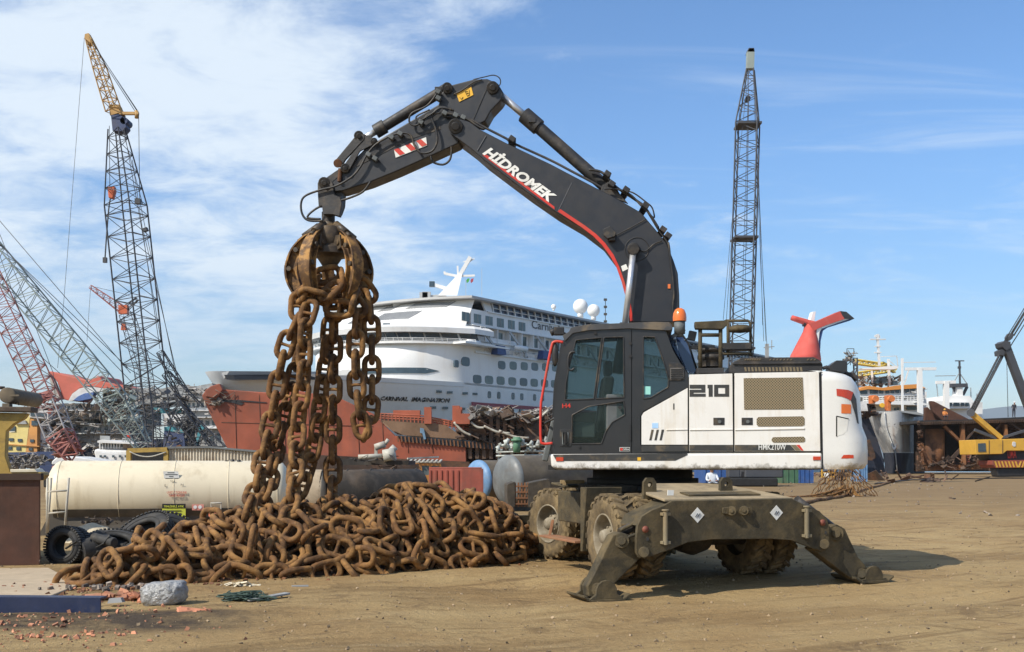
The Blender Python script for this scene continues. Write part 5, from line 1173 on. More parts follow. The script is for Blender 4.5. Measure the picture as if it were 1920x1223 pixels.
mb = MB(); mb.cyl(W(719,855,28), W(741,851,28), .16); mb.cyl(W(672,857,28), W(716,855,28), .06); mb.bar(W(705,838,29), W(705,862,29), .08); mb.bar(W(735,846,28.2), W(735,864,28.2), .08); mb.cyl(W(703,839,29), W(722,833,29), .09); mb.cyl(W(722,833,29), W(728,824,29), .05); mb.cyl(W(733,846,28.2), W(741,838,28.2), .09); pieces(mb, 'white_pipe', m_galv, sm2)
# ================================================================ the white cruise ship
m_shipw = M('ship_white_paint', (.74, .74, .72), .5, var=.04, vs=.08, dirt=(.55, .52, .46), ds=.06, dt=(.55, .75), damt=.35, bump=0, streak=((.50, .42, .32), .6, .22))
m_shipg = M('ship_grey_trim', (.42, .42, .41), .6, var=.1, vs=.3, bump=0)
m_louv = M('louver_shadow_grey', (.22, .23, .24), .8, bump=0)
m_win = M('ship_window_glass', (.045, .07, .09), .12, var=.3, vs=.6, bump=0)
m_winb = M('ship_blue_glass', (.02, .032, .07), .15, var=.3, vs=.6, bump=0)
m_wing = M('ship_greenish_glass', (.09, .125, .125), .15, var=.3, vs=.5, bump=0)
m_sred = M('ship_red_paint', (.50, .07, .05), .75, var=.08, vs=.2, bump=0, dirt=(.5, .2, .15), ds=.3, damt=.3)
m_sblue = M('ship_navy_paint', (.02, .05, .16), .5, bump=0)
m_black2 = M('sooty_black', (.02, .02, .022), .6, bump=0)
CS = Plane(-7.5, 150, math.atan2(.811, .585)); SHIP = thing('cruise_ship', CS.l(0, 14, 0), 'huge white beached cruise ship with a red winged funnel, behind the chains and the cab', 'cruise ship')
def cont(uc, uf, p, z, ua=None, B=28., n=28, inset=0.):
    h = B/2; out = [] if ua is None else [CS.l(ua, inset, z)]
    for k in range(n+1):
        v = B*k/n; vv = inset+(B-2*inset)*k/n; out.append(CS.l(uf+(uc-uf)*abs(v/h-1)**p, vv, z))
    if ua is not None: out.append(CS.l(ua, B-inset, z))
    return out
hull = MB(); rows_ = []
for z, uf, p, ins, uc in ((-3,-16,1.05,3.0,16),(1,-18,1.1,1.4,12),(5,-21,1.2,.5,8),(9,-26,1.45,.12,5),(11.2,-31,1.7,0,2),(12.6,-32,1.8,0,1)): rows_.append(cont(uc, uf, p, z, 178, inset=ins))
hull.loft(rows_, smooth=True); top_ = rows_[-1]
HU = hull.build('hull', m_shipw, SHIP)
fd_ = MB(); a_ = cont(1, -31.5, 1.8, 12.0, 40); fd_.v = a_; fd_.f = [list(range(len(a_)))]; fd_.sm = [False]; fd_.build('foredeck', m_shipg, SHIP)
mb = MB(); mb.loft([cont(1.3,-8,2.6,12.3,178), cont(1,-8.3,2.6,15,178), cont(.6,-8.0,2.6,17.2,178), cont(.4,-7.0,2.6,17.9,178)]); mb.build('front_wall', m_shipw, SHIP)
mb = MB(); o_ = []
for z in (13.7, 14.1, 14.5):
    row = []
    for k in range(25): v = 3.1+ (28-3.1)*k/24 if z != 14.1 else 1.9+(28-1.9)*k/24; row.append(CS.l(-8.12+(1.15+8.12)*abs(v/14-1)**2.6-.12, v, z))
    o_.append(row)
mb.loft(o_); mb.build('mooring_slot', m_shipg, SHIP)
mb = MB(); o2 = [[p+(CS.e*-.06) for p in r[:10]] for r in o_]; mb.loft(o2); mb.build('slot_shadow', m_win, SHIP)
mb = MB(); mb.loft([cont(1.2,-7.2,2.8,17.9,14), cont(1.2,-7.2,2.8,19.5,14)], smooth=False); mb.build('bridge_wall', m_shipw, SHIP)
for k in range(19):
    v0 = -1.2+k*1.5; f_ = lambda v, z, d=.15: CS.l(-7.2+(1.2+7.2)*abs(min(v,28)/14-1)**2.8-d, v, z)
    MB().prism([f_(v0, 18.35), f_(v0+1.3, 18.35), f_(v0+1.42, 19.4, .45), f_(v0+.12, 19.4, .45)], CS.e*.08).build('bridge_window', m_win, SHIP)
mb = MB(); mb.loft([cont(1.8,-8.2,2.8,17.9,10,inset=-1.6), cont(1.8,-8.2,2.8,18.15,10,inset=-1.6)], smooth=False); a_ = cont(1.8,-8.2,2.8,17.9,10,inset=-1.6); mb.add(a_, [list(range(len(a_)))]); 
mb.prism([CS.l(-1.2,-2.2,17.85), CS.l(5.5,-2.2,17.85), CS.l(5.5,0,17.85), CS.l(-1.2,0,17.85)], (0,0,.3)); mb.build('bridge_walkway', m_shipw, SHIP)
rail = MB()
for zz_ in (18.2, 18.4, 18.6): rail.tube(cont(1.8,-8.2,2.8,zz_,inset=-1.6), .035, 4, smooth=False)
for k in range(0, 29, 1): p = cont(1.8,-8.2,2.8,18.1,inset=-1.6)[k]; rail.bar(p, p+pz*.5, .06)
rail.build('bridge_rail', m_shipw, SHIP)
mb = MB(); mb.loft([cont(1.6,-8.6,2.8,19.4,6,inset=-1.7), cont(1.6,-8.9,2.8,20.1,6,inset=-1.7), cont(2.4,-7.2,2.8,20.6,6,inset=-.8)], smooth=False); a_ = cont(2.4,-7.2,2.8,20.6,6,inset=-.8); mb.add(a_, [list(range(len(a_)))]); mb.build('bridge_visor', m_shipw, SHIP)
# sloping front
def slope(v, t, d=0.): uf = -5.2+6.4*t; uc = 2.0+2.2*t; return CS.l(uf+(uc-uf)*abs(v/14-1)**2.6-d, .4+v*27.2/28, 20.6+4.1*t)
mb = MB(); rws = [[slope(28*k/32, t) for k in range(33)] for t in (0, .33, .66, 1)]; mb.loft(rws); mb.build('sloping_front', m_shipw, SHIP)
for v0, v1, t0_, t1_, n_ in ((6.2,13.0,.30,.62,15),(14.6,18.5,.30,.62,9),(1.8+.6,9.0,.74,.96,13),(11.5,14.5,.74,.94,6)):
    for k in range(n_):
        v = v0+(v1-v0)*k/n_; mb = MB(); mb.prism([slope(v+.9, t0_, .10), slope(v+1.15, t0_, .10), slope(v+.25, t1_, .10), slope(v, t1_, .10)], CS.e*.06+Vector((0,0,-.02))); mb.build('front_louver', m_louv, SHIP)
mb = MB(); mb.box(slope(9.5,.08,.05), (1.0,.4,.35)); mb.build('front_hatch', m_win, SHIP)
mb = MB()
for a_, z in ((cont(2.6,-.6,2.2,24.75,120,inset=-.35), 24.7),): mb.prism(a_, (0,0,.32))
mb.build('roof_slab', m_shipg, SHIP)
# side body
mb = MB(); mb.prism([CS.l(2.2,.8,17.2), CS.l(178,.8,17.2), CS.l(178,27,17.2), CS.l(2.2,27,17.2)], (0,0,3.9)); mb.build('cabin_block', m_shipw, SHIP)
mb = MB(); mb.prism([CS.l(3.4,.45,21.05), CS.l(178,.45,21.05), CS.l(178,27,21.05), CS.l(3.4,27,21.05)], (0,0,2.3)); mb.build('upper_cabin_block', m_shipw, SHIP)
mb = MB(); mb.prism([CS.l(8.2,.9,23.2), CS.l(118,.9,23.2), CS.l(118,26,23.2), CS.l(8.2,26,23.2)], (0,0,1.55)); mb.build('glazed_gallery', m_winb, SHIP)
mb = MB(); mb.prism([CS.l(7.2,.2,23.25), CS.l(126,.2,23.25), CS.l(126,2.2,23.25), CS.l(7.2,2.2,23.25)], (0,0,.16)); mb.prism([CS.l(7.0,.5,23.4), CS.l(8.6,.5,23.4), CS.l(8.6,.9,24.75), CS.l(6.6,.9,24.75)], CS.n*.3); mb.build('gallery_sill', m_shipw, SHIP)
for k in range(60):
    u = 8.8+k*1.85; mb = MB(); mb.prism([CS.l(u,.45,23.35), CS.l(u+.22,.45,23.35), CS.l(u+.22,.75,24.75), CS.l(u,.75,24.75)], CS.n*.16); mb.build('gallery_mullion', m_shipw, SHIP)
mb = MB(); mb.tube([CS.l(8.8,.4,24.0), CS.l(119,.4,24.0)], .05, 4); mb.build('gallery_rail', m_shipw, SHIP)
mb = MB(); mb.prism([CS.l(126,1.0,22.7), CS.l(178,1.0,22.7), CS.l(178,26,22.7), CS.l(126,26,22.7)], (0,0,1.5)); mb.build('aft_deckhouse', m_shipw, SHIP)
uf_ = lambda x, y, o=.45: (CS.p(*C7(x, y), o)-CS.c-CS.n*o).dot(CS.e)
uA, uB = uf_(662, 350), uf_(963, 390)
for k in range(6):
    u = uA+(uB-uA)*k/5; mb = MB(); mb.prism([CS.l(u-.85,.40,21.4), CS.l(u+.85,.40,21.4), CS.l(u+.85,.40,22.7), CS.l(u-.85,.40,22.7)], CS.n*.06); w_ = mb.build('cabin_window', m_wing, SHIP)
    mb = MB(); mb.bar(CS.l(u,.37,21.4), CS.l(u,.37,22.7), .06, .05); mb.build('mullion', m_shipg, w_)
text3('ship_lettering', 'Carnival', m_charcoal, CS, .40, C7(1015,413), C7(1163,437), 1.25, SHIP, fat=.012)
for k in range(26):
    u = 4.6+k*3.1; mb = MB(); mb.prism([CS.l(u-.6,.72,19.2), CS.l(u+.6,.72,19.2), CS.l(u+.6,.72,20.6), CS.l(u-.6,.72,20.6)], CS.n*.09); mb.build('cabin_door', m_wing if k % 3 else m_win, SHIP)
    mb = MB(); mb.prism([CS.l(u+1.35,-.1,18.8), CS.l(u+1.55,-.1,18.8), CS.l(u+1.55,-.1,20.95), CS.l(u+1.35,-.1,20.95)], CS.n*.85); mb.build('balcony_divider', m_shipw, SHIP)
mb = MB(); mb.prism([CS.l(3,-.25,18.75), CS.l(120,-.25,18.75), CS.l(120,.8,18.75), CS.l(3,.8,18.75)], (0,0,.14)); mb.prism([CS.l(3,-.25,20.9), CS.l(120,-.25,20.9), CS.l(120,.8,20.9), CS.l(3,.8,20.9)], (0,0,.12)); mb.build('balcony_slab', m_shipw, SHIP)
# boat deck
mb = MB(); mb.prism([CS.l(5.6,.9,17.22), CS.l(140,.9,17.22), CS.l(140,.95,17.22), CS.l(5.6,.95,17.22)], (0,0,1.0)); mb.build('boat_deck_recess', m_win, SHIP)
rail = MB()
for zz_ in (17.6, 17.9, 18.2): rail.tube([CS.l(5.5,-.3,zz_), CS.l(110,-.3,zz_)], .035, 4)
for k in range(70): rail.bar(CS.l(5.5+k*1.5,-.3,17.2), CS.l(5.5+k*1.5,-.3,18.2), .07)
rail.build('boat_deck_rail', m_shipw, SHIP)
for k in range(8):
    u = uf_(760,460)+k*7.2; mb = MB(); mb.bar(CS.l(u-2.6,-.9,20.6), CS.l(u+1.4,-.9,17.7), .22, .35); mb.bar(CS.l(u+1.2,-.9,17.2), CS.l(u+1.6,-.9,18.4), .35); mb.build('davit', m_shipg, SHIP)
    mb = MB(); scrap(mb, lambda g_: CS.l(u+g_.uniform(-2.8,2.6), -.6, 17.3+g_.random()*.9), 16, .3, .8, seed=k); mb.build('deck_gear', m_shipg if k % 2 else m_galv, SHIP)
for x, y in ((840,532),(1082,558)): q = CS.p(*C7(x,y), -1.0); mb = MB(); mb.box(q, (2.2,1.2,1.3), Matrix.Rotation(R(54),3,'Z'), .8); mb.build('blue_cover', m_sblue, SHIP)
for x, y in ((705,492),(960,522)): 
    q = CS.p(*C7(x,y), -1.2); mb = MB(); mb.tube([q-CS.e*1.6, q-CS.e*1.3, q+CS.e*1.3, q+CS.e*1.6], [.15,.4,.4,.15], 10); mb.build('life_raft', m_shipw, SHIP)
mb = MB(); mb.prism([CS.l(3.5,-.35,17.0), CS.l(178,-.35,17.0), CS.l(178,.9,17.0), CS.l(3.5,.9,17.0)], (0,0,.22)); mb.build('boat_deck_edge', m_shipw, SHIP)
# hull side plating from 12.5 to 17 and its openings
def oct_win(x, y, w, h, mat=m_wing, off=-.05, name='porthole', rnd=.35):
    p = CS.p(*C7(x, y), 0); k = (p-Vector((0,0,0))).y/2000*1/2.844; hw, hh = w, h
    c_ = min(hw, hh)*rnd*2; o = []
    for a in np.linspace(0, 2*math.pi, 16, endpoint=False):
        sx_ = math.copysign(abs(math.cos(a))**.55, math.cos(a))*hw; sz_ = math.copysign(abs(math.sin(a))**.55, math.sin(a))*hh; o.append(p+CS.e*sx_+pz*sz_+CS.n*off)
    mb = MB(); mb.prism(o, CS.n*.3); mb.build(name, mat, SHIP)
for i, x in enumerate((855,916,975,1031,1088,1140,1190,1240)): oct_win(x, 611+(x-855)*.048, .92, .62, m_wing if i % 3 else m_win)
for i, x in enumerate((724,787,849,911,971,1028,1083,1136,1190)): oct_win(x, 686+(x-724)*.062, 1.0, .62, m_wing if i % 4 else m_win)
oct_win(663,592,.9,.66,m_win); oct_win(615,604,.45,.52,m_win)
for i, x in enumerate((789,839,915,962,1030,1073)): oct_win(x, 769+(x-789)*.06, .40, .52, m_win, name='square_port')
for i, x in enumerate((911,958,1030,1073)): oct_win(x, 856+(x-911)*.05, .40, .52, m_win, name='square_port')
for x, y in ((515,752),(529,753),(571,757),(586,757),(654,762),(667,762),(706,765),(719,765),(483,838),(498,838),(547,840),(562,840),(640,845),(653,845),(694,847),(707,847),(775,852),(788,852),(827,854),(839,854)):
    a0 = CS.p(*C7(x, y), 0); z_ = a0.z; ins_ = np.interp(z_, [-3,1,5,9,11.2,12.6,30], [3,1.4,.5,.12,0,0,0]); u_ = (CS.p(*C7(x,y), ins_)-CS.c-CS.n*ins_).dot(CS.e); 
    mb = MB()
    def hp(u, z):
        zs = [-3,1,5,9,11.2,12.6]; uf = np.interp(z, zs, [-16,-18,-21,-26,-31,-32]); p_ = np.interp(z, zs, [1.05,1.1,1.2,1.45,1.7,1.8]); uc = np.interp(z, zs, [16,12,8,5,2,1]); ins = np.interp(z, zs, [3,1.4,.5,.12,0,0])
        if u >= uc: return ins
        return 14*(1-min(1, max(0, (u-uf)/(uc-uf)))**(1/p_)) if True else 0
    for _ in range(6): o2_ = max(ins_, hp(u_, z_)); pp2 = CS.p(*C7(x,y), o2_); u_ = (pp2-CS.c-CS.n*o2_).dot(CS.e); z_ = pp2.z
    mb.box(pp2-Vector((0,.12,0)), (.42,.25,.32)); mb.build('hull_port', m_win, SHIP)
def hull_hit(px, py):
    zs = [-3,1,5,9,11.2,12.6]; d = Vector(((px-960)/F, 1, (HZ-py)/F)); lo, hi = 90., 190.; prev = None
    for i in range(400):
        t_ = 95+i*.25; q = Vector((d.x*t_, d.y*t_, H+d.z*t_)); r_ = q-CS.c; u = r_.dot(CS.e); v = r_.dot(CS.n); z = q.z
        if u >= np.interp(z, zs, [16,12,8,5,2,1]): b_ = np.interp(z, zs, [3,1.4,.5,.12,0,0])
        else:
            uf = np.interp(z, zs, [-16,-18,-21,-26,-31,-32]); p_ = np.interp(z, zs, [1.05,1.1,1.2,1.45,1.7,1.8]); uc = np.interp(z, zs, [16,12,8,5,2,1]); ins = np.interp(z, zs, [3,1.4,.5,.12,0,0])
            if u < uf: continue
            b_ = 14-(14-ins)*(1-((uc-u)/(uc-uf))**p_) if False else 14*(1-1)+ (14 - (14-ins)*(1-(1-min(1,(u-uf)/(uc-uf)))**1)) if False else ins+(14-ins)*(((uc-u)/(uc-uf))**(1/p_) if False else 1-((u-uf)/(uc-uf))**(1/p_))
        if v >= b_: return q
    return None
tmp = MB()
cu = bpy.data.curves.new('n', 'FONT'); cu.body = 'CARNIVAL  IMAGINATION'; cu.shear = .35; cu.offset = .012; cu.resolution_u = 2
ob = bpy.data.objects.new('tmp', cu); COL.objects.link(ob); bpy.context.view_layer.update(); me = bpy.data.meshes.new_from_object(ob.evaluated_get(bpy.context.evaluated_depsgraph_get())); bpy.data.objects.remove(ob)
xs_ = [v.co.x for v in me.vertices]; x0_, x1_ = min(xs_), max(xs_); vv = []
for v in me.vertices:
    f = (v.co.x-x0_)/(x1_-x0_); px_ = C7(212+f*370, 0)[0]; py_ = C7(0, 800+f*12 - v.co.y*30)[1]; q = hull_hit(px_, py_)
    vv.append((q if q is not None else CS.p(px_, py_, 5))-Vector((0,.35,0)))
tmp.add(vv, [list(p.vertices) for p in me.polygons]); tl = tmp.build('bow_lettering', m_charcoal, SHIP)
sm = tl.modifiers.new('t', 'SOLIDIFY'); sm.thickness = .1
mb = MB(); p0_ = CS.p(*C7(667,809), 0); z0_ = p0_.z; u0_ = (p0_-CS.c).dot(CS.e); mb.prism([CS.l(max(u0_,3), .06, z0_-.42), CS.l(180, .06, z0_-.42), CS.l(180, .06, z0_+.1), CS.l(max(u0_,3), .06, z0_+.1)], -CS.n*.14); mb.build('red_line', M('deep_red_line', (.25,.03,.04), .5, bump=0), SHIP)
# mast and domes
CM = Plane(CS.l(0,14,0).x, CS.l(0,14,0).y, 0)
mb = MB(); mb.loft([[CM.p(*C7(515,240),-1.5), CM.p(*C7(618,240),-1.5), CM.p(*C7(618,240),2), CM.p(*C7(515,240),2)], [CM.p(*C7(600,150),-.7), CM.p(*C7(640,148),-.7), CM.p(*C7(640,148),.8), CM.p(*C7(600,150),.8)], [CM.p(*C7(618,128),-.5), CM.p(*C7(644,128),-.5), CM.p(*C7(644,128),.5), CM.p(*C7(618,128),.5)]], closed=True, smooth=False, caps=True)
for a, b, w in (((632,132),(688,35),.55),((548,122),(625,138),.35),((625,136),(712,134),.3),((570,207),(480,178),.5),((622,130),(620,82),.25),((672,68),(706,44),.15),((650,60),(710,44),.12),((560,205),(600,215),.5)): mb.bar(CM.p(*C7(*a),0), CM.p(*C7(*b),0), w)
mb.bar(CM.p(*C7(550,112),0), CM.p(*C7(552,128),0), .3); mb.build('mast', m_shipw, SHIP)
mb = MB(); mb.box(CM.p(*C7(484,180),0), (.8,.6,.8)); mb.build('radar', m_win, SHIP)
mb = MB(); mb.bar(CM.p(*C7(664,240),-2), CM.p(*C7(664,150),-2), .06); mb.bar(CM.p(*C7(749,240),-2), CM.p(*C7(749,95),-2), .05); mb.build('flag_halyard', m_shipg, SHIP)
for x, cm_ in ((666, M('green_flag', (.06,.30,.06), .7, bump=0)), (688, M('red_flag', (.35,.05,.07), .7, bump=0))):
    mb = MB(); mb.prism(P(CM, C7, [(x,160),(x+6,150),(x+18,148),(x+14,165),(x+3,174)], -2), (0,.06,0)); mb.build('flag', cm_, SHIP)
for x, y, r in ((1275,298,40),(1345,320,34),(1132,300,14)):
    q = CS.p(*C7(x,y), 9); rr = r/2.844/2000*q.y; mb = MB(); mb.lathe([(rr*math.sin(a), -rr*math.cos(a)) for a in np.linspace(.02, math.pi, 12)]+[], q, pz, 20); mb.cyl(q-pz*rr*1.5, q-pz*rr*.8, rr*.4); mb.build('radar_dome', m_shipw, SHIP)
mb = MB(); q = CS.p(*C7(1408,262),12); mb.bar(q-pz*6, q, .12)
for k in range(4): mb.box(q-pz*(k*1.4), (.6,.6,.4))
mb.build('aerial', m_charcoal, SHIP)
mb = MB(); 
for x, y in ((440,243),(455,240),(300,300)): q = CM.p(*C7(x,y),0); mb.box(q, (1.2,1,1.0))
mb.bar(CM.p(*C7(430,250),0), CM.p(*C7(560,240),0), .4); pieces(mb, 'roof_gear', m_shipg, SHIP)
# foredeck dark breakwater seen left of the chains
mb = MB(); q0 = W(418, 697, 128); q1 = W(520, 699, 134)
mb.prism([W(415,699,130), W(420,711,130), W(600,712,138), W(600,697,138), W(430,696,130)], (3,14,0)); mb.build('foredeck_roof', m_shipg, SHIP)
mb = MB(); mb.prism([W(420,703,129.6), W(425,711.5,129.6), W(600,712,137.6), W(600,701,137.6)], (1,.3,0)); mb.build('foredeck_recess', m_black2, SHIP)
# funnel
FP = Plane(CS.l(157,14,0).x, CS.l(157,14,0).y, R(6)); FD = FP.c.y
fn = MB()
def sec(cx, cy, w, dpt): c_ = FP.p(*C8(cx, cy), 0); ww_ = w/3.398/2000*FD; return [c_+Vector((math.cos(a)*ww_, math.sin(a)*dpt, 0)) for a in np.linspace(0, 2*math.pi, 20, endpoint=False)]
fn.loft([sec(236,400,98,5), sec(238,360,92,4.6), sec(255,270,62,3.2), sec(266,210,42,2.2), sec(272,165,38,1.8), sec(275,148,30,1.4)], closed=True, caps=True); FU = fn.build('funnel', m_sred, SHIP)
def wing(a, b, r0, r1, mat, name, fl=1.6):
    mb = MB(); A = FP.p(*C8(*a),0); B = FP.p(*C8(*b),0); k = FD/3.398/2000; d = (B-A).normalized(); up_ = d.cross(Vector((0,1,0))).normalized(); rr = []
    for t_ in np.linspace(0,1,6): c_ = A.lerp(B,t_); r_ = (r0+(r1-r0)*t_)*k; rr.append([c_+up_*math.cos(q)*r_+Vector((0,1,0))*math.sin(q)*r_*fl for q in np.linspace(0,2*math.pi,16,endpoint=False)])
    mb.loft(rr, closed=True, caps=True); return mb.build(name, mat, FU)
wing((285,165),(150,122),22,16,m_sred,'port_wing'); wing((225,157),(238,160),21,21,m_black2,'exhaust_ring',1.2)
mb = MB(); pr('starboard_wing', m_sred, FP, C8, [(262,150),(300,150),(460,80),(474,108),(490,130),(370,170),(318,192),(290,210)], -2.2, 2.2, FU, .35, 4, 3)
pr('wing_white_band', m_shipw, FP, C8, [(312,185),(330,172),(490,122),(520,130),(400,170),(345,188),(328,215),(322,290),(326,385),(312,350),(306,250)], -1.8, 1.8, FU, .2, 2)
pr('wing_blue_band', m_sblue, FP, C8, [(350,190),(400,172),(520,130),(550,128),(520,142),(378,186),(350,206),(336,270),(330,378),(324,330),(326,250),(334,212)], -1.5, 2.4, FU, .15, 2)
pr('wing_tip', m_black2, FP, C8, [(459,79),(500,84),(552,128),(520,130),(488,128),(474,108)], -2.1, 2.3, FU, .2, 2)
pr('funnel_fin', m_shipw, FP, C8, [(268,142),(284,84),(306,82),(296,150)], 1, 3, FU, .1)
pr('funnel_fin', m_shipw, FP, C8, [(195,115),(245,128),(275,150),(240,150),(200,125)], 1.5, 3.5, FU, .1)
# ================================================================ red rusting hull in front
m_redh = M('rusty_red_hull', (.32, .082, .040), .75, var=.3, vs=.25, dirt=(.14, .055, .035), ds=.16, dt=(.46, .62), damt=.6, bump=.15, bs=2, bd=.05, streak=((.16, .06, .04), .7, .45))
m_deck = M('brown_rust_deck', (.20, .12, .07), .9, var=.25, vs=.4, dirt=(.09, .06, .04), ds=.3, damt=.7, bump=.2, bs=3)
RH = Plane(0, 104, R(6)); rhx = RH.p(600, 800, 6); RED = thing('scrapped_red_hull', Vector((rhx.x, rhx.y, 0)), 'half scrapped red ship hull with a torn raked bow, lying before the white cruise ship', 'ship')
mb = MB(); low_ = [(378,742),(386,731),(400,729),(412,734),(418,730),(500,736),(560,733),(640,748),(700,776),(742,818),(800,826),(874,836),(876,900),(500,905),(455,880),(428,845),(400,790)]
rows_ = []
# flared bow: outline at hull side, extruded away; bow edge bevelled inwards
mb.prism(P(RH, ix, low_, 0), RH.n*9); mb.build('hull_plating', m_redh, RED, .12, 2)
pr('hull_bulwark', m_redh, RH, ix, [(395,724),(412,719),(418,731),(405,748),(386,744),(384,732)], -.5, .6, RED, .1)
mb = MB(); mb.prism(P(RH, K2, [(740,430),(790,440),(880,470),(1010,490),(1080,510),(1110,490),(1060,475),(1325,490),(1325,482),(1100,462),(900,455),(780,425)], -.06), RH.n*.1); mb.build('torn_gash', m_black2, RED)
mb = MB(); scrap(mb, lambda g_: RH.p(g_.uniform(384,420), g_.uniform(735,760), -.2), 24, .4, 1.4, seed=5); mb.build('torn_plates', m_mixscrap, RED)
mb = MB(); mb.prism(P(RH, ix, [(430,846),(880,866),(880,905),(460,900)], -.08), RH.n*.1); mb.build('dark_bottom', m_rustd, RED)
mb = MB()
for k in range(9): x = 440+k*46; mb.tube([RH.p(x, 740+k*6 if x > 560 else 740, -.03), RH.p(x+4, 850, -.03)], .025, 4)
mb.tube([RH.p(415,792,-.03), RH.p(700,800,-.03)], .025, 4); mb.build('plate_seam', m_rustd, RED)
mb = MB(); q = [RH.p(703,780,.2), RH.p(840,800,.2), RH.p(874,832,.2), RH.p(745,815,.2)]; mb.prism([q[3], q[2], q[1]+RH.n*8, q[0]+RH.n*8], (0,0,.15)); mb.build('open_deck', m_deck, RED)
mb = MB(); mb.prism(P(RH, C7, [(215,905),(555,930),(665,1008),(330,985),(270,955)], -.12), RH.n*.2); mb.build('deck_plate', m_deck, RED)
mb = MB(); mb.prism(P(RH, C7, [(292,986),(670,1010),(820,1030),(820,1060),(672,1050),(330,1018)], -.2), RH.n*.2); mb.build('side_openings', m_black2, RED)
mb = MB()
for k in range(26): x = 300+k*20; y = 988+k*1.6; mb.bar(RH.p(*C7(x,y), -.25), RH.p(*C7(x+4,y+32), -.25), .12)
mb.build('opening_bars', m_rusto, RED)
mb = MB(); mb.prism(P(RH, C7, [(180,868),(210,905),(560,935),(760,970),(760,900),(560,905),(430,888),(300,880)], 6), RH.n*.3); mb.build('inner_wall', m_rustd, RED)
mb = MB()
for yy in (0, 12, 24): mb.tube([RH.p(*C7(190,868+yy),.2), RH.p(*C7(430,880+yy),.2), RH.p(*C7(560,905+yy),.2), RH.p(*C7(680,935+yy),.2)], .06, 4)
for k in range(24): x = 190+k*20; y = 868+(x-190)*.11; mb.bar(RH.p(*C7(x,y),.2), RH.p(*C7(x,y+40),.2), .1)
mb.build('deck_railing', m_redh, RED)
mb = MB(); 
for x, y in ((462,880),(612,872),(625,880)): mb.box(RH.p(*C7(x,y),-.2), (.7,.7,1.6))
mb.box(RH.p(*C7(350,872),1), (2.6,1,.7)); pieces(mb, 'deck_post', m_redh, RED)
pr('blue_bracket', M('pale_blue_paint', (.15,.25,.35), .6), RH, C7, [(420,945),(440,950),(452,1005),(440,1008),(432,975),(420,972)], -.5, -.2, RED)
# stem and far side
mb = MB(); mb.prism(P(RH, ix, [(378,742),(400,790),(428,845),(455,880),(600,880),(600,745)], 9), RH.n*3); mb.build('far_plating', m_redh, RED, .3)
# wreckage to the right of the red hull
WR = thing('scrapped_hull_midsection', RH.l(-1, 2, 0), 'dark tangle of cut decks and beams between the red hull and the excavator cab', 'wreck')
m_wreck = M('wreck_debris', (.085, .055, .038), .9, var=.4, vs=1, island=.8, dirt=(.22, .10, .05), ds=.5, dt=(.5, .68), damt=.7, bump=.1)
m_wreckg = M('grey_wreck_debris', (.24, .225, .205), .85, var=.3, vs=.8, island=.85, dirt=(.16, .09, .05), ds=.3, dt=(.52, .7), damt=.6, bump=.1)
mb = MB(); mb.prism(P(RH, C7, [(600,1010),(640,905),(700,880),(840,862),(960,895),(1050,860),(1180,870),(1230,900),(1230,1130),(600,1140)], 7), RH.n*4); mb.build('block', m_rustd, WR)
mb = MB(); scrap(mb, lambda g_: RH.p(*C7(g_.uniform(640,1230), g_.uniform(870,1080)), g_.uniform(0,6)), 420, .6, 3.2, seed=9); mb.build('tangled_steel', m_wreck, WR)
mb = MB(); scrap(mb, lambda g_: (lambda t: RH.p(*C7(690+t*480, 872-14*math.sin(t*9)+g_.uniform(-14,18)), g_.uniform(-1,5)))(g_.random()), 170, .5, 1.9, seed=19); mb.build('torn_deck_edge', m_wreckg, WR)
mb = MB()
for a, b in (((600,915),(690,985)),((690,915),(760,945)),((760,935),(900,975)),((840,960),(1000,1000)),((1010,905),(1105,850))): mb.tube(smooth_path([RH.p(*C7(*a),-.6), RH.p(*C7((a[0]+b[0])/2,(a[1]+b[1])/2+12),-.6), RH.p(*C7(*b),-.6)],4), .12, 5)
pieces(mb, 'hanging_pipe', m_galv, WR)
for x0, x1, y in ((640,1230,925),(660,1230,975),(640,1230,1020)):
    mb = MB(); mb.prism(P(RH, C7, [(x0,y),(x1,y+6),(x1,y+14),(x0,y+9)], .5), RH.n*7); mb.build('deck_edge', m_rusto, WR)
mb = MB()
for k in range(16): x = 650+k*37; mb.bar(RH.p(*C7(x,880 if k > 3 else 960), .4), RH.p(*C7(x,1110), .4), .35)
pieces(mb, 'frame_post', m_wreck, WR)
mb = MB(); mb.box(RH.p(*C7(655,898),-.4), (1.1,1,1.0)); mb.box(RH.p(*C7(625,885),-.4), (.5,.8,1.4)); mb.build('orange_housing', m_redh, WR)
# low quay scrap strip running in front of the ships
mb = MB(); scrap(mb, lambda g_: Vector((g_.uniform(-30,6), g_.uniform(62,90), g_.random()*.5)), 260, .4, 2.0, seed=21); tag(mb.build('quay_scrap', m_wreck), 'low strip of scrap lying on the quay below the hulls', 'scrap', kind='stuff')
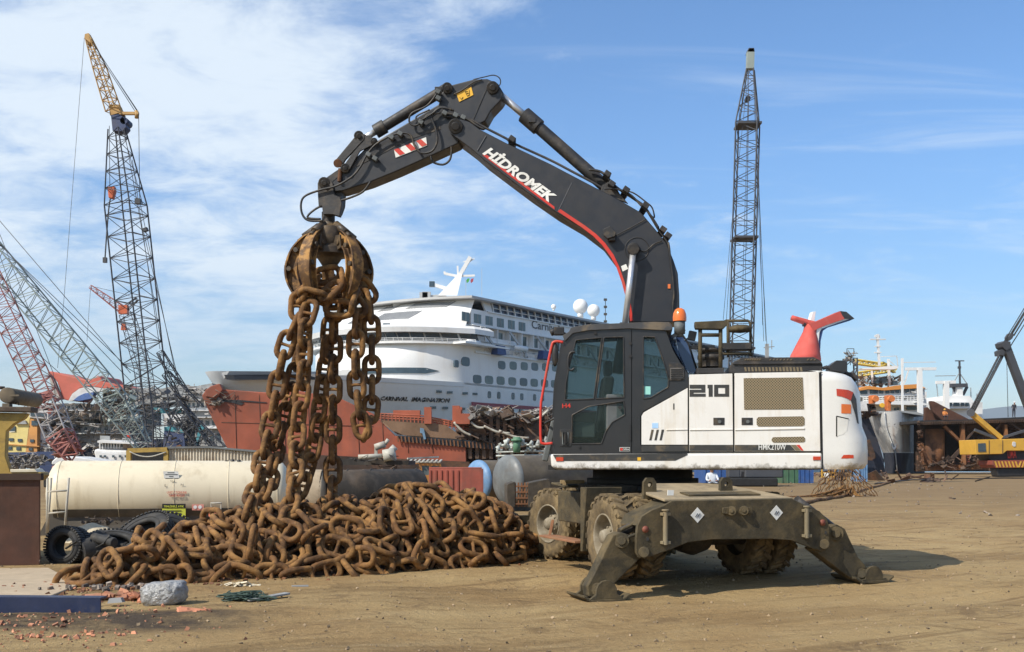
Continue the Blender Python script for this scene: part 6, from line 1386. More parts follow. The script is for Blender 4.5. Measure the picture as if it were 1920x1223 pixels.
# ================================================================ wrecked ships on the left
LP = Plane(W(150, 800, 128).x, 128, R(-4))
m_fy = M('ferry_yellow_paint', (.66, .54, .20), .6, var=.1, vs=.3, dirt=(.3,.2,.1), ds=.3, damt=.4, bump=0)
m_fo = M('ferry_orange_paint', (.55, .26, .07), .6, var=.1, vs=.3, dirt=(.2,.1,.05), ds=.4, damt=.4, bump=0)
m_fw = M('weathered_white', (.62, .62, .61), .6, var=.12, vs=.3, dirt=(.28,.26,.23), ds=.35, dt=(.48,.66), damt=.6, bump=0)
m_fg = M('weathered_grey', (.30, .31, .31), .7, var=.2, vs=.3, dirt=(.12,.10,.08), ds=.3, damt=.6, bump=0)
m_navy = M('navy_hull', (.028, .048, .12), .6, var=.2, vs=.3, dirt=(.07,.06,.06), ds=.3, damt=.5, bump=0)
m_tealp = M('teal_stripe_paint', (.05, .22, .26), .6, var=.1, bump=0)
FE = thing('ferry', LP.l(-7, 2, 0), 'yellow, orange and white ferry superstructure behind the yellow gantry', 'ferry')
def wn_(pl, cv, pts, off, par, mat=m_win, name='window'):
    mb = MB(); mb.prism(P(pl, cv, pts, off), pl.n*.1); return mb.build(name, mat, par)
def sq(x, y, w, h): return [(x-w/2,y-h/2),(x+w/2,y-h/2),(x+w/2,y+h/2),(x-w/2,y+h/2)]
pr('white_block', m_fw, LP, K1, [(55,760),(70,620),(300,560),(470,575),(480,640),(480,960),(60,960)], .8, 12, FE)
pr('yellow_block', m_fy, LP, K1, [(55,770),(140,765),(145,680),(225,600),(290,600),(245,960),(55,960)], 0, 6, FE)
pr('orange_block', m_fo, LP, K1, [(290,640),(355,650),(355,960),(245,960)], 0, 6, FE)
pr('wheelhouse', m_fw, LP, K1, [(285,560),(460,560),(460,640),(280,625)], -.6, 8, FE)
pr('bridge_windows', m_win, LP, K1, [(290,580),(440,585),(440,620),(290,612)], -.7, -.5, FE)
pr('funnel_cap', m_fg, LP, K1, [(140,690),(165,650),(240,655),(255,690)], -.3, 3, FE)
pr('deck_stripe', m_fo, LP, K1, [(55,878),(375,898),(375,908),(55,888)], -.2, 0, FE)
for x, y, w, h in ((105,838,42,28),(188,845,40,28),(90,920,42,28),(175,924,40,28),(120,735,50,50),(330,680,60,48),(422,688,65,50),(305,850,36,28),(380,855,36,26),(292,930,36,26)): wn_(LP, K1, sq(x,y,w,h), -.12 if x < 360 else .7, FE)
mb = MB(); scrap(mb, lambda g_: LP.p(*K1(g_.uniform(220,480), g_.uniform(520,600)), g_.uniform(0,4)), 40, .3, 1.6, seed=31); mb.build('deck_gear', m_wreckg, FE)
pr('blue_hull', m_navy, LP, K1, [(50,960),(540,950),(560,1080),(50,1110)], 0, 9, FE)
mb = MB(); scrap(mb, lambda g_: LP.p(*K1(g_.uniform(60,420), g_.uniform(985,1110)), -1.5), 90, .3, 1.7, seed=33); mb.build('quay_clutter', m_wreckg, FE)
# wreck with the toppled red funnel
WK = thing('wrecked_liner', LP.l(4, 8, 0), 'half demolished white liner with a toppled red funnel, behind the red lattice crane', 'wrecked ship')
fk = pr('red_funnel', M('faded_red_funnel', (.46, .11, .075), .6, var=.12, vs=.2, dirt=(.3,.1,.06), ds=.3, damt=.4, bump=0), LP, K1, [(455,195),(478,183),(590,210),(720,245),(845,272),(895,250),(935,222),(965,248),(985,285),(1190,318),(1222,340),(1222,360),(1180,362),(1045,350),(1000,352),(900,335),(830,330),(760,350),(700,395),(655,468),(590,450),(575,380),(545,290),(500,235)], 2, 8, WK, .3)
pr('funnel_white_arc', m_fw, LP, K1, [(650,470),(690,400),(755,352),(830,332),(900,336),(1000,352),(985,375),(890,385),(800,400),(735,440),(690,470)], 1.7, 2.5, fk)
pr('funnel_blue_arc', M('faded_blue', (.06,.12,.30), .6, bump=0), LP, K1, [(700,462),(745,425),(810,395),(895,388),(885,430),(870,445),(760,468)], 1.5, 2.3, fk)
pr('funnel_tear', m_wreckg, LP, K1, [(455,195),(480,215),(520,280),(560,380),(590,455),(545,460),(510,400),(480,290)], 1.6, 2.1, fk)
pr('funnel_end', m_black2, LP, K1, [(1180,322),(1215,325),(1226,345),(1220,362),(1195,360)], 1.8, 2.2, fk)
def deck(pl, par, x0, x1, y0, y1, o0, mat, win=None, ww=20, seed=0, cv=K1, wm=m_win):
    o = pr('deck_block', mat, pl, cv, [(x0,y0),(x1,y0),(x1,y1),(x0,y1)], o0, o0+7, par)
    pr('deck_edge', m_fw, pl, cv, [(x0-6,y0-5),(x1+6,y0-5),(x1+6,y0+3),(x0-6,y0+3)], o0-.7, o0+7, par)
    if win:
        for k in range(win): x = x0+(x1-x0)*(k+.5)/win; wn_(pl, cv, sq(x,(y0+y1)/2,ww,(y1-y0)*.42), o0-.1, o, wm)
deck(LP, WK, 440, 790, 495, 560, 3, m_fw, 9, 20); deck(LP, WK, 560, 1000, 560, 640, 2.5, m_fg, 9, 24); deck(LP, WK, 420, 900, 640, 730, 4, m_fg); deck(LP, WK, 720, 1240, 690, 780, 3.2, m_fg, 8, 26)
deck(LP, WK, 560, 1240, 780, 900, 3.5, m_fg); deck(LP, WK, 980, 1400, 380, 450, 4.2, m_fw, 9, 22); deck(LP, WK, 980, 1400, 450, 560, 5, m_fg, 7, 30); deck(LP, WK, 900, 1330, 560, 690, 6, m_fg)
pr('blue_hull', m_navy, LP, K1, [(330,960),(880,900),(1500,830),(1500,1090),(330,1090)], 4.5, 9, WK)
mb = MB(); scrap(mb, lambda g_: LP.p(*K1(g_.uniform(640,1330), g_.uniform(430,900)), g_.uniform(.8,4)), 230, .3, 1.3, seed=41); mb.build('wreckage', m_wreckg, WK)
mb = MB(); scrap(mb, lambda g_: LP.p(*K1(g_.uniform(400,760), g_.uniform(720,960)), g_.uniform(-.5,2)), 130, .3, 1.3, seed=43); mb.build('wreckage', m_wreck, WK)
mb = MB(); scrap(mb, lambda g_: LP.p(*K1(g_.uniform(540,1200), g_.uniform(500,640)), g_.uniform(0,2)), 90, .2, 1.2, seed=44); mb.build('pale_debris', m_mixscrap, WK)
mb = MB(); scrap(mb, lambda g_: LP.p(*K1(g_.uniform(380,1200), g_.uniform(900,1060)), -2), 110, .2, 1.1, seed=45); mb.build('shore_debris', m_wreckg, WK)
# tug
TGP = Plane(W(215, 850, 105).x, 105, R(-6)); TG = thing('tugboat', TGP.l(0, 2, -.5)*Vector((1,1,0)) if False else Vector((TGP.c.x, TGP.c.y+2, 0)), 'small white tugboat with a round fronted wheelhouse behind the cream tank', 'tugboat')
pr('hull', m_fw, TGP, K1, [(890,925),(1220,935),(1240,1075),(920,1075),(890,965)], 0, 5, TG, .3)
pr('deckhouse', m_fw, TGP, K1, [(950,965),(1230,975),(1230,1075),(950,1075)], -.3, 3, TG)
pr('wheelhouse', m_fw, TGP, K1, [(945,870),(1060,865),(1170,875),(1170,930),(945,925)], .3, 3.5, TG, .1); pr('wheelhouse_glass', m_win, TGP, K1, [(948,880),(1050,878),(1165,886),(1165,908),(948,905)], .2, .4, TG)
mb = MB(); 
for k in range(8): x = 955+k*27; mb.bar(TGP.p(*K1(x,868),.15), TGP.p(*K1(x,925),.15), .12)
pieces(mb, 'window_post', m_fw, TG)
pr('wheelhouse_roof', m_fw, TGP, K1, [(930,850),(970,838),(1120,855),(1290,870),(1290,882),(930,868)], -.4, 4, TG)
pr('upper_rail', m_fg, TGP, K1, [(955,800),(1050,805),(1050,840),(955,838)], .5, .6, TG)
for x in (960,1000,1080,1145,1200): wn_(TGP, K1, sq(x,998,20,22), -.5, TG)
mb = MB()
for yy in (828, 845): mb.tube([TGP.p(*K1(1170,yy),0), TGP.p(*K1(1290,yy+6),0)], .05, 4)
for x in range(1175, 1295, 22): mb.bar(TGP.p(*K1(x,826),0), TGP.p(*K1(x,872),0), .07)
mb.bar(TGP.p(*K1(1240,800),.5), TGP.p(*K1(1240,900),.5), .15); mb.build('railing', m_fg, TG)
mb = MB(); mb.lathe([(.0,-.28),(.2,-.2),(.28,0),(.2,.2),(0,.28)], TGP.p(*K1(1240,802),.4), pz, 14); mb.build('mooring_buoy', m_red, TG)
pb = thing('white_barge', Vector((W(140,862,80).x, 80, 0)), 'flat white topped barge lying low behind the left end of the cream tank', 'barge')
BP = Plane(W(140,862,80).x, 80, R(4)); pr('deck_cover', m_fw, BP, K1, [(490,1050),(545,1000),(700,998),(850,1020),(960,1040),(970,1085),(490,1080)], 0, 4, pb, .1)
pr('hull', m_navy, BP, K1, [(380,1085),(970,1080),(970,1180),(380,1180)], .5, 4, pb)
# blue and white cargo ship behind the dark crane
BW = thing('cargo_ship', LP.l(11, 4, 0), 'blue and white cargo ship with a teal stripe behind the tall dark crane', 'cargo ship')
pr('hull', m_navy, LP, K2, [(345,752),(530,770),(560,1010),(330,1010)], 0, 9, BW); pr('teal_stripe', m_tealp, LP, K2, [(345,714),(440,716),(530,742),(530,772),(345,752)], -.1, 6, BW)
pr('white_side', m_fw, LP, K2, [(325,595),(420,585),(500,610),(545,640),(530,745),(345,716)], 0, 8, BW)
for x in (385,413,462,490): wn_(LP, K2, sq(x,690+(x-385)*.08,22,44), -.12, BW)
pr('teal_deckhouse', m_tealp, LP, K2, [(240,530),(405,545),(400,590),(245,575)], .3, 5, BW)
deck(LP, BW, 520, 770, 460, 560, 1, m_fw, 6, 18, cv=K2); deck(LP, BW, 560, 850, 560, 620, .6, m_fg, 0, cv=K2); deck(LP, BW, 600, 850, 625, 730, .2, m_fw, 4, 34, cv=K2); deck(LP, BW, 640, 960, 730, 900, .6, m_fg, 5, 30, cv=K2)
mb = MB(); scrap(mb, lambda g_: LP.p(*K2(g_.uniform(-20,840), g_.uniform(330,480)), g_.uniform(-1,4)), 150, .3, 1.6, seed=51); mb.build('torn_upper_deck', m_wreckg, BW)
mb = MB(); mb.prism(P(LP, K2, [(0,370),(100,345),(330,350),(480,310),(640,330),(800,300),(860,420),(700,460),(0,520)], 3), LP.n*5); mb.build('upper_shell', m_fg, BW)
mb = MB(); scrap(mb, lambda g_: LP.p(*K2(g_.uniform(60,900), g_.uniform(500,900)), g_.uniform(-1.5,0)), 90, .2, 1.2, seed=53); mb.build('wreckage', m_wreckg, BW)
mb = MB(); mb.bar(LP.p(*K2(690,760),-3), LP.p(*K2(655,900),-3), .35); mb.bar(LP.p(*K2(670,760),-3), LP.p(*K2(720,715),-3), .5); mb.build('blue_derrick', m_tealp, BW)
# ================================================================ cranes
m_lat = M('dark_lattice_steel', (.055, .058, .066), .6, var=.2, vs=.5, bump=0)
m_latg = M('pale_green_lattice_steel', (.27, .32, .30), .6, var=.2, vs=.5, dirt=(.12,.1,.08), ds=.5, damt=.4, bump=0)
m_latr = M('red_lattice_steel', (.33, .13, .11), .6, var=.2, vs=.5, bump=0)
m_latw = M('white_lattice_steel', (.44, .42, .41), .6, var=.15, vs=.5, bump=0)
m_craney = M('crane_yellow', (.55, .31, .04), .5, var=.12, vs=.5, dirt=(.2,.12,.05), ds=.8, damt=.4, bump=0)
m_jib = M('tan_orange_jib', (.42, .25, .08), .6, var=.15, bump=0)
m_rope = M('steel_rope', (.05, .05, .055), .6, bump=0)
m_hook = M('hook_orange', (.50, .11, .04), .5, bump=0)
def rope(par, pts, r=.02, name='rope', sag=0, k=1):
    mb = MB(); p = [Vector(q) for q in pts]
    if sag and len(p) == 2: p = [p[0].lerp(p[1], t)-pz*sag*4*t*(1-t) for t in np.linspace(0,1,10)]
    mb.tube(p, r, 4); return mb.build(name, m_rope, par)
def crawler(par, px, D, mat, w=3.2):
    c = Vector((W(px, 865, D).x, D, 0)); mb = MB()
    for s_ in (-1, 1): mb.box(c+Vector((0, s_*1.1, .25)), (3.0, .5, .5))
    for o in pieces(mb, 'track', m_dark, par, .1): pass
    mb = MB(); mb.box(c+Vector((.8, 0, .85)), (2.2, 1.8, .7)); mb.build('machinery_house', mat, par, .08)
    mb = MB(); mb.box(c+Vector((-.9, -.5, .85)), (.7, .7, .7)); mb.build('cab', mat, par, .08)
# tall dark crane with the yellow jib
DA = 72.; CA = thing('crawler_crane', Vector((W(285,865,DA).x, DA, 0)), 'tallest left crane, dark lattice boom topped by a yellow jib and orange hook block', 'crane')
crawler(CA, 300, DA, m_navy)
a0 = W(283, 862, DA); a1 = W(253, 560, DA); a2 = W(236, 385, DA); a3 = W(219, 243, DA)
mb = MB(); lattice(mb, a0, W(281,800,DA), .9, 1.95, 3, .055, .03, side=(.3,1,0)); lattice(mb, W(281,800,DA), a2, 1.95, 1.95, 21, .055, .03, side=(.3,1,0)); lattice(mb, a2, a3, 1.95, .8, 9, .05, .028, side=(.3,1,0)); mb.build('lattice_boom', m_lat, CA)
mb = MB(); mb.prism([W(208,216,DA),W(222,212,DA),W(233,222,DA),W(236,238,DA),W(229,246,DA),W(211,245,DA)], (0,.9,0)); mb.cyl(W(232,226,DA)-pz*.0, W(232,226,DA)+Vector((0,1,0)), .25); mb.build('boom_head', m_navy, CA)
mb = MB(); lattice(mb, W(213,208,DA), W(186,125,DA), .75, .62, 8, .045, .03, side=(.3,1,0)); lattice(mb, W(186,125,DA), W(166,72,DA), .62, .3, 6, .04, .028, side=(.3,1,0)); mb.build('jib', m_jib, CA)
mb = MB(); mb.prism([W(159,64,DA),W(166,62,DA),W(174,78,DA),W(164,84,DA),W(158,72,DA)], (0,.4,0)); mb.prism([W(204,196,DA),W(212,196,DA),W(222,196,DA),W(230,214,DA),W(206,216,DA)], (0,.6,0)); mb.bar(W(228,213,DA), W(260,213,DA), .22, .18); mb.cyl(W(256,208,DA), W(256,222,DA), .12); pieces(mb, 'jib_fitting', m_jib, CA)
for q in (((170,76),(258,208)),((176,84),(258,210)),((190,110),(254,210)),((260,215),(262,378)),((229,240),(268,385)),((262,378),(330,705)),((258,385),(302,640)),((232,240),(266,430)),((268,430),(336,720)),((205,236),(206,352)),((248,300),(300,655))): rope(CA, [W(*q[0],DA), W(*q[1],DA+.5)], .022)
rope(CA, [W(158,72,DA), W(120,560,DA-.5), W(108,690,DA-1)], .015)
hk = MB(); hk.prism([W(201,350,DA),W(214,349,DA),W(215,358,DA),W(211,372,DA),W(203,371,DA)], (0,.4,0)); hk.build('hook_block', m_hook, CA, .05)
mb = MB(); mb.tube(smooth_path([W(207,372,DA),W(204,392,DA),W(200,440,DA),W(197,485,DA)],4), .05, 5); mb.box(W(197,488,DA), (.25,.2,.35)); mb.build('hook_chain', m_rope, CA)
for a, b in (((255,373),(330,735)),): 
    mb = MB(); mb.bar(W(254,378,DA-1), W(264,378,DA-1), .35); mb.bar(W(272,428,DA), W(274,434,DA), .3); pieces(mb, 'rope_clamp', m_lat, CA)
mb = MB(); lattice(mb, W(311,700,DA+2), W(370,770,DA+2), .5, .9, 6, .04, .025); lattice(mb, W(300,660,DA+2), W(345,740,DA+2), .4, .7, 6, .04, .025); mb.build('backstay_mast', m_lat, CA)
# pale green crane
DB = 64.; CB = thing('crawler_crane', Vector((W(262,865,DB).x, DB, 0)), 'crane with a leaning pale green lattice boom crossing in front of the red funnel', 'crane')
crawler(CB, 275, DB+3, m_latg)
mb = MB(); lattice(mb, W(268,835,DB), W(225,765,DB), .8, 1.35, 5, .045, .028); lattice(mb, W(225,765,DB), W(-60,420,DB), 1.35, 1.25, 26, .045, .027); mb.build('lattice_boom', m_latg, CB)
for q in (((-60,395),(250,720)),((-60,402),(240,690)),((0,470),(130,610)),((-30,380),(245,700))): rope(CB, [W(*q[0],DB), W(*q[1],DB+1)], .02)
mb = MB(); scrap(mb, lambda g_: W(g_.uniform(195,260), g_.uniform(728,800), DB+g_.random()), 60, .2, .9, seed=61); mb.build('boom_machinery', m_latg, CB)
# red and white crane
DC = 58.; CC = thing('crawler_crane', Vector((W(140,865,DC).x, DC, 0)), 'leftmost crane, lattice boom of red and white sections with a red foot', 'crane')
crawler(CC, 150, DC+2, m_latr)
mb = MB(); lattice(mb, W(112,815,DC), W(88,755,DC), 1.15, 1.15, 5, .04, .025); mb.build('white_section', m_latw, CC)
mb = MB(); lattice(mb, W(88,755,DC), W(60,690,DC), 1.15, 1.1, 6, .04, .025); lattice(mb, W(60,690,DC), W(-40,480,DC), 1.1, 1.0, 18, .035, .022); mb.build('red_section', m_latr, CC)
mb = MB(); lattice(mb, W(112,815,DC), W(140,858,DC), 1.15, .7, 4, .06, .05); scrap(mb, lambda g_: W(g_.uniform(108,146), g_.uniform(822,855), DC), 24, .2, .8, seed=63); mb.build('boom_foot', m_latr, CC)
mb = MB(); scrap(mb, lambda g_: W(g_.uniform(70,105), g_.uniform(738,772), DC), 30, .2, .8, seed=64); mb.build('pendant_gear', m_latr, CC)
for q in (((0,440),(100,700)),((-20,425),(100,760)),((100,700),(108,800)),((0,600),(112,700))): rope(CC, [W(*q[0],DC), W(*q[1],DC)], .016)
mb = MB(); mb.lathe([(0,-.18),(.14,-.12),(.18,0),(.14,.12),(0,.18)], W(99,795,DC-1), (0,1,0), 14); mb.build('hook_ball', m_dark, CC); rope(CC, [W(100,760,DC-1), W(99,790,DC-1)], .015)
# small distant red crane
DD = 110.; CD = thing('crawler_crane', Vector((W(262,865,DD).x, DD, 0)), 'small far crane with a red jib, seen through the tall dark boom', 'crane')
crawler(CD, 275, DD, m_lat)
mb = MB(); lattice(mb, W(170,538,DD), W(230,581,DD), .35, .8, 10, .04, .03); mb.build('jib', m_latr, CD)
mb = MB(); lattice(mb, W(238,590,DD), W(268,690,DD), 1.2, 1.4, 9, .04, .025); lattice(mb, W(268,690,DD), W(290,862,DD), 1.4, 1.4, 12, .04, .025); lattice(mb, W(234,580,DD), W(258,560,DD), .5, .3, 3, .05, .03); mb.build('lattice_boom', m_lat, CD)
mb = MB(); mb.box(W(232,581,DD), (.9,.6,.9)); mb.build('boom_head', m_hook, CD); mb = MB(); mb.box(W(232,613,DD), (.5,.4,.7), taper=.7); mb.build('hook_block', m_hook, CD)
for q in (((232,585),(232,610)),((170,538),(163,640)),((172,537),(228,550)),((228,550),(258,560))): rope(CD, [W(*q[0],DD), W(*q[1],DD)], .02)
# dark derelict lattice sections behind the shed
DE = 60.; CE = thing('derrick', Vector((W(350,865,DE).x, DE, 0)), 'fallen dark derrick lattice standing between the tall crane and the red bow', 'derrick')
mb = MB(); lattice(mb, W(318,748,DE), W(352,800,DE), .9, .9, 5, .04, .03); lattice(mb, W(330,760,DE), W(398,858,DE), .8, .5, 9, .04, .028); lattice(mb, W(352,780,DE), W(420,842,DE), .5, .3, 8, .03, .02); lattice(mb, W(345,790,DE), W(372,852,DE), .3, .3, 8, .03, .02); mb.build('lattice', m_lat, CE)
mb = MB(); scrap(mb, lambda g_: W(g_.uniform(312,350), g_.uniform(732,765), DE), 22, .1, .5, seed=71); scrap(mb, lambda g_: W(g_.uniform(335,352), g_.uniform(765,785), DE), 12, .1, .4, seed=72); mb.build('dark_winch', m_lat, CE)
mb = MB(); mb.bar(W(344,858,DE), W(335,835,DE), .25); mb.bar(W(362,840,DE), W(355,858,DE), .2); pieces(mb, 'rusty_strut', m_rusto, CE)
# slender crane boom behind the excavator
DR = 62.; CR = thing('crawler_crane', Vector((W(1388,865,DR).x, DR, 0)), 'very tall dark lattice boom rising behind the excavator deck', 'crane')
crawler(CR, 1400, DR, m_lat)
e0 = W(1384, 850, DR); e1 = W(1402, 233, DR); e2 = W(1407, 130, DR)
mb = MB(); lattice(mb, e0, W(1386,790,DR), .6, 1.22, 3, .045, .026, side=(.35,1,0)); lattice(mb, W(1386,790,DR), e1, 1.22, 1.22, 30, .045, .024, side=(.35,1,0)); lattice(mb, e1, e2, 1.22, .4, 7, .04, .022, side=(.35,1,0))
for y in (236, 448, 655): 
    c_ = e0.lerp(e1, (850-y)/(850-233)); mb.box(c_, (1.35,1.35,.12))
mb.build('lattice_boom', m_lat, CR)
mb = MB(); mb.prism([W(1401,128,DR),W(1402,96,DR),W(1406,91,DR),W(1413,91,DR),W(1415,97,DR),W(1414,128,DR)], (0,.4,0)); mb.build('boom_head', m_latg, CR); mb = MB(); mb.prism([W(1402,97,DR),W(1404,90,DR),W(1414,90,DR),W(1415,97,DR)], (0,.6,0)); mb.cyl(W(1403,184,DR), W(1403,184,DR)+Vector((0,.4,0)), .15); pieces(mb, 'sheave', m_lat, CR)
for q in (((1404,130),(1392,560)),((1404,130),(1396,600)),((1412,130),(1432,640)),((1413,130),(1436,640)),((1419,300),(1438,650)),((1371,430),(1356,600)),((1373,430),(1362,600)),((1404,130),(1371,430)),((1404,190),(1400,470)),((1422,300),(1430,610))): rope(CR, [W(*q[0],DR-.5), W(*q[1],DR-.5)], .013)
hb_ = thing('radio_mast', Vector((W(1439,865,120).x, 120, 0)), 'thin pale radio mast just right of the tall slender boom', 'mast')
mb = MB(); mb.bar(Vector((W(1439,865,120).x,120,0)), W(1438,645,120), .35); mb.bar(W(1432,652,120), W(1452,650,120), .08); mb.bar(W(1447,638,120), W(1447,655,120), .08); mb.build('pole', m_fg, hb_)
# ================================================================ ships and wreck on the right
QP = Plane(W(1650, 800, 122).x, 122, R(3))
GS = thing('grey_bowed_ship', QP.l(0, 2, 0), 'ship with a dented grey bow, orange topped bridge and yellow booms', 'ship')
m_greyh = M('scarred_grey_hull', (.30, .31, .31), .65, var=.15, vs=.4, dirt=(.56, .55, .52), ds=.30, dt=(.50, .54), damt=.7, bump=.1, bs=3, streak=((.20, .10, .05), .8, .7))
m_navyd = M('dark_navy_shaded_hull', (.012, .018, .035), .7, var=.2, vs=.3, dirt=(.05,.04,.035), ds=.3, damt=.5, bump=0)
m_orw = M('orange_bridge_roof', (.62, .25, .05), .5, var=.1, vs=.3, bump=0)
# bow: two plating faces meeting at the raked stem
def bowrow(pts): return [QP.p(*K4(x, y), o) for x, y, o in pts]
bow = MB(); bow.loft([bowrow([(300,700,5),(350,676,1.5),(430,664,-.6),(560,662,-.2),(660,668,2),(765,700,7)]),
 bowrow([(330,820,6),(400,820,1.5),(470,830,-1.2),(570,830,-.2),(665,830,2.5),(760,830,8)]),
 bowrow([(372,900,7),(440,920,2),(506,955,-1.4),(590,940,0),(670,930,3),(760,930,8.5)]),
 bowrow([(415,1000,8),(470,1000,2.5),(518,1000,-1.6),(600,1000,.5),(675,1000,3.5),(760,1000,9)])]); BW_ = bow.build('bow_plating', m_greyh, GS)
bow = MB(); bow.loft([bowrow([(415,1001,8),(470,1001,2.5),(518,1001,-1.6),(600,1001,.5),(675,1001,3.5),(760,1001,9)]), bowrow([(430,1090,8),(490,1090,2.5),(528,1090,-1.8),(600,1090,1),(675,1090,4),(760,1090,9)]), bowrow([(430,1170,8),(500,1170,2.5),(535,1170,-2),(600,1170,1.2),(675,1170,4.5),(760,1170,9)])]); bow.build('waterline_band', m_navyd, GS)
mb = MB(); mb.tube([QP.p(*K4(430,668),-.7), QP.p(*K4(440,790),-1.3), QP.p(*K4(500,950),-1.6), QP.p(*K4(518,1000),-1.8), QP.p(*K4(536,1165),-2.2)], .07, 6); mb.build('stem_bar', m_greyh, GS)
pr('white_patch', m_shipw, QP, K4, [(488,925),(500,950),(510,962),(524,950),(530,925),(524,962),(508,978),(494,962)], -1.95, -1.7, GS)
mb = MB(); scrap(mb, lambda g_: QP.p(*K4(g_.uniform(400,540), g_.uniform(690,880)), -1.5), 9, .1, .35, seed=81); mb.build('torn_paint_plates', m_mixscrap, GS)
mb = MB(); mb.bar(QP.p(*K4(632,670),.2), QP.p(*K4(640,1000),1.4), .05); mb.bar(QP.p(*K4(430,1010),-3), QP.p(*K4(412,1165),-3), .08); pieces(mb, 'draft_line', m_win, GS)
pr('bulwark_cap', m_fg, QP, K4, [(345,680),(430,658),(560,655),(700,668),(765,690),(765,700),(560,668),(430,672),(348,690)], 0, 3, GS)
SB = 14
pr('superstructure', m_shipw, QP, K4, [(255,530),(300,520),(700,515),(775,500),(775,700),(255,700)], SB, SB+10, GS)
pr('bridge', m_shipw, QP, K4, [(228,490),(300,478),(420,490),(700,478),(760,480),(760,535),(228,545)], SB-2, SB+9, GS); pr('bridge_roof', m_orw, QP, K4, [(222,480),(300,452),(420,470),(520,450),(700,438),(768,470),(760,478),(700,472),(430,490),(300,480),(228,492)], SB-2.5, SB+9, GS)
for i, x in enumerate((245,275,345,405,455,497,537,577,618,660,690)): wn_(QP, K4, sq(x, 505-(x-245)*.03, 66 if i == 2 else 30, 30), SB-2.15, GS, name='bridge_window')
mb = MB()
for yy in (545, 560, 575): mb.tube([QP.p(*K4(255,yy),SB-2.4), QP.p(*K4(760,yy-14),SB-2.4)], .06, 4)
for k in range(20): mb.bar(QP.p(*K4(255+k*26,540),SB-2.4), QP.p(*K4(255+k*26,580),SB-2.4), .08)
mb.build('bridge_rail', m_shipw, GS)
pr('lower_deck', m_shipw, QP, K4, [(255,580),(700,572),(775,600),(775,612),(255,600)], SB-2.6, SB, GS); pr('dark_bay', m_win, QP, K4, [(612,605),(690,572),(704,574),(704,650),(612,650)], SB-.1, SB, GS)
for x, y in ((520,645),(545,640),(300,620),(330,660)): wn_(QP, K4, sq(x,y,16,22), SB-.15, GS)
for x in (340, 470):
    mb = MB(); mb.prism(P(QP, K4, [(x-22,530),(x+28,528),(x+38,548),(x+34,575),(x+16,590),(x+14,680),(x-14,680),(x-20,600)], 7), QP.n*.9); mb.build('orange_davit', M('davit_orange', (.55,.16,.04), .5, bump=0) if x == 340 else bpy.data.materials['davit_orange'], GS, .1)
    mb = MB(); c_ = QP.p(*K4(x+22,558),6.5); mb.cyl(c_, c_+QP.n*1.2, .38); mb.build('davit_drum', bpy.data.materials['davit_orange'], GS)
mb = MB(); c_ = QP.p(*K4(413,612),6.4); mb.cyl(c_, c_+QP.n*.3, .28); mb.build('winch', m_yellow, GS)
for name, a, b, w, mt in (('mast',(577,665),(575,240),.22,m_shipw),('crane_post',(722,690),(716,305),.52,m_shipw),('mast',(388,290),(374,70),.26,m_fw),('mast',(470,450),(462,235),.28,m_shipw),('mast',(332,430),(326,330),.22,m_shipw)):
    mb = MB(); mb.bar(QP.p(*K4(*a), 5 if a[0] in (577,722) else SB+2), QP.p(*K4(*b), 5 if a[0] in (577,722) else SB+2), w)
    if a[0] == 388:
        for y, ww_ in ((72,28),(130,10),(180,12)): mb.box(QP.p(*K4(375,y),SB+2), (ww_*.07,.4,.12))
        mb.bar(QP.p(*K4(360,55),SB+2), QP.p(*K4(360,35),SB+2), .3); mb.bar(QP.p(*K4(374,70),SB+2), QP.p(*K4(374,30),SB+2), .3); mb.bar(QP.p(*K4(386,60),SB+2), QP.p(*K4(386,40),SB+2), .2)
    mb.build(name, mt, GS)
mb = MB(); mb.bar(QP.p(*K4(600,315),5), QP.p(*K4(850,313),5), .33); mb.box(QP.p(*K4(575,262),5), (.25,.25,1.0)); mb.build('crane_arm', m_shipw, GS)
mb = MB(); mb.prism(P(QP, K4, [(245,308),(520,288),(545,295),(540,310),(500,318),(250,318)], SB), QP.n*1.2); mb.build('upper_platform', m_shipw, GS)
for a, b in (((190,255),(400,285)),((400,275),(520,330)),((215,360),(460,325))):
    mb = MB(); lattice(mb, QP.p(*K4(*a),SB+4), QP.p(*K4(*b),SB+4), .55, .5, 10, .12, .07); mb.build('yellow_boom', M('boom_yellow', (.60,.45,.10), .5, bump=0) if a[0] == 190 else bpy.data.materials['boom_yellow'], GS)
mb = MB(); scrap(mb, lambda g_: QP.p(*K4(g_.uniform(220,560), g_.uniform(375,450)), SB+2+g_.random()*3), 110, .25, 1.3, seed=83); mb.build('deck_machinery', m_mixscrap, GS)
mb = MB(); 
for a, b in (((400,215),(530,208)),((530,208),(540,300)),((575,262),(850,258)),((626,320),(590,440)),((460,240),(520,290)),((630,320),(600,420))): mb.bar(QP.p(*K4(*a),SB+1), QP.p(*K4(*b),SB+1), .09)
pieces(mb, 'rigging', m_fw, GS)
for q in ((430,410,36,50),(520,428,36,30),(370,420,24,26)): pr('deck_locker', m_win, QP, K4, sq(*q), SB+1, SB+3, GS)
mb = MB(); scrap(mb, lambda g_: QP.p(*K4(g_.uniform(590,770), g_.uniform(470,600)), SB-2.5), 30, .2, .9, seed=84); mb.build('bridge_wing_gear', m_fw, GS)
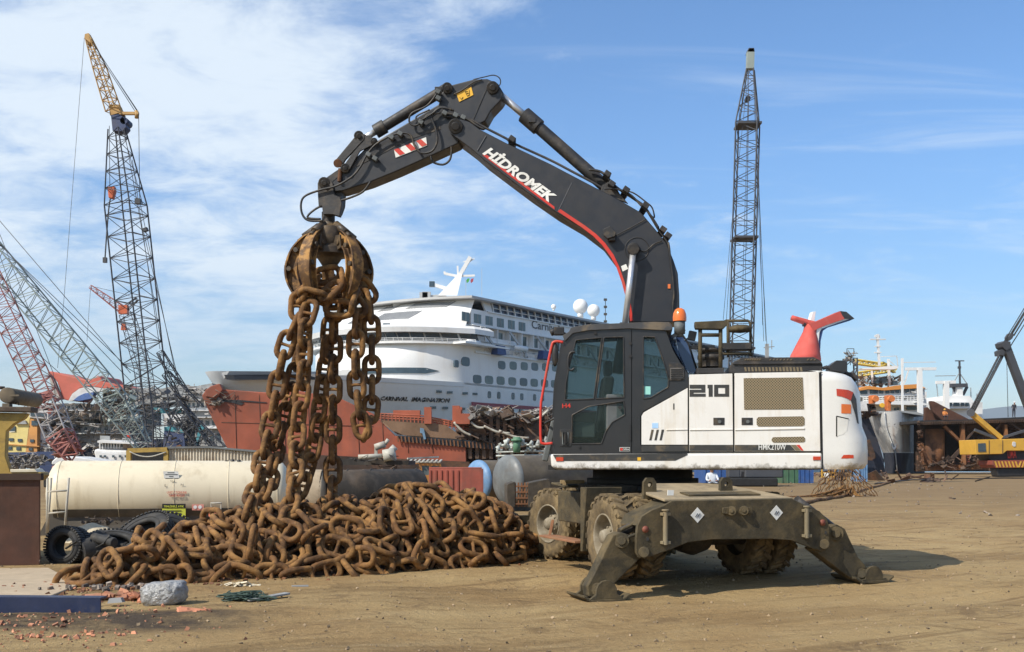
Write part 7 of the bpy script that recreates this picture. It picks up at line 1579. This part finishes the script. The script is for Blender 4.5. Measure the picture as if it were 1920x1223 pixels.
# rusty tower at the left of that ship
LT = thing('lattice_tower', Vector((W(1596,865,112).x, 112, 0)), 'rusty service tower rising just behind the excavator counterweight', 'tower')
TPn = Plane(W(1596,865,112).x, 112, 0); mb = MB(); lattice(mb, TPn.p(1594,884,0), TPn.p(1594,672,0), 1.5, 1.1, 12, .09, .06); mb.build('tower_frame', m_lat, LT)
mb = MB(); scrap(mb, lambda g_: TPn.p(g_.uniform(1586,1603), g_.uniform(662,682), 0), 26, .3, 1.2, seed=86); mb.build('tower_head', m_mixscrap, LT)
mb = MB(); 
for a, b in (((1588,662),(1588,654)),((1601,662),(1601,654)),((1588,654),(1601,654))): mb.bar(TPn.p(*a,0), TPn.p(*b,0), .06)
mb.build('top_rail', m_lat, LT)
# navy hull leaning beside the grey bow
NH = thing('navy_hull', QP.l(-7, -3, 0), 'dark navy ship hull in shade between the excavator tail and the grey bow', 'ship')
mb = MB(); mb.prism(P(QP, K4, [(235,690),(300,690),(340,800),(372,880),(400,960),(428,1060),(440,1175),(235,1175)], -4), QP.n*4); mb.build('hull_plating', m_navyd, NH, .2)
mb = MB(); scrap(mb, lambda g_: QP.p(*K4(g_.uniform(230,340), g_.uniform(600,700)), -4.5), 60, .2, 1.4, seed=87); mb.build('deck_scrap', m_wreck, NH)
mb = MB(); mb.cyl(QP.p(*K4(280,620),-5), QP.p(*K4(305,690),-5), .25); mb.bar(QP.p(*K4(285,900),-5), QP.p(*K4(340,1050),-5), .5); mb.bar(QP.p(*K4(240,1040),-5), QP.p(*K4(330,1050),-5), .4); pieces(mb, 'leaning_pipe', m_rustd, NH)
mb = MB(); mb.box(QP.p(*K4(250,622),-5.5), (1.0,.6,1.0), taper=.7); mb.build('white_drum', m_fw, NH)
# rusting hull section
RW = thing('hull_section', QP.l(8, -3, 0), 'sliced dark rusty hull section with exposed frames behind the yellow crane', 'wreck')
pr('back_plate', m_rustd, QP, K5, [(0,830),(719,800),(1100,790),(1100,1165),(0,1165)], 1, 2, RW)
pr('top_deck', M('black_deck_edge', (.02,.018,.018), .8, bump=0), QP, K5, [(0,822),(330,815),(400,812),(719,798),(1100,788),(1100,806),(719,818),(400,830),(0,842)], -5, 2, RW)
mb = MB()
for k in range(90): x = 4+k*12; mb.box(QP.p(*K5(x, 842-(x*.028)),-5.1), (.1,.2,.35))
mb.build('cut_stiffeners', m_rustd, RW)
mb = MB(); c_ = QP.p(*K5(118,1080),-2.5); c_.z = .4; tp_ = QP.p(*K5(118,880),-2.5); mb.cyl(c_, tp_, 1.05, n=24); mb.build('rusty_tank', m_rusto, RW)
for a, b, w in (((300,845),(312,1150),.6),((180,860),(300,975),.45),((380,890),(320,960),.35),((300,1010),(175,1140),.4),((590,850),(596,940),.5),((560,840),(520,895),.3),((620,835),(719,905),.35),((210,1095),(290,1010),.3),((20,980),(60,1075),.6),((60,1075),(90,1130),.6),((90,1130),(190,1090),.4)):
    mb = MB(); mb.bar(QP.p(*K5(*a),-4.5), QP.p(*K5(*b),-4.5), w, w*.6); mb.build('frame_strut', m_rusto if w > .4 else m_rustd, RW)
pr('bottom_plate', m_rusto, QP, K5, [(30,1050),(80,1110),(300,1120),(330,1090),(540,1085),(540,1150),(60,1160)], -4.2, -3.8, RW)
pr('shadow_plate', M('shadow_black', (.018,.014,.012), .9, bump=0), QP, K5, [(190,860),(290,850),(290,1060),(190,1100)], .2, .6, RW)  # deep shade inside the cut hull, painted as a near-black plate
for k in range(6): pr('red_step', m_redc, QP, K5, [(318,1024+k*14),(354,1024+k*14),(356,1032+k*14),(318,1032+k*14)], -4.6, -4.2, RW)
mb = MB(); scrap(mb, lambda g_: QP.p(*K5(g_.uniform(-10,560), g_.uniform(1060,1160)), -4.8), 110, .15, .9, seed=91); mb.build('ground_scrap', m_wreck, RW)
mb = MB(); scrap(mb, lambda g_: QP.p(*K5(g_.uniform(-5,40), g_.uniform(830,1150)), -5.2), 70, .15, .6, seed=92); mb.build('torn_edge', m_wreck, RW)
mb = MB(); scrap(mb, lambda g_: QP.p(*K5(g_.uniform(350,719), g_.uniform(850,1000)), -3), 90, .2, 1.6, seed=93); mb.build('inner_debris', m_rustd, RW)
pr('cut_plate', m_rust, QP, K5, [(90,690),(112,692),(350,815),(170,822),(105,760)], -3, -2.4, RW); pr('cut_plate', m_rust, QP, K5, [(55,735),(70,732),(155,822),(52,824)], -2, -1.5, RW)
# white coaster behind
WS = thing('white_coaster', QP.l(12, 16, 0), 'white ship with a black mast and a T shaped crane post behind the hull section', 'ship')
WP = Plane(QP.l(12, 16, 0).x, QP.l(12, 16, 0).y, R(2))
pr('bridge', m_shipw, WP, K5, [(125,692),(170,690),(175,656),(355,656),(380,690),(440,700),(440,830),(125,830)], 0, 8, WS)
pr('bridge_front', m_shipw, WP, K5, [(205,698),(355,696),(360,740),(205,742)], -1, 1, WS)
for x in (223,255,273,306,337): wn_(WP, K5, sq(x,713,24 if x != 255 else 20,22), -1.15, WS)
mb = MB(); mb.bar(WP.p(*K5(195,760),-3), WP.p(*K5(193,556),-3), .6); mb.bar(WP.p(*K5(125,566),-3), WP.p(*K5(256,563),-3), .38); mb.build('crane_post', m_shipw, WS)
mb = MB(); mb.bar(WP.p(*K5(288,590),1), WP.p(*K5(284,420),1), .2); mb.bar(WP.p(*K5(255,420),1), WP.p(*K5(315,420),1), .13); mb.box(WP.p(*K5(283,465),1), (.35,.3,.3)); mb.prism(P(WP, K5, [(233,572),(340,572),(342,595),(235,595)], 0), WP.n*2); mb.bar(WP.p(*K5(240,595),1), WP.p(*K5(268,650),1), .3); mb.bar(WP.p(*K5(335,595),1), WP.p(*K5(308,650),1), .3); mb.build('black_mast', m_lat, WS)
mb = MB(); mb.prism(P(WP, K5, [(272,595),(305,595),(308,660),(268,660)], .2), WP.n*1.5); mb.build('mast_house', m_shipw, WS)
mb = MB(); 
for a, b in (((120,522),(260,520)),((284,500),(335,575)),((284,500),(240,575)),((360,600),(362,690)),((130,575),(138,660)),((400,690),(402,640))): mb.bar(WP.p(*K5(*a),1), WP.p(*K5(*b),1), .09)
pieces(mb, 'rigging', m_fg, WS)
mb = MB()
for k in range(12): mb.bar(WP.p(*K5(370+k*6,700),-1), WP.p(*K5(370+k*6,735),-1), .08)
mb.bar(WP.p(*K5(365,702),-1), WP.p(*K5(440,702),-1), .1); mb.build('deck_rail', m_fw, WS)
# yellow mobile crane
YP = Plane(W(1880, 860, 96).x, 96, R(4)); YC = thing('yellow_crane', Vector((W(1890,865,96).x, 97, 0)), 'yellow crane with a black mast and a striped carrier at the right edge', 'crane')
YH = pr('machinery_house', m_craney, YP, K5, [(388,952),(575,948),(860,938),(860,1026),(604,1026),(578,1048),(396,1052)], 0, 3, YC, .05)
pr('house_window', m_win, YP, K5, [(410,977),(460,974),(464,1032),(412,1034)], -.06, 0, YH); 
for x in (484, 575): 
    mb = MB(); mb.bar(YP.p(*K5(x,955),-.03), YP.p(*K5(x,1045),-.03), .04); mb.build('panel_joint', m_brown, YH)
pr('house_badge', m_fw, YP, K5, [(642,968),(652,964),(664,970),(664,996),(650,1000),(640,990)], -.06, 0, YH)
mb = MB(); mb.prism(P(YP, K5, [(470,1040),(860,1030),(860,1100),(500,1100)], .6), YP.n*2); mb.build('undercarriage', m_black2, YC)
text3('crane_lettering', 'LIMA', m_red, YP, .5, K5(610,1076), K5(668,1074), .75, YC, fat=.02)
CBm = pr('carrier_beam', m_redc, YP, K5, [(512,1092),(860,1086),(860,1138),(530,1142),(512,1120)], -.6, 2, YC)
for k in range(15):
    x = 520+k*23; mb = MB(); mb.prism(P(YP, K5, [(x+14,1097),(x+24,1097),(x+10,1138),(x,1138)] if k > 6 else [(x,1097),(x+10,1097),(x+24,1138),(x+14,1138)], -.66), YP.n*.06); mb.build('hazard_stripe', m_craney, CBm)
mb = MB(); mb.prism(P(YP, K5, [(530,1142),(860,1138),(860,1196),(545,1200)], -.3), YP.n*1.2); mb.build('tracks', m_black2, YC, .1)
mb = MB(); mb.bar(YP.p(*K5(365,775),.5), YP.p(*K5(560,942),.5), .55, .4); mb.bar(YP.p(*K5(365,775),1.5), YP.p(*K5(560,942),1.5), .3, .3); mb.build('gantry_strut', m_craney, YC)
mb = MB(); mb.bar(YP.p(*K5(385,885),.5), YP.p(*K5(530,942),.5), .25); mb.bar(YP.p(*K5(560,942),.5), YP.p(*K5(860,848),.5), .22); mb.cyl(YP.p(*K5(360,770),.2), YP.p(*K5(360,770),1.6), .35); pieces(mb, 'strut_link', m_lat, YC)
mb = MB(); mb.bar(YP.p(*K5(595,320),.8), YP.p(*K5(790,840),.8), .6, .6); mb.prism(P(YP, K5, [(568,300),(590,285),(628,290),(630,330),(600,350),(575,325)], .4), YP.n*1.2); mb.build('mast', m_lat, YC)
mb = MB(); mb.prism(P(YP, K5, [(556,352),(575,342),(590,355),(586,385),(560,382)], .5), YP.n*1); mb.prism(P(YP, K5, [(618,258),(634,232),(655,240),(640,270),(622,285)], .5), YP.n*.8); pieces(mb, 'sheave_block', m_lat, YC)
for a, b, r_ in (((556,375),(352,768),.10),((578,385),(378,768),.10),((568,380),(365,768),.05),((585,290),(730,50),.05),((600,285),(745,48),.05),((640,235),(760,40),.07),((650,250),(790,20),.07),((625,325),(820,20),.05),((602,385),(612,800),.03)): rope(YC, [YP.p(*K5(*a),.8), YP.p(*K5(*b),.8)], r_)
# ================================================================ people
m_skin = M('skin', (.35, .19, .12), .6, bump=0); m_shirt = M('pale_shirt', (.55,.58,.62), .8, bump=0); m_over = M('dark_overall', (.035,.035,.045), .9, bump=0); m_orv = M('orange_vest', (.55,.2,.05), .8, bump=0)
def person(base, label, body_m, cloth_m, helm_m, joints, face, group=None):
    root = thing('person', base, label, 'person', group); B = Vector(base)
    names = list(joints); me = bpy.data.meshes.new('body'); vs = [joints[k][0] for k in names]
    E = [('pelvis','chest'),('chest','neck'),('neck','head'),('head','crown'),('chest','shL'),('shL','elL'),('elL','haL'),('chest','shR'),('shR','elR'),('elR','haR'),('pelvis','hiL'),('hiL','knL'),('knL','anL'),('anL','toL'),('pelvis','hiR'),('hiR','knR'),('knR','anR'),('anR','toR')]
    me.from_pydata(vs, [(names.index(a), names.index(b)) for a, b in E], []); o = bpy.data.objects.new('body', me); COL.objects.link(o)
    sk = o.modifiers.new('skin', 'SKIN'); sk.use_smooth_shade = True
    for i, k in enumerate(names): me.skin_vertices[0].data[i].radius = (joints[k][1],)*2; me.skin_vertices[0].data[i].use_root = (k == 'pelvis')
    sb = o.modifiers.new('sub', 'SUBSURF'); sb.levels = sb.render_levels = 1
    bpy.context.view_layer.update(); m2 = bpy.data.meshes.new_from_object(o.evaluated_get(bpy.context.evaluated_depsgraph_get())); bpy.data.objects.remove(o)
    m2.name = 'body'; m2.materials.clear(); m2.materials.append(m_skin); m2.materials.append(cloth_m); m2.materials.append(body_m)
    hz0 = joints['neck'][0][2]; pz_ = joints['pelvis'][0][2]+.08
    for p in m2.polygons:
        z = p.center.z; near = min((p.center-Vector(joints[h][0])).length for h in ('haL','haR'))
        p.material_index = 0 if (z > hz0 or near < .09) else (2 if z < pz_ else 1)
    b_ = bpy.data.objects.new('body', m2); COL.objects.link(b_); b_.parent = root
    hd_ = Vector(joints['head'][0]); f = Vector(face).normalized(); WLOC[root] = B
    mb = MB(); mb.lathe([(.125,-.01),(.12,.05),(.09,.11),(.04,.14),(0,.145)], B+hd_+Vector((0,0,.05)), pz, 16); mb.box(B+hd_+f*.12+Vector((0,0,.05)), (.14,.10,.015)); mb.build('helmet', helm_m, root)
    mb = MB(); side = f.cross(pz)
    for s_ in (-1, 1): mb.lathe([(.014,-.01),(.014,.01),(0,.016)], B+hd_+f*.085+side*.035*s_, f, 8)
    mb.build('eyes', m_dark, root)
    mb = MB(); mb.box(B+hd_+f*.105-Vector((0,0,.02)), (.025,.03,.045)); mb.build('nose', m_skin, root)
    return root
def stand(lean=0, armf=0.):
    return dict(pelvis=((0,0,.95),.13), chest=((lean*.3,-.02,1.32),.15), neck=((lean*.4,-.02,1.50),.06), head=((lean*.45,-.04,1.62),.085), crown=((lean*.45,-.03,1.72),.07), shL=((-.19+lean*.3,0,1.42),.065), elL=((-.25,.02-armf*.1,1.15),.05), haL=((-.20,-.05-armf*.3,.93+armf*.2),.04), shR=((.19+lean*.3,0,1.42),.065), elR=((.25,.02,1.15),.05), haR=((.22,-.10,.93),.04), hiL=((-.10,0,.88),.10), knL=((-.11,-.03,.48),.075), anL=((-.11,.02,.09),.05), toL=((-.12,-.14,.04),.04), hiR=((.10,0,.88),.10), knR=((.12,.0,.48),.075), anR=((.13,.04,.09),.05), toR=((.14,-.12,.04),.04))
def seated():
    d = stand(); d.update(pelvis=((0,0,.42),.14), chest=((0,-.08,.78),.155), neck=((0,-.1,.96),.06), head=((-.02,-.13,1.07),.09), crown=((-.02,-.12,1.17),.07), shL=((-.19,-.06,.88),.065), elL=((-.25,-.22,.64),.05), haL=((-.1,-.42,.62),.04), shR=((.19,-.06,.88),.065), elR=((.26,-.2,.64),.05), haR=((.12,-.42,.62),.04), hiL=((-.11,-.05,.42),.10), knL=((-.16,-.45,.50),.075), anL=((-.16,-.45,.10),.05), toL=((-.16,-.60,.05),.04), hiR=((.11,-.05,.42),.10), knR=((.16,-.45,.50),.075), anR=((.16,-.42,.10),.05), toR=((.16,-.57,.05),.04)); return d
D_p = 46.; person(Vector((W(1334,865,D_p).x, D_p, 0)), 'person in a white helmet and pale shirt sitting low behind the excavator turntable', m_over, m_shirt, m_shipw, seated(), (-.3,-1,0))
bx_ = thing('wooden_crate', Vector((W(1334,865,D_p).x, D_p+.1, 0)), 'small crate serving as a seat under the person in the white helmet', 'crate')
mb = MB(); mb.box((W(1334,865,D_p).x, D_p+.12, .14), (.5,.42,.28)); mb.build('planks', m_deck, bx_)
q = QP.p(*K5(650,806), -3.5); q.z = QP.p(*K5(650,800), -5).z*(q.y-0)/QP.p(*K5(650,800),-5).y if False else QP.p(*K5(650,799),-5).z
person(q, 'person in dark overalls standing on top of the sliced hull section near the right edge', m_over, m_over, m_fw, stand(.15, .6), (-.6,-1,0))
q = QP.p(*K5(183,818), -4.6); q.z = QP.p(*K5(183,818), -5).z
person(q, 'person in an orange vest crouching on the hull section beside the brown cut plates', m_over, m_orv, m_craney, seated(), (-1,-.5,0))
# ================================================================ things beneath and behind the excavator
def bin_(px0, px1, ytop, D, dep, mat, name, label, cat, ang=0, group=None):
    pl = Plane(W((px0+px1)/2, 865, D).x, D, R(ang)); t = thing(name, Vector((pl.c.x, pl.c.y+dep/2, 0)), label, cat, group)
    a = pl.p(px0, ytop, 0); b_ = pl.p(px1, ytop, 0); a0_, b0_ = a.copy(), b_.copy(); a0_.z = b0_.z = 0; n = pl.n
    mb = MB(); mb.prism([a0_, b0_, b0_+n*dep, a0_+n*dep], (0,0,a.z-.05)); mb.build('shell', mat, t, .02)
    mb = MB()
    k = max(3, int((b0_-a0_).length/.45))
    for i in range(k+1): q = a0_.lerp(b0_, i/k)-n*.03; mb.box(q+Vector((0,0,(a.z-.1)/2)), (.07,.06,a.z-.12))
    pieces(mb, 'rib', mat, t)
    mb = MB(); mb.prism([a-n*.06+Vector((0,0,-.08)), b_-n*.06+Vector((0,0,-.08)), b_-n*.06, a-n*.06], n*(dep+.1)); mb.build('top_rim', mat, t)
    return t
m_bl2 = M('container_blue', (.03,.09,.27), .5, var=.15, dirt=(.14,.12,.1), ds=1.5, damt=.4, bump=0)
bin_(1070, 1102, 880, 44, 2.4, m_bl2, 'blue_container', 'blue ribbed container seen below the excavator cab, left of the turntable', 'container')
bin_(1322, 1378, 872, 70, 3, m_bl2, 'blue_container', 'plain blue container behind the person in the white helmet', 'container', 4)
bin_(1378, 1420, 872, 70, 3, m_rustd, 'brown_container', 'rust brown container between the blue container and the green bin', 'container', 2)
bin_(1420, 1440, 878, 67, 1.2, m_rusto, 'rusty_bin', 'small rusty bin under the excavator body beside the brown container', 'bin')
bin_(1466, 1498, 876, 70, 2, M('green_paint', (.06,.14,.08), .6, dirt=(.12,.1,.07), damt=.4), 'green_bin', 'dull green skip with a blue neighbour under the counterweight', 'skip', 3)
bin_(1498, 1524, 876, 70, 2, m_bl2, 'blue_bin', 'blue skip immediately right of the green skip', 'skip', 3)
bin_(1612, 1625, 868, 75, 2, m_bluet, 'pale_blue_locker', 'narrow pale blue locker below the excavator tail', 'locker')
yl = thing('safety_barrier', Vector((W(1548,865,80).x, 80, 0)), 'small yellow safety frame with a white notice below the counterweight', 'barrier')
mb = MB(); z1 = W(1541,877,80).z; x0_, x1_ = W(1541,865,80).x, W(1566,865,80).x
for x in (x0_, (x0_+x1_)/2, x1_): mb.bar((x,80,0), (x,80,z1), .09)
for z in (z1, z1*.6, z1*.3): mb.bar((x0_,80,z), (x1_,80,z), .09)
mb.build('rails', m_craney, yl); mb = MB(); mb.box((x0_+.35,79.9,z1*.42), (.4,.02,.35)); mb.build('notice', m_signw, yl)
# hanging bundle of thin chain and ropes behind the tail
NB = thing('chain_bundle', Vector((W(1580,865,44).x, 44, 0)), 'tangled brown bundle of thin chains spread on the ground right of the stabilizer', 'chain bundle')
rg = random.Random(5); cx_ = W(1580,865,44).x; mb = MB()
for k in range(24):
    a0 = Vector((cx_-.5+k*.043, 44+rg.uniform(-.1,.1), 1.2)); pts_ = [a0]
    for j in range(1, 9): t_ = j/8; pts_.append(Vector((a0.x+.05*math.sin(j*3.1+k)+rg.uniform(-.04,.04)+(k-12)*.010*j, a0.y+rg.uniform(-.06,.06)-.05*j, max(.03, 1.2*(1-t_)+.0))))
    mb.tube(smooth_path(pts_,3), .020, 5)
mb.build('hanging_strands', m_chain, NB)
mb = MB()
for k in range(34):
    a = rg.uniform(-math.pi, math.pi); L_ = rg.uniform(.5, 1.9)
    pts_ = [Vector((cx_+rg.uniform(-.2,.3), 43.6, .3+rg.random()*.2))]
    dx = rg.uniform(-2.9, .5) if k % 2 else rg.uniform(-.5,.6)
    for j in range(1, 6): t_ = j/5; pts_.append(Vector((pts_[0].x+dx*t_, 43.6-rg.uniform(.3,.9)*t_*abs(dx)*.5+rg.uniform(-.05,.05), max(.03, .4*(1-t_)**2))))
    mb.tube(smooth_path(pts_,4), .024, 5)
mb.build('trailing_strands', m_chain, NB)
mb = MB(); mb.bar((cx_-.55,44.05,1.2), (cx_+.55,44.05,1.2), .06); mb.bar((cx_,44.1,0), (cx_,44.1,1.2), .05); mb.build('support_bar', m_rustd, NB)
for i, (pts_, lb_) in enumerate(((((1592,0,45),(1625,0,54),(1680,0,75),(1738,0,112)),'long rusty chain trailing off from the thin chain bundle toward the grey bow'),(((1640,0,66),(1700,0,78),(1760,0,84),(1830,0,86),(1990,0,90)),'thin dark cable lying across the far side of the yard at the right'),(((1490,0,34),(1530,0,38),(1565,0,41),(1590,0,44)),'short chain lying between the stabilizer and the chain bundle'))):
    mb = MB(); pp_ = smooth_path([Vector((W(x,y,D).x, D, .05)) for x, y, D in pts_], 6); 
    mb.tube([p+Vector((0, .12*math.sin(j*1.3), .02*math.sin(j*2))) for j, p in enumerate(pp_)], .07 if i != 1 else .05, 6); tag(mb.build('ground_cable', m_chain if i != 1 else m_hose), lb_, 'chain' if i != 1 else 'cable')
# ================================================================ small things on the ground
beam = thing('blue_beam', Vector((W(60,1128,10.3).x, 10.2, 0)), 'dark blue steel beam lying on the ground at the lower left', 'steel beam')
a = W(192, 1140, 10.2); mb = MB(); zt_ = H+(HZ-1119)/F*10.6; 
mb.prism([Vector((a.x,10.15,0)), Vector((a.x-3.2,10.30,0)), Vector((a.x-3.2,10.30,.02+.13)), Vector((a.x,10.15,.02+.13))], (0,.02,0)); mb.prism([Vector((a.x,10.16,.13)), Vector((a.x-3.2,10.31,.13)), Vector((a.x-3.2,10.5,.13)), Vector((a.x,10.31,.13))], (0,0,.02)); mb.build('web', m_blue, beam)
# wrapped bale
c0 = W(308,1118,10.7); bl_ = MB(); rr = []
for j in range(17):
    th = j/16*math.pi; row = []
    for k in range(32):
        ph = k/32*2*math.pi; x = math.cos(ph)*abs(math.sin(th))**.55*math.copysign(1, math.sin(th) or 1); y = math.sin(ph)*abs(math.sin(th))**.55
        x = math.copysign(abs(x)**.75, x); y = math.copysign(abs(y)**.8, y); z = -math.copysign(abs(math.cos(th))**.7, math.cos(th))
        nn = 1+.10*noise.noise(Vector((x*2.5,y*2.5,z*3)))+.05*noise.noise(Vector((x*8,y*8,z*8)))
        row.append(Vector((c0.x+x*.225*nn, 10.7+y*.18*nn, .125+z*.12*nn+.02*x)))
    rr.append(row)
bl_.loft(rr, closed=True, smooth=True); bo = bl_.build('wrapped_bale', M('crinkled_foil_wrap', (.34,.34,.335), .35, .35, var=.5, vs=14, dirt=(.30,.26,.2), ds=6, damt=.5, bump=1., bs=26, bd=.03)); tag(bo, 'silvery plastic wrapped bale tied with string, lying in front of the heap', 'bale')
def small(name, label, cat, mat, px, py, D, n, sp, s0, s1, seed, thick=.05):
    c_ = W(px, py, D); mb = MB(); rg_ = random.Random(seed)
    for i in range(n):
        s = rg_.uniform(s0, s1); p = Vector((c_.x+rg_.gauss(0,sp[0]), D+rg_.gauss(0,sp[1]), thick/2+rg_.random()*sp[2])); rot = Matrix.Rotation(rg_.gauss(0,.3),3,'X') @ Matrix.Rotation(rg_.gauss(0,.3),3,'Y') @ Matrix.Rotation(rg_.uniform(0,6.3),3,'Z')
        mb.box(p, (s, s*rg_.uniform(.3,.9), thick*rg_.uniform(.3,1)), rot, rg_.uniform(.7,1))
    tag(mb.build(name, mat), label, cat); return mb
m_orr = M('broken_orange_tile', (.40,.16,.085), .8, var=.3, vs=8, island=.35, dirt=(.3,.2,.12), damt=.5)
small('orange_rubble', 'pile of broken orange tile and plastic beside the wrapped bale', 'rubble', m_orr, 245, 1108, 11.1, 46, (.17,.10,.05), .04, .16, 1)
small('grey_rubble', 'grey stone crumbs behind the orange rubble pile', 'rubble', m_mixscrap, 225, 1098, 12.0, 40, (.35,.12,.02), .03, .09, 2)
small('cut_log', 'short grey stump between the blue beam and the orange rubble', 'stump', m_fg, 218, 1123, 10.6, 1, (0,0,.03), .14, .16, 3, .10)
small('paper_scrap', 'crumpled tan paper scraps at the foot of the heap right of the bale', 'litter', m_cream, 450, 1095, 12.3, 26, (.12,.05,.03), .04, .12, 5, .02)
small('orange_strip', 'flat orange and black strips lying right of the wrapped bale', 'litter', m_orr, 362, 1140, 10.15, 9, (.10,.03,.005), .08, .22, 6, .02)
c0 = W(455,1118,11.0); mb = MB(); rg = random.Random(9)
for k in range(60):
    p0_ = Vector((c0.x+rg.gauss(0,.10), 11.0+rg.gauss(0,.06), .02+rg.random()*.06)); mb.tube(smooth_path([p0_]+[p0_+Vector((rg.gauss(0,.09), rg.gauss(0,.06), rg.uniform(-.02,.04))) for _ in range(3)],3), .006, 4)
tag(mb.build('net_tangle', M('dark_green_net', (.04,.07,.055), .8, bump=0)), 'dark green tangle of old netting on the ground in front of the heap', 'netting')
mb = MB(); a = W(465,1122,10.9); mb.bar(Vector((a.x+.0,10.9,.03)), Vector((a.x+.32,11.3,.05)), .09, .02); tag(mb.build('wood_plank', m_fg, bevel=.003), 'weathered grey plank beside the tangle of netting', 'plank')
mb = MB(); a = W(560,1100,12.2); mb.bar(Vector((a.x-.08,12.2,.02)), Vector((a.x+.1,12.25,.02)), .05, .015); tag(mb.build('flat_bar', m_fg), 'small grey flat bar lying below the middle of the heap', 'scrap')
# countless bits: gravel, tile crumbs, litter
def crumbs(name, label, mat, fn, n, s0, s1, seed):
    mb = MB(); rg_ = random.Random(seed)
    for i in range(n):
        x, y = fn(rg_); s = rg_.uniform(s0, s1)*(.5 if rg_.random() < .6 else 1); rot = Matrix.Rotation(rg_.uniform(0,6.3),3,(rg_.gauss(0,1),rg_.gauss(0,1),rg_.gauss(0,1)+.1))
        mb.box((x, y, ground_z(x,y)+s*.2), (s, s*rg_.uniform(.5,1), s*rg_.uniform(.3,.6)), rot, rg_.uniform(.5,.95))
    tag(mb.build(name, mat, keep=True), label, 'gravel', kind='stuff')
m_peb = M('pebble_stone', (.24,.175,.105), .9, var=.2, vs=5, island=.55, bump=0)
crumbs('gravel', 'gravel and clods strewn over the packed earth', m_peb, lambda g_: (lambda y: (g_.uniform(-.52,.52)*y, y))(5.5+ (g_.random()**1.3)*22), 6500, .006, .032, 1)
crumbs('brick_crumbs', 'orange and grey crumbs scattered over the dirt at the lower left', M('brick_crumb', (.36,.16,.09), .9, var=.2, island=.75, bump=0), lambda g_: (lambda px, py: ((px-960)/F*(F*H/(py-HZ)), F*H/(py-HZ)))(abs(g_.gauss(0,150)), g_.choice([g_.gauss(1192,12), g_.gauss(1105,8), g_.gauss(1150,14)])), 420, .012, .055, 2)
crumbs('heap_flakes', 'rust flakes shed around the foot of the chain heap', m_rusto, lambda g_: (lambda t: (AX[0][0]+(AX[-1][0]-AX[0][0])*t+g_.gauss(0,.3), AX[0][1]+(AX[-1][1]-AX[0][1])*t-1.0+g_.gauss(0,.25)))(g_.random()), 700, .015, .06, 3)
crumbs('white_litter', 'white and pale litter scattered across the yard behind the machine', m_mixscrap, lambda g_: (g_.uniform(-2,26), g_.uniform(26,70)), 420, .03, .14, 4)
mb = MB(); scrap(mb, lambda g_: Vector((g_.uniform(-2,34), g_.uniform(70,110), g_.random()*.4)), 260, .3, 1.6, seed=23); tag(mb.build('quay_scrap', m_wreck), 'low strip of scrap at the far edge of the yard below the right hand ships', 'scrap', kind='stuff')
# ================================================================ haze
hzb = MB(); hzb.box((0, 2700, 158.0), (14400, 7200, 321)); hzo = hzb.build('haze', None, keep=True)
hm = bpy.data.materials.new('haze'); hm.use_nodes = True; hm.node_tree.nodes.remove(hm.node_tree.nodes['Principled BSDF'])
pv_ = hm.node_tree.nodes.new('ShaderNodeVolumePrincipled'); pv_.inputs['Density'].default_value = .00011; pv_.inputs['Color'].default_value = (.97, .99, 1.0, 1); pv_.inputs['Anisotropy'].default_value = .2
hm.node_tree.links.new(pv_.outputs[0], hm.node_tree.nodes['Material Output'].inputs['Volume']); hzo.data.materials.append(hm); hzo['kind'] = 'stuff'

for o in bpy.data.objects:
    if o.parent and o.name.split('.')[0] in ('wreckage','tangled_steel','torn_deck_edge','pale_debris','shore_debris','quay_clutter','torn_upper_deck','ground_scrap','torn_edge','inner_debris','deck_gear','deck_machinery','dark_scrap','torn_rubber','deck_scrap','torn_plates','torn_paint_plates','cut_stiffeners','trailing_strands','boom_machinery'): o['kind'] = 'stuff'
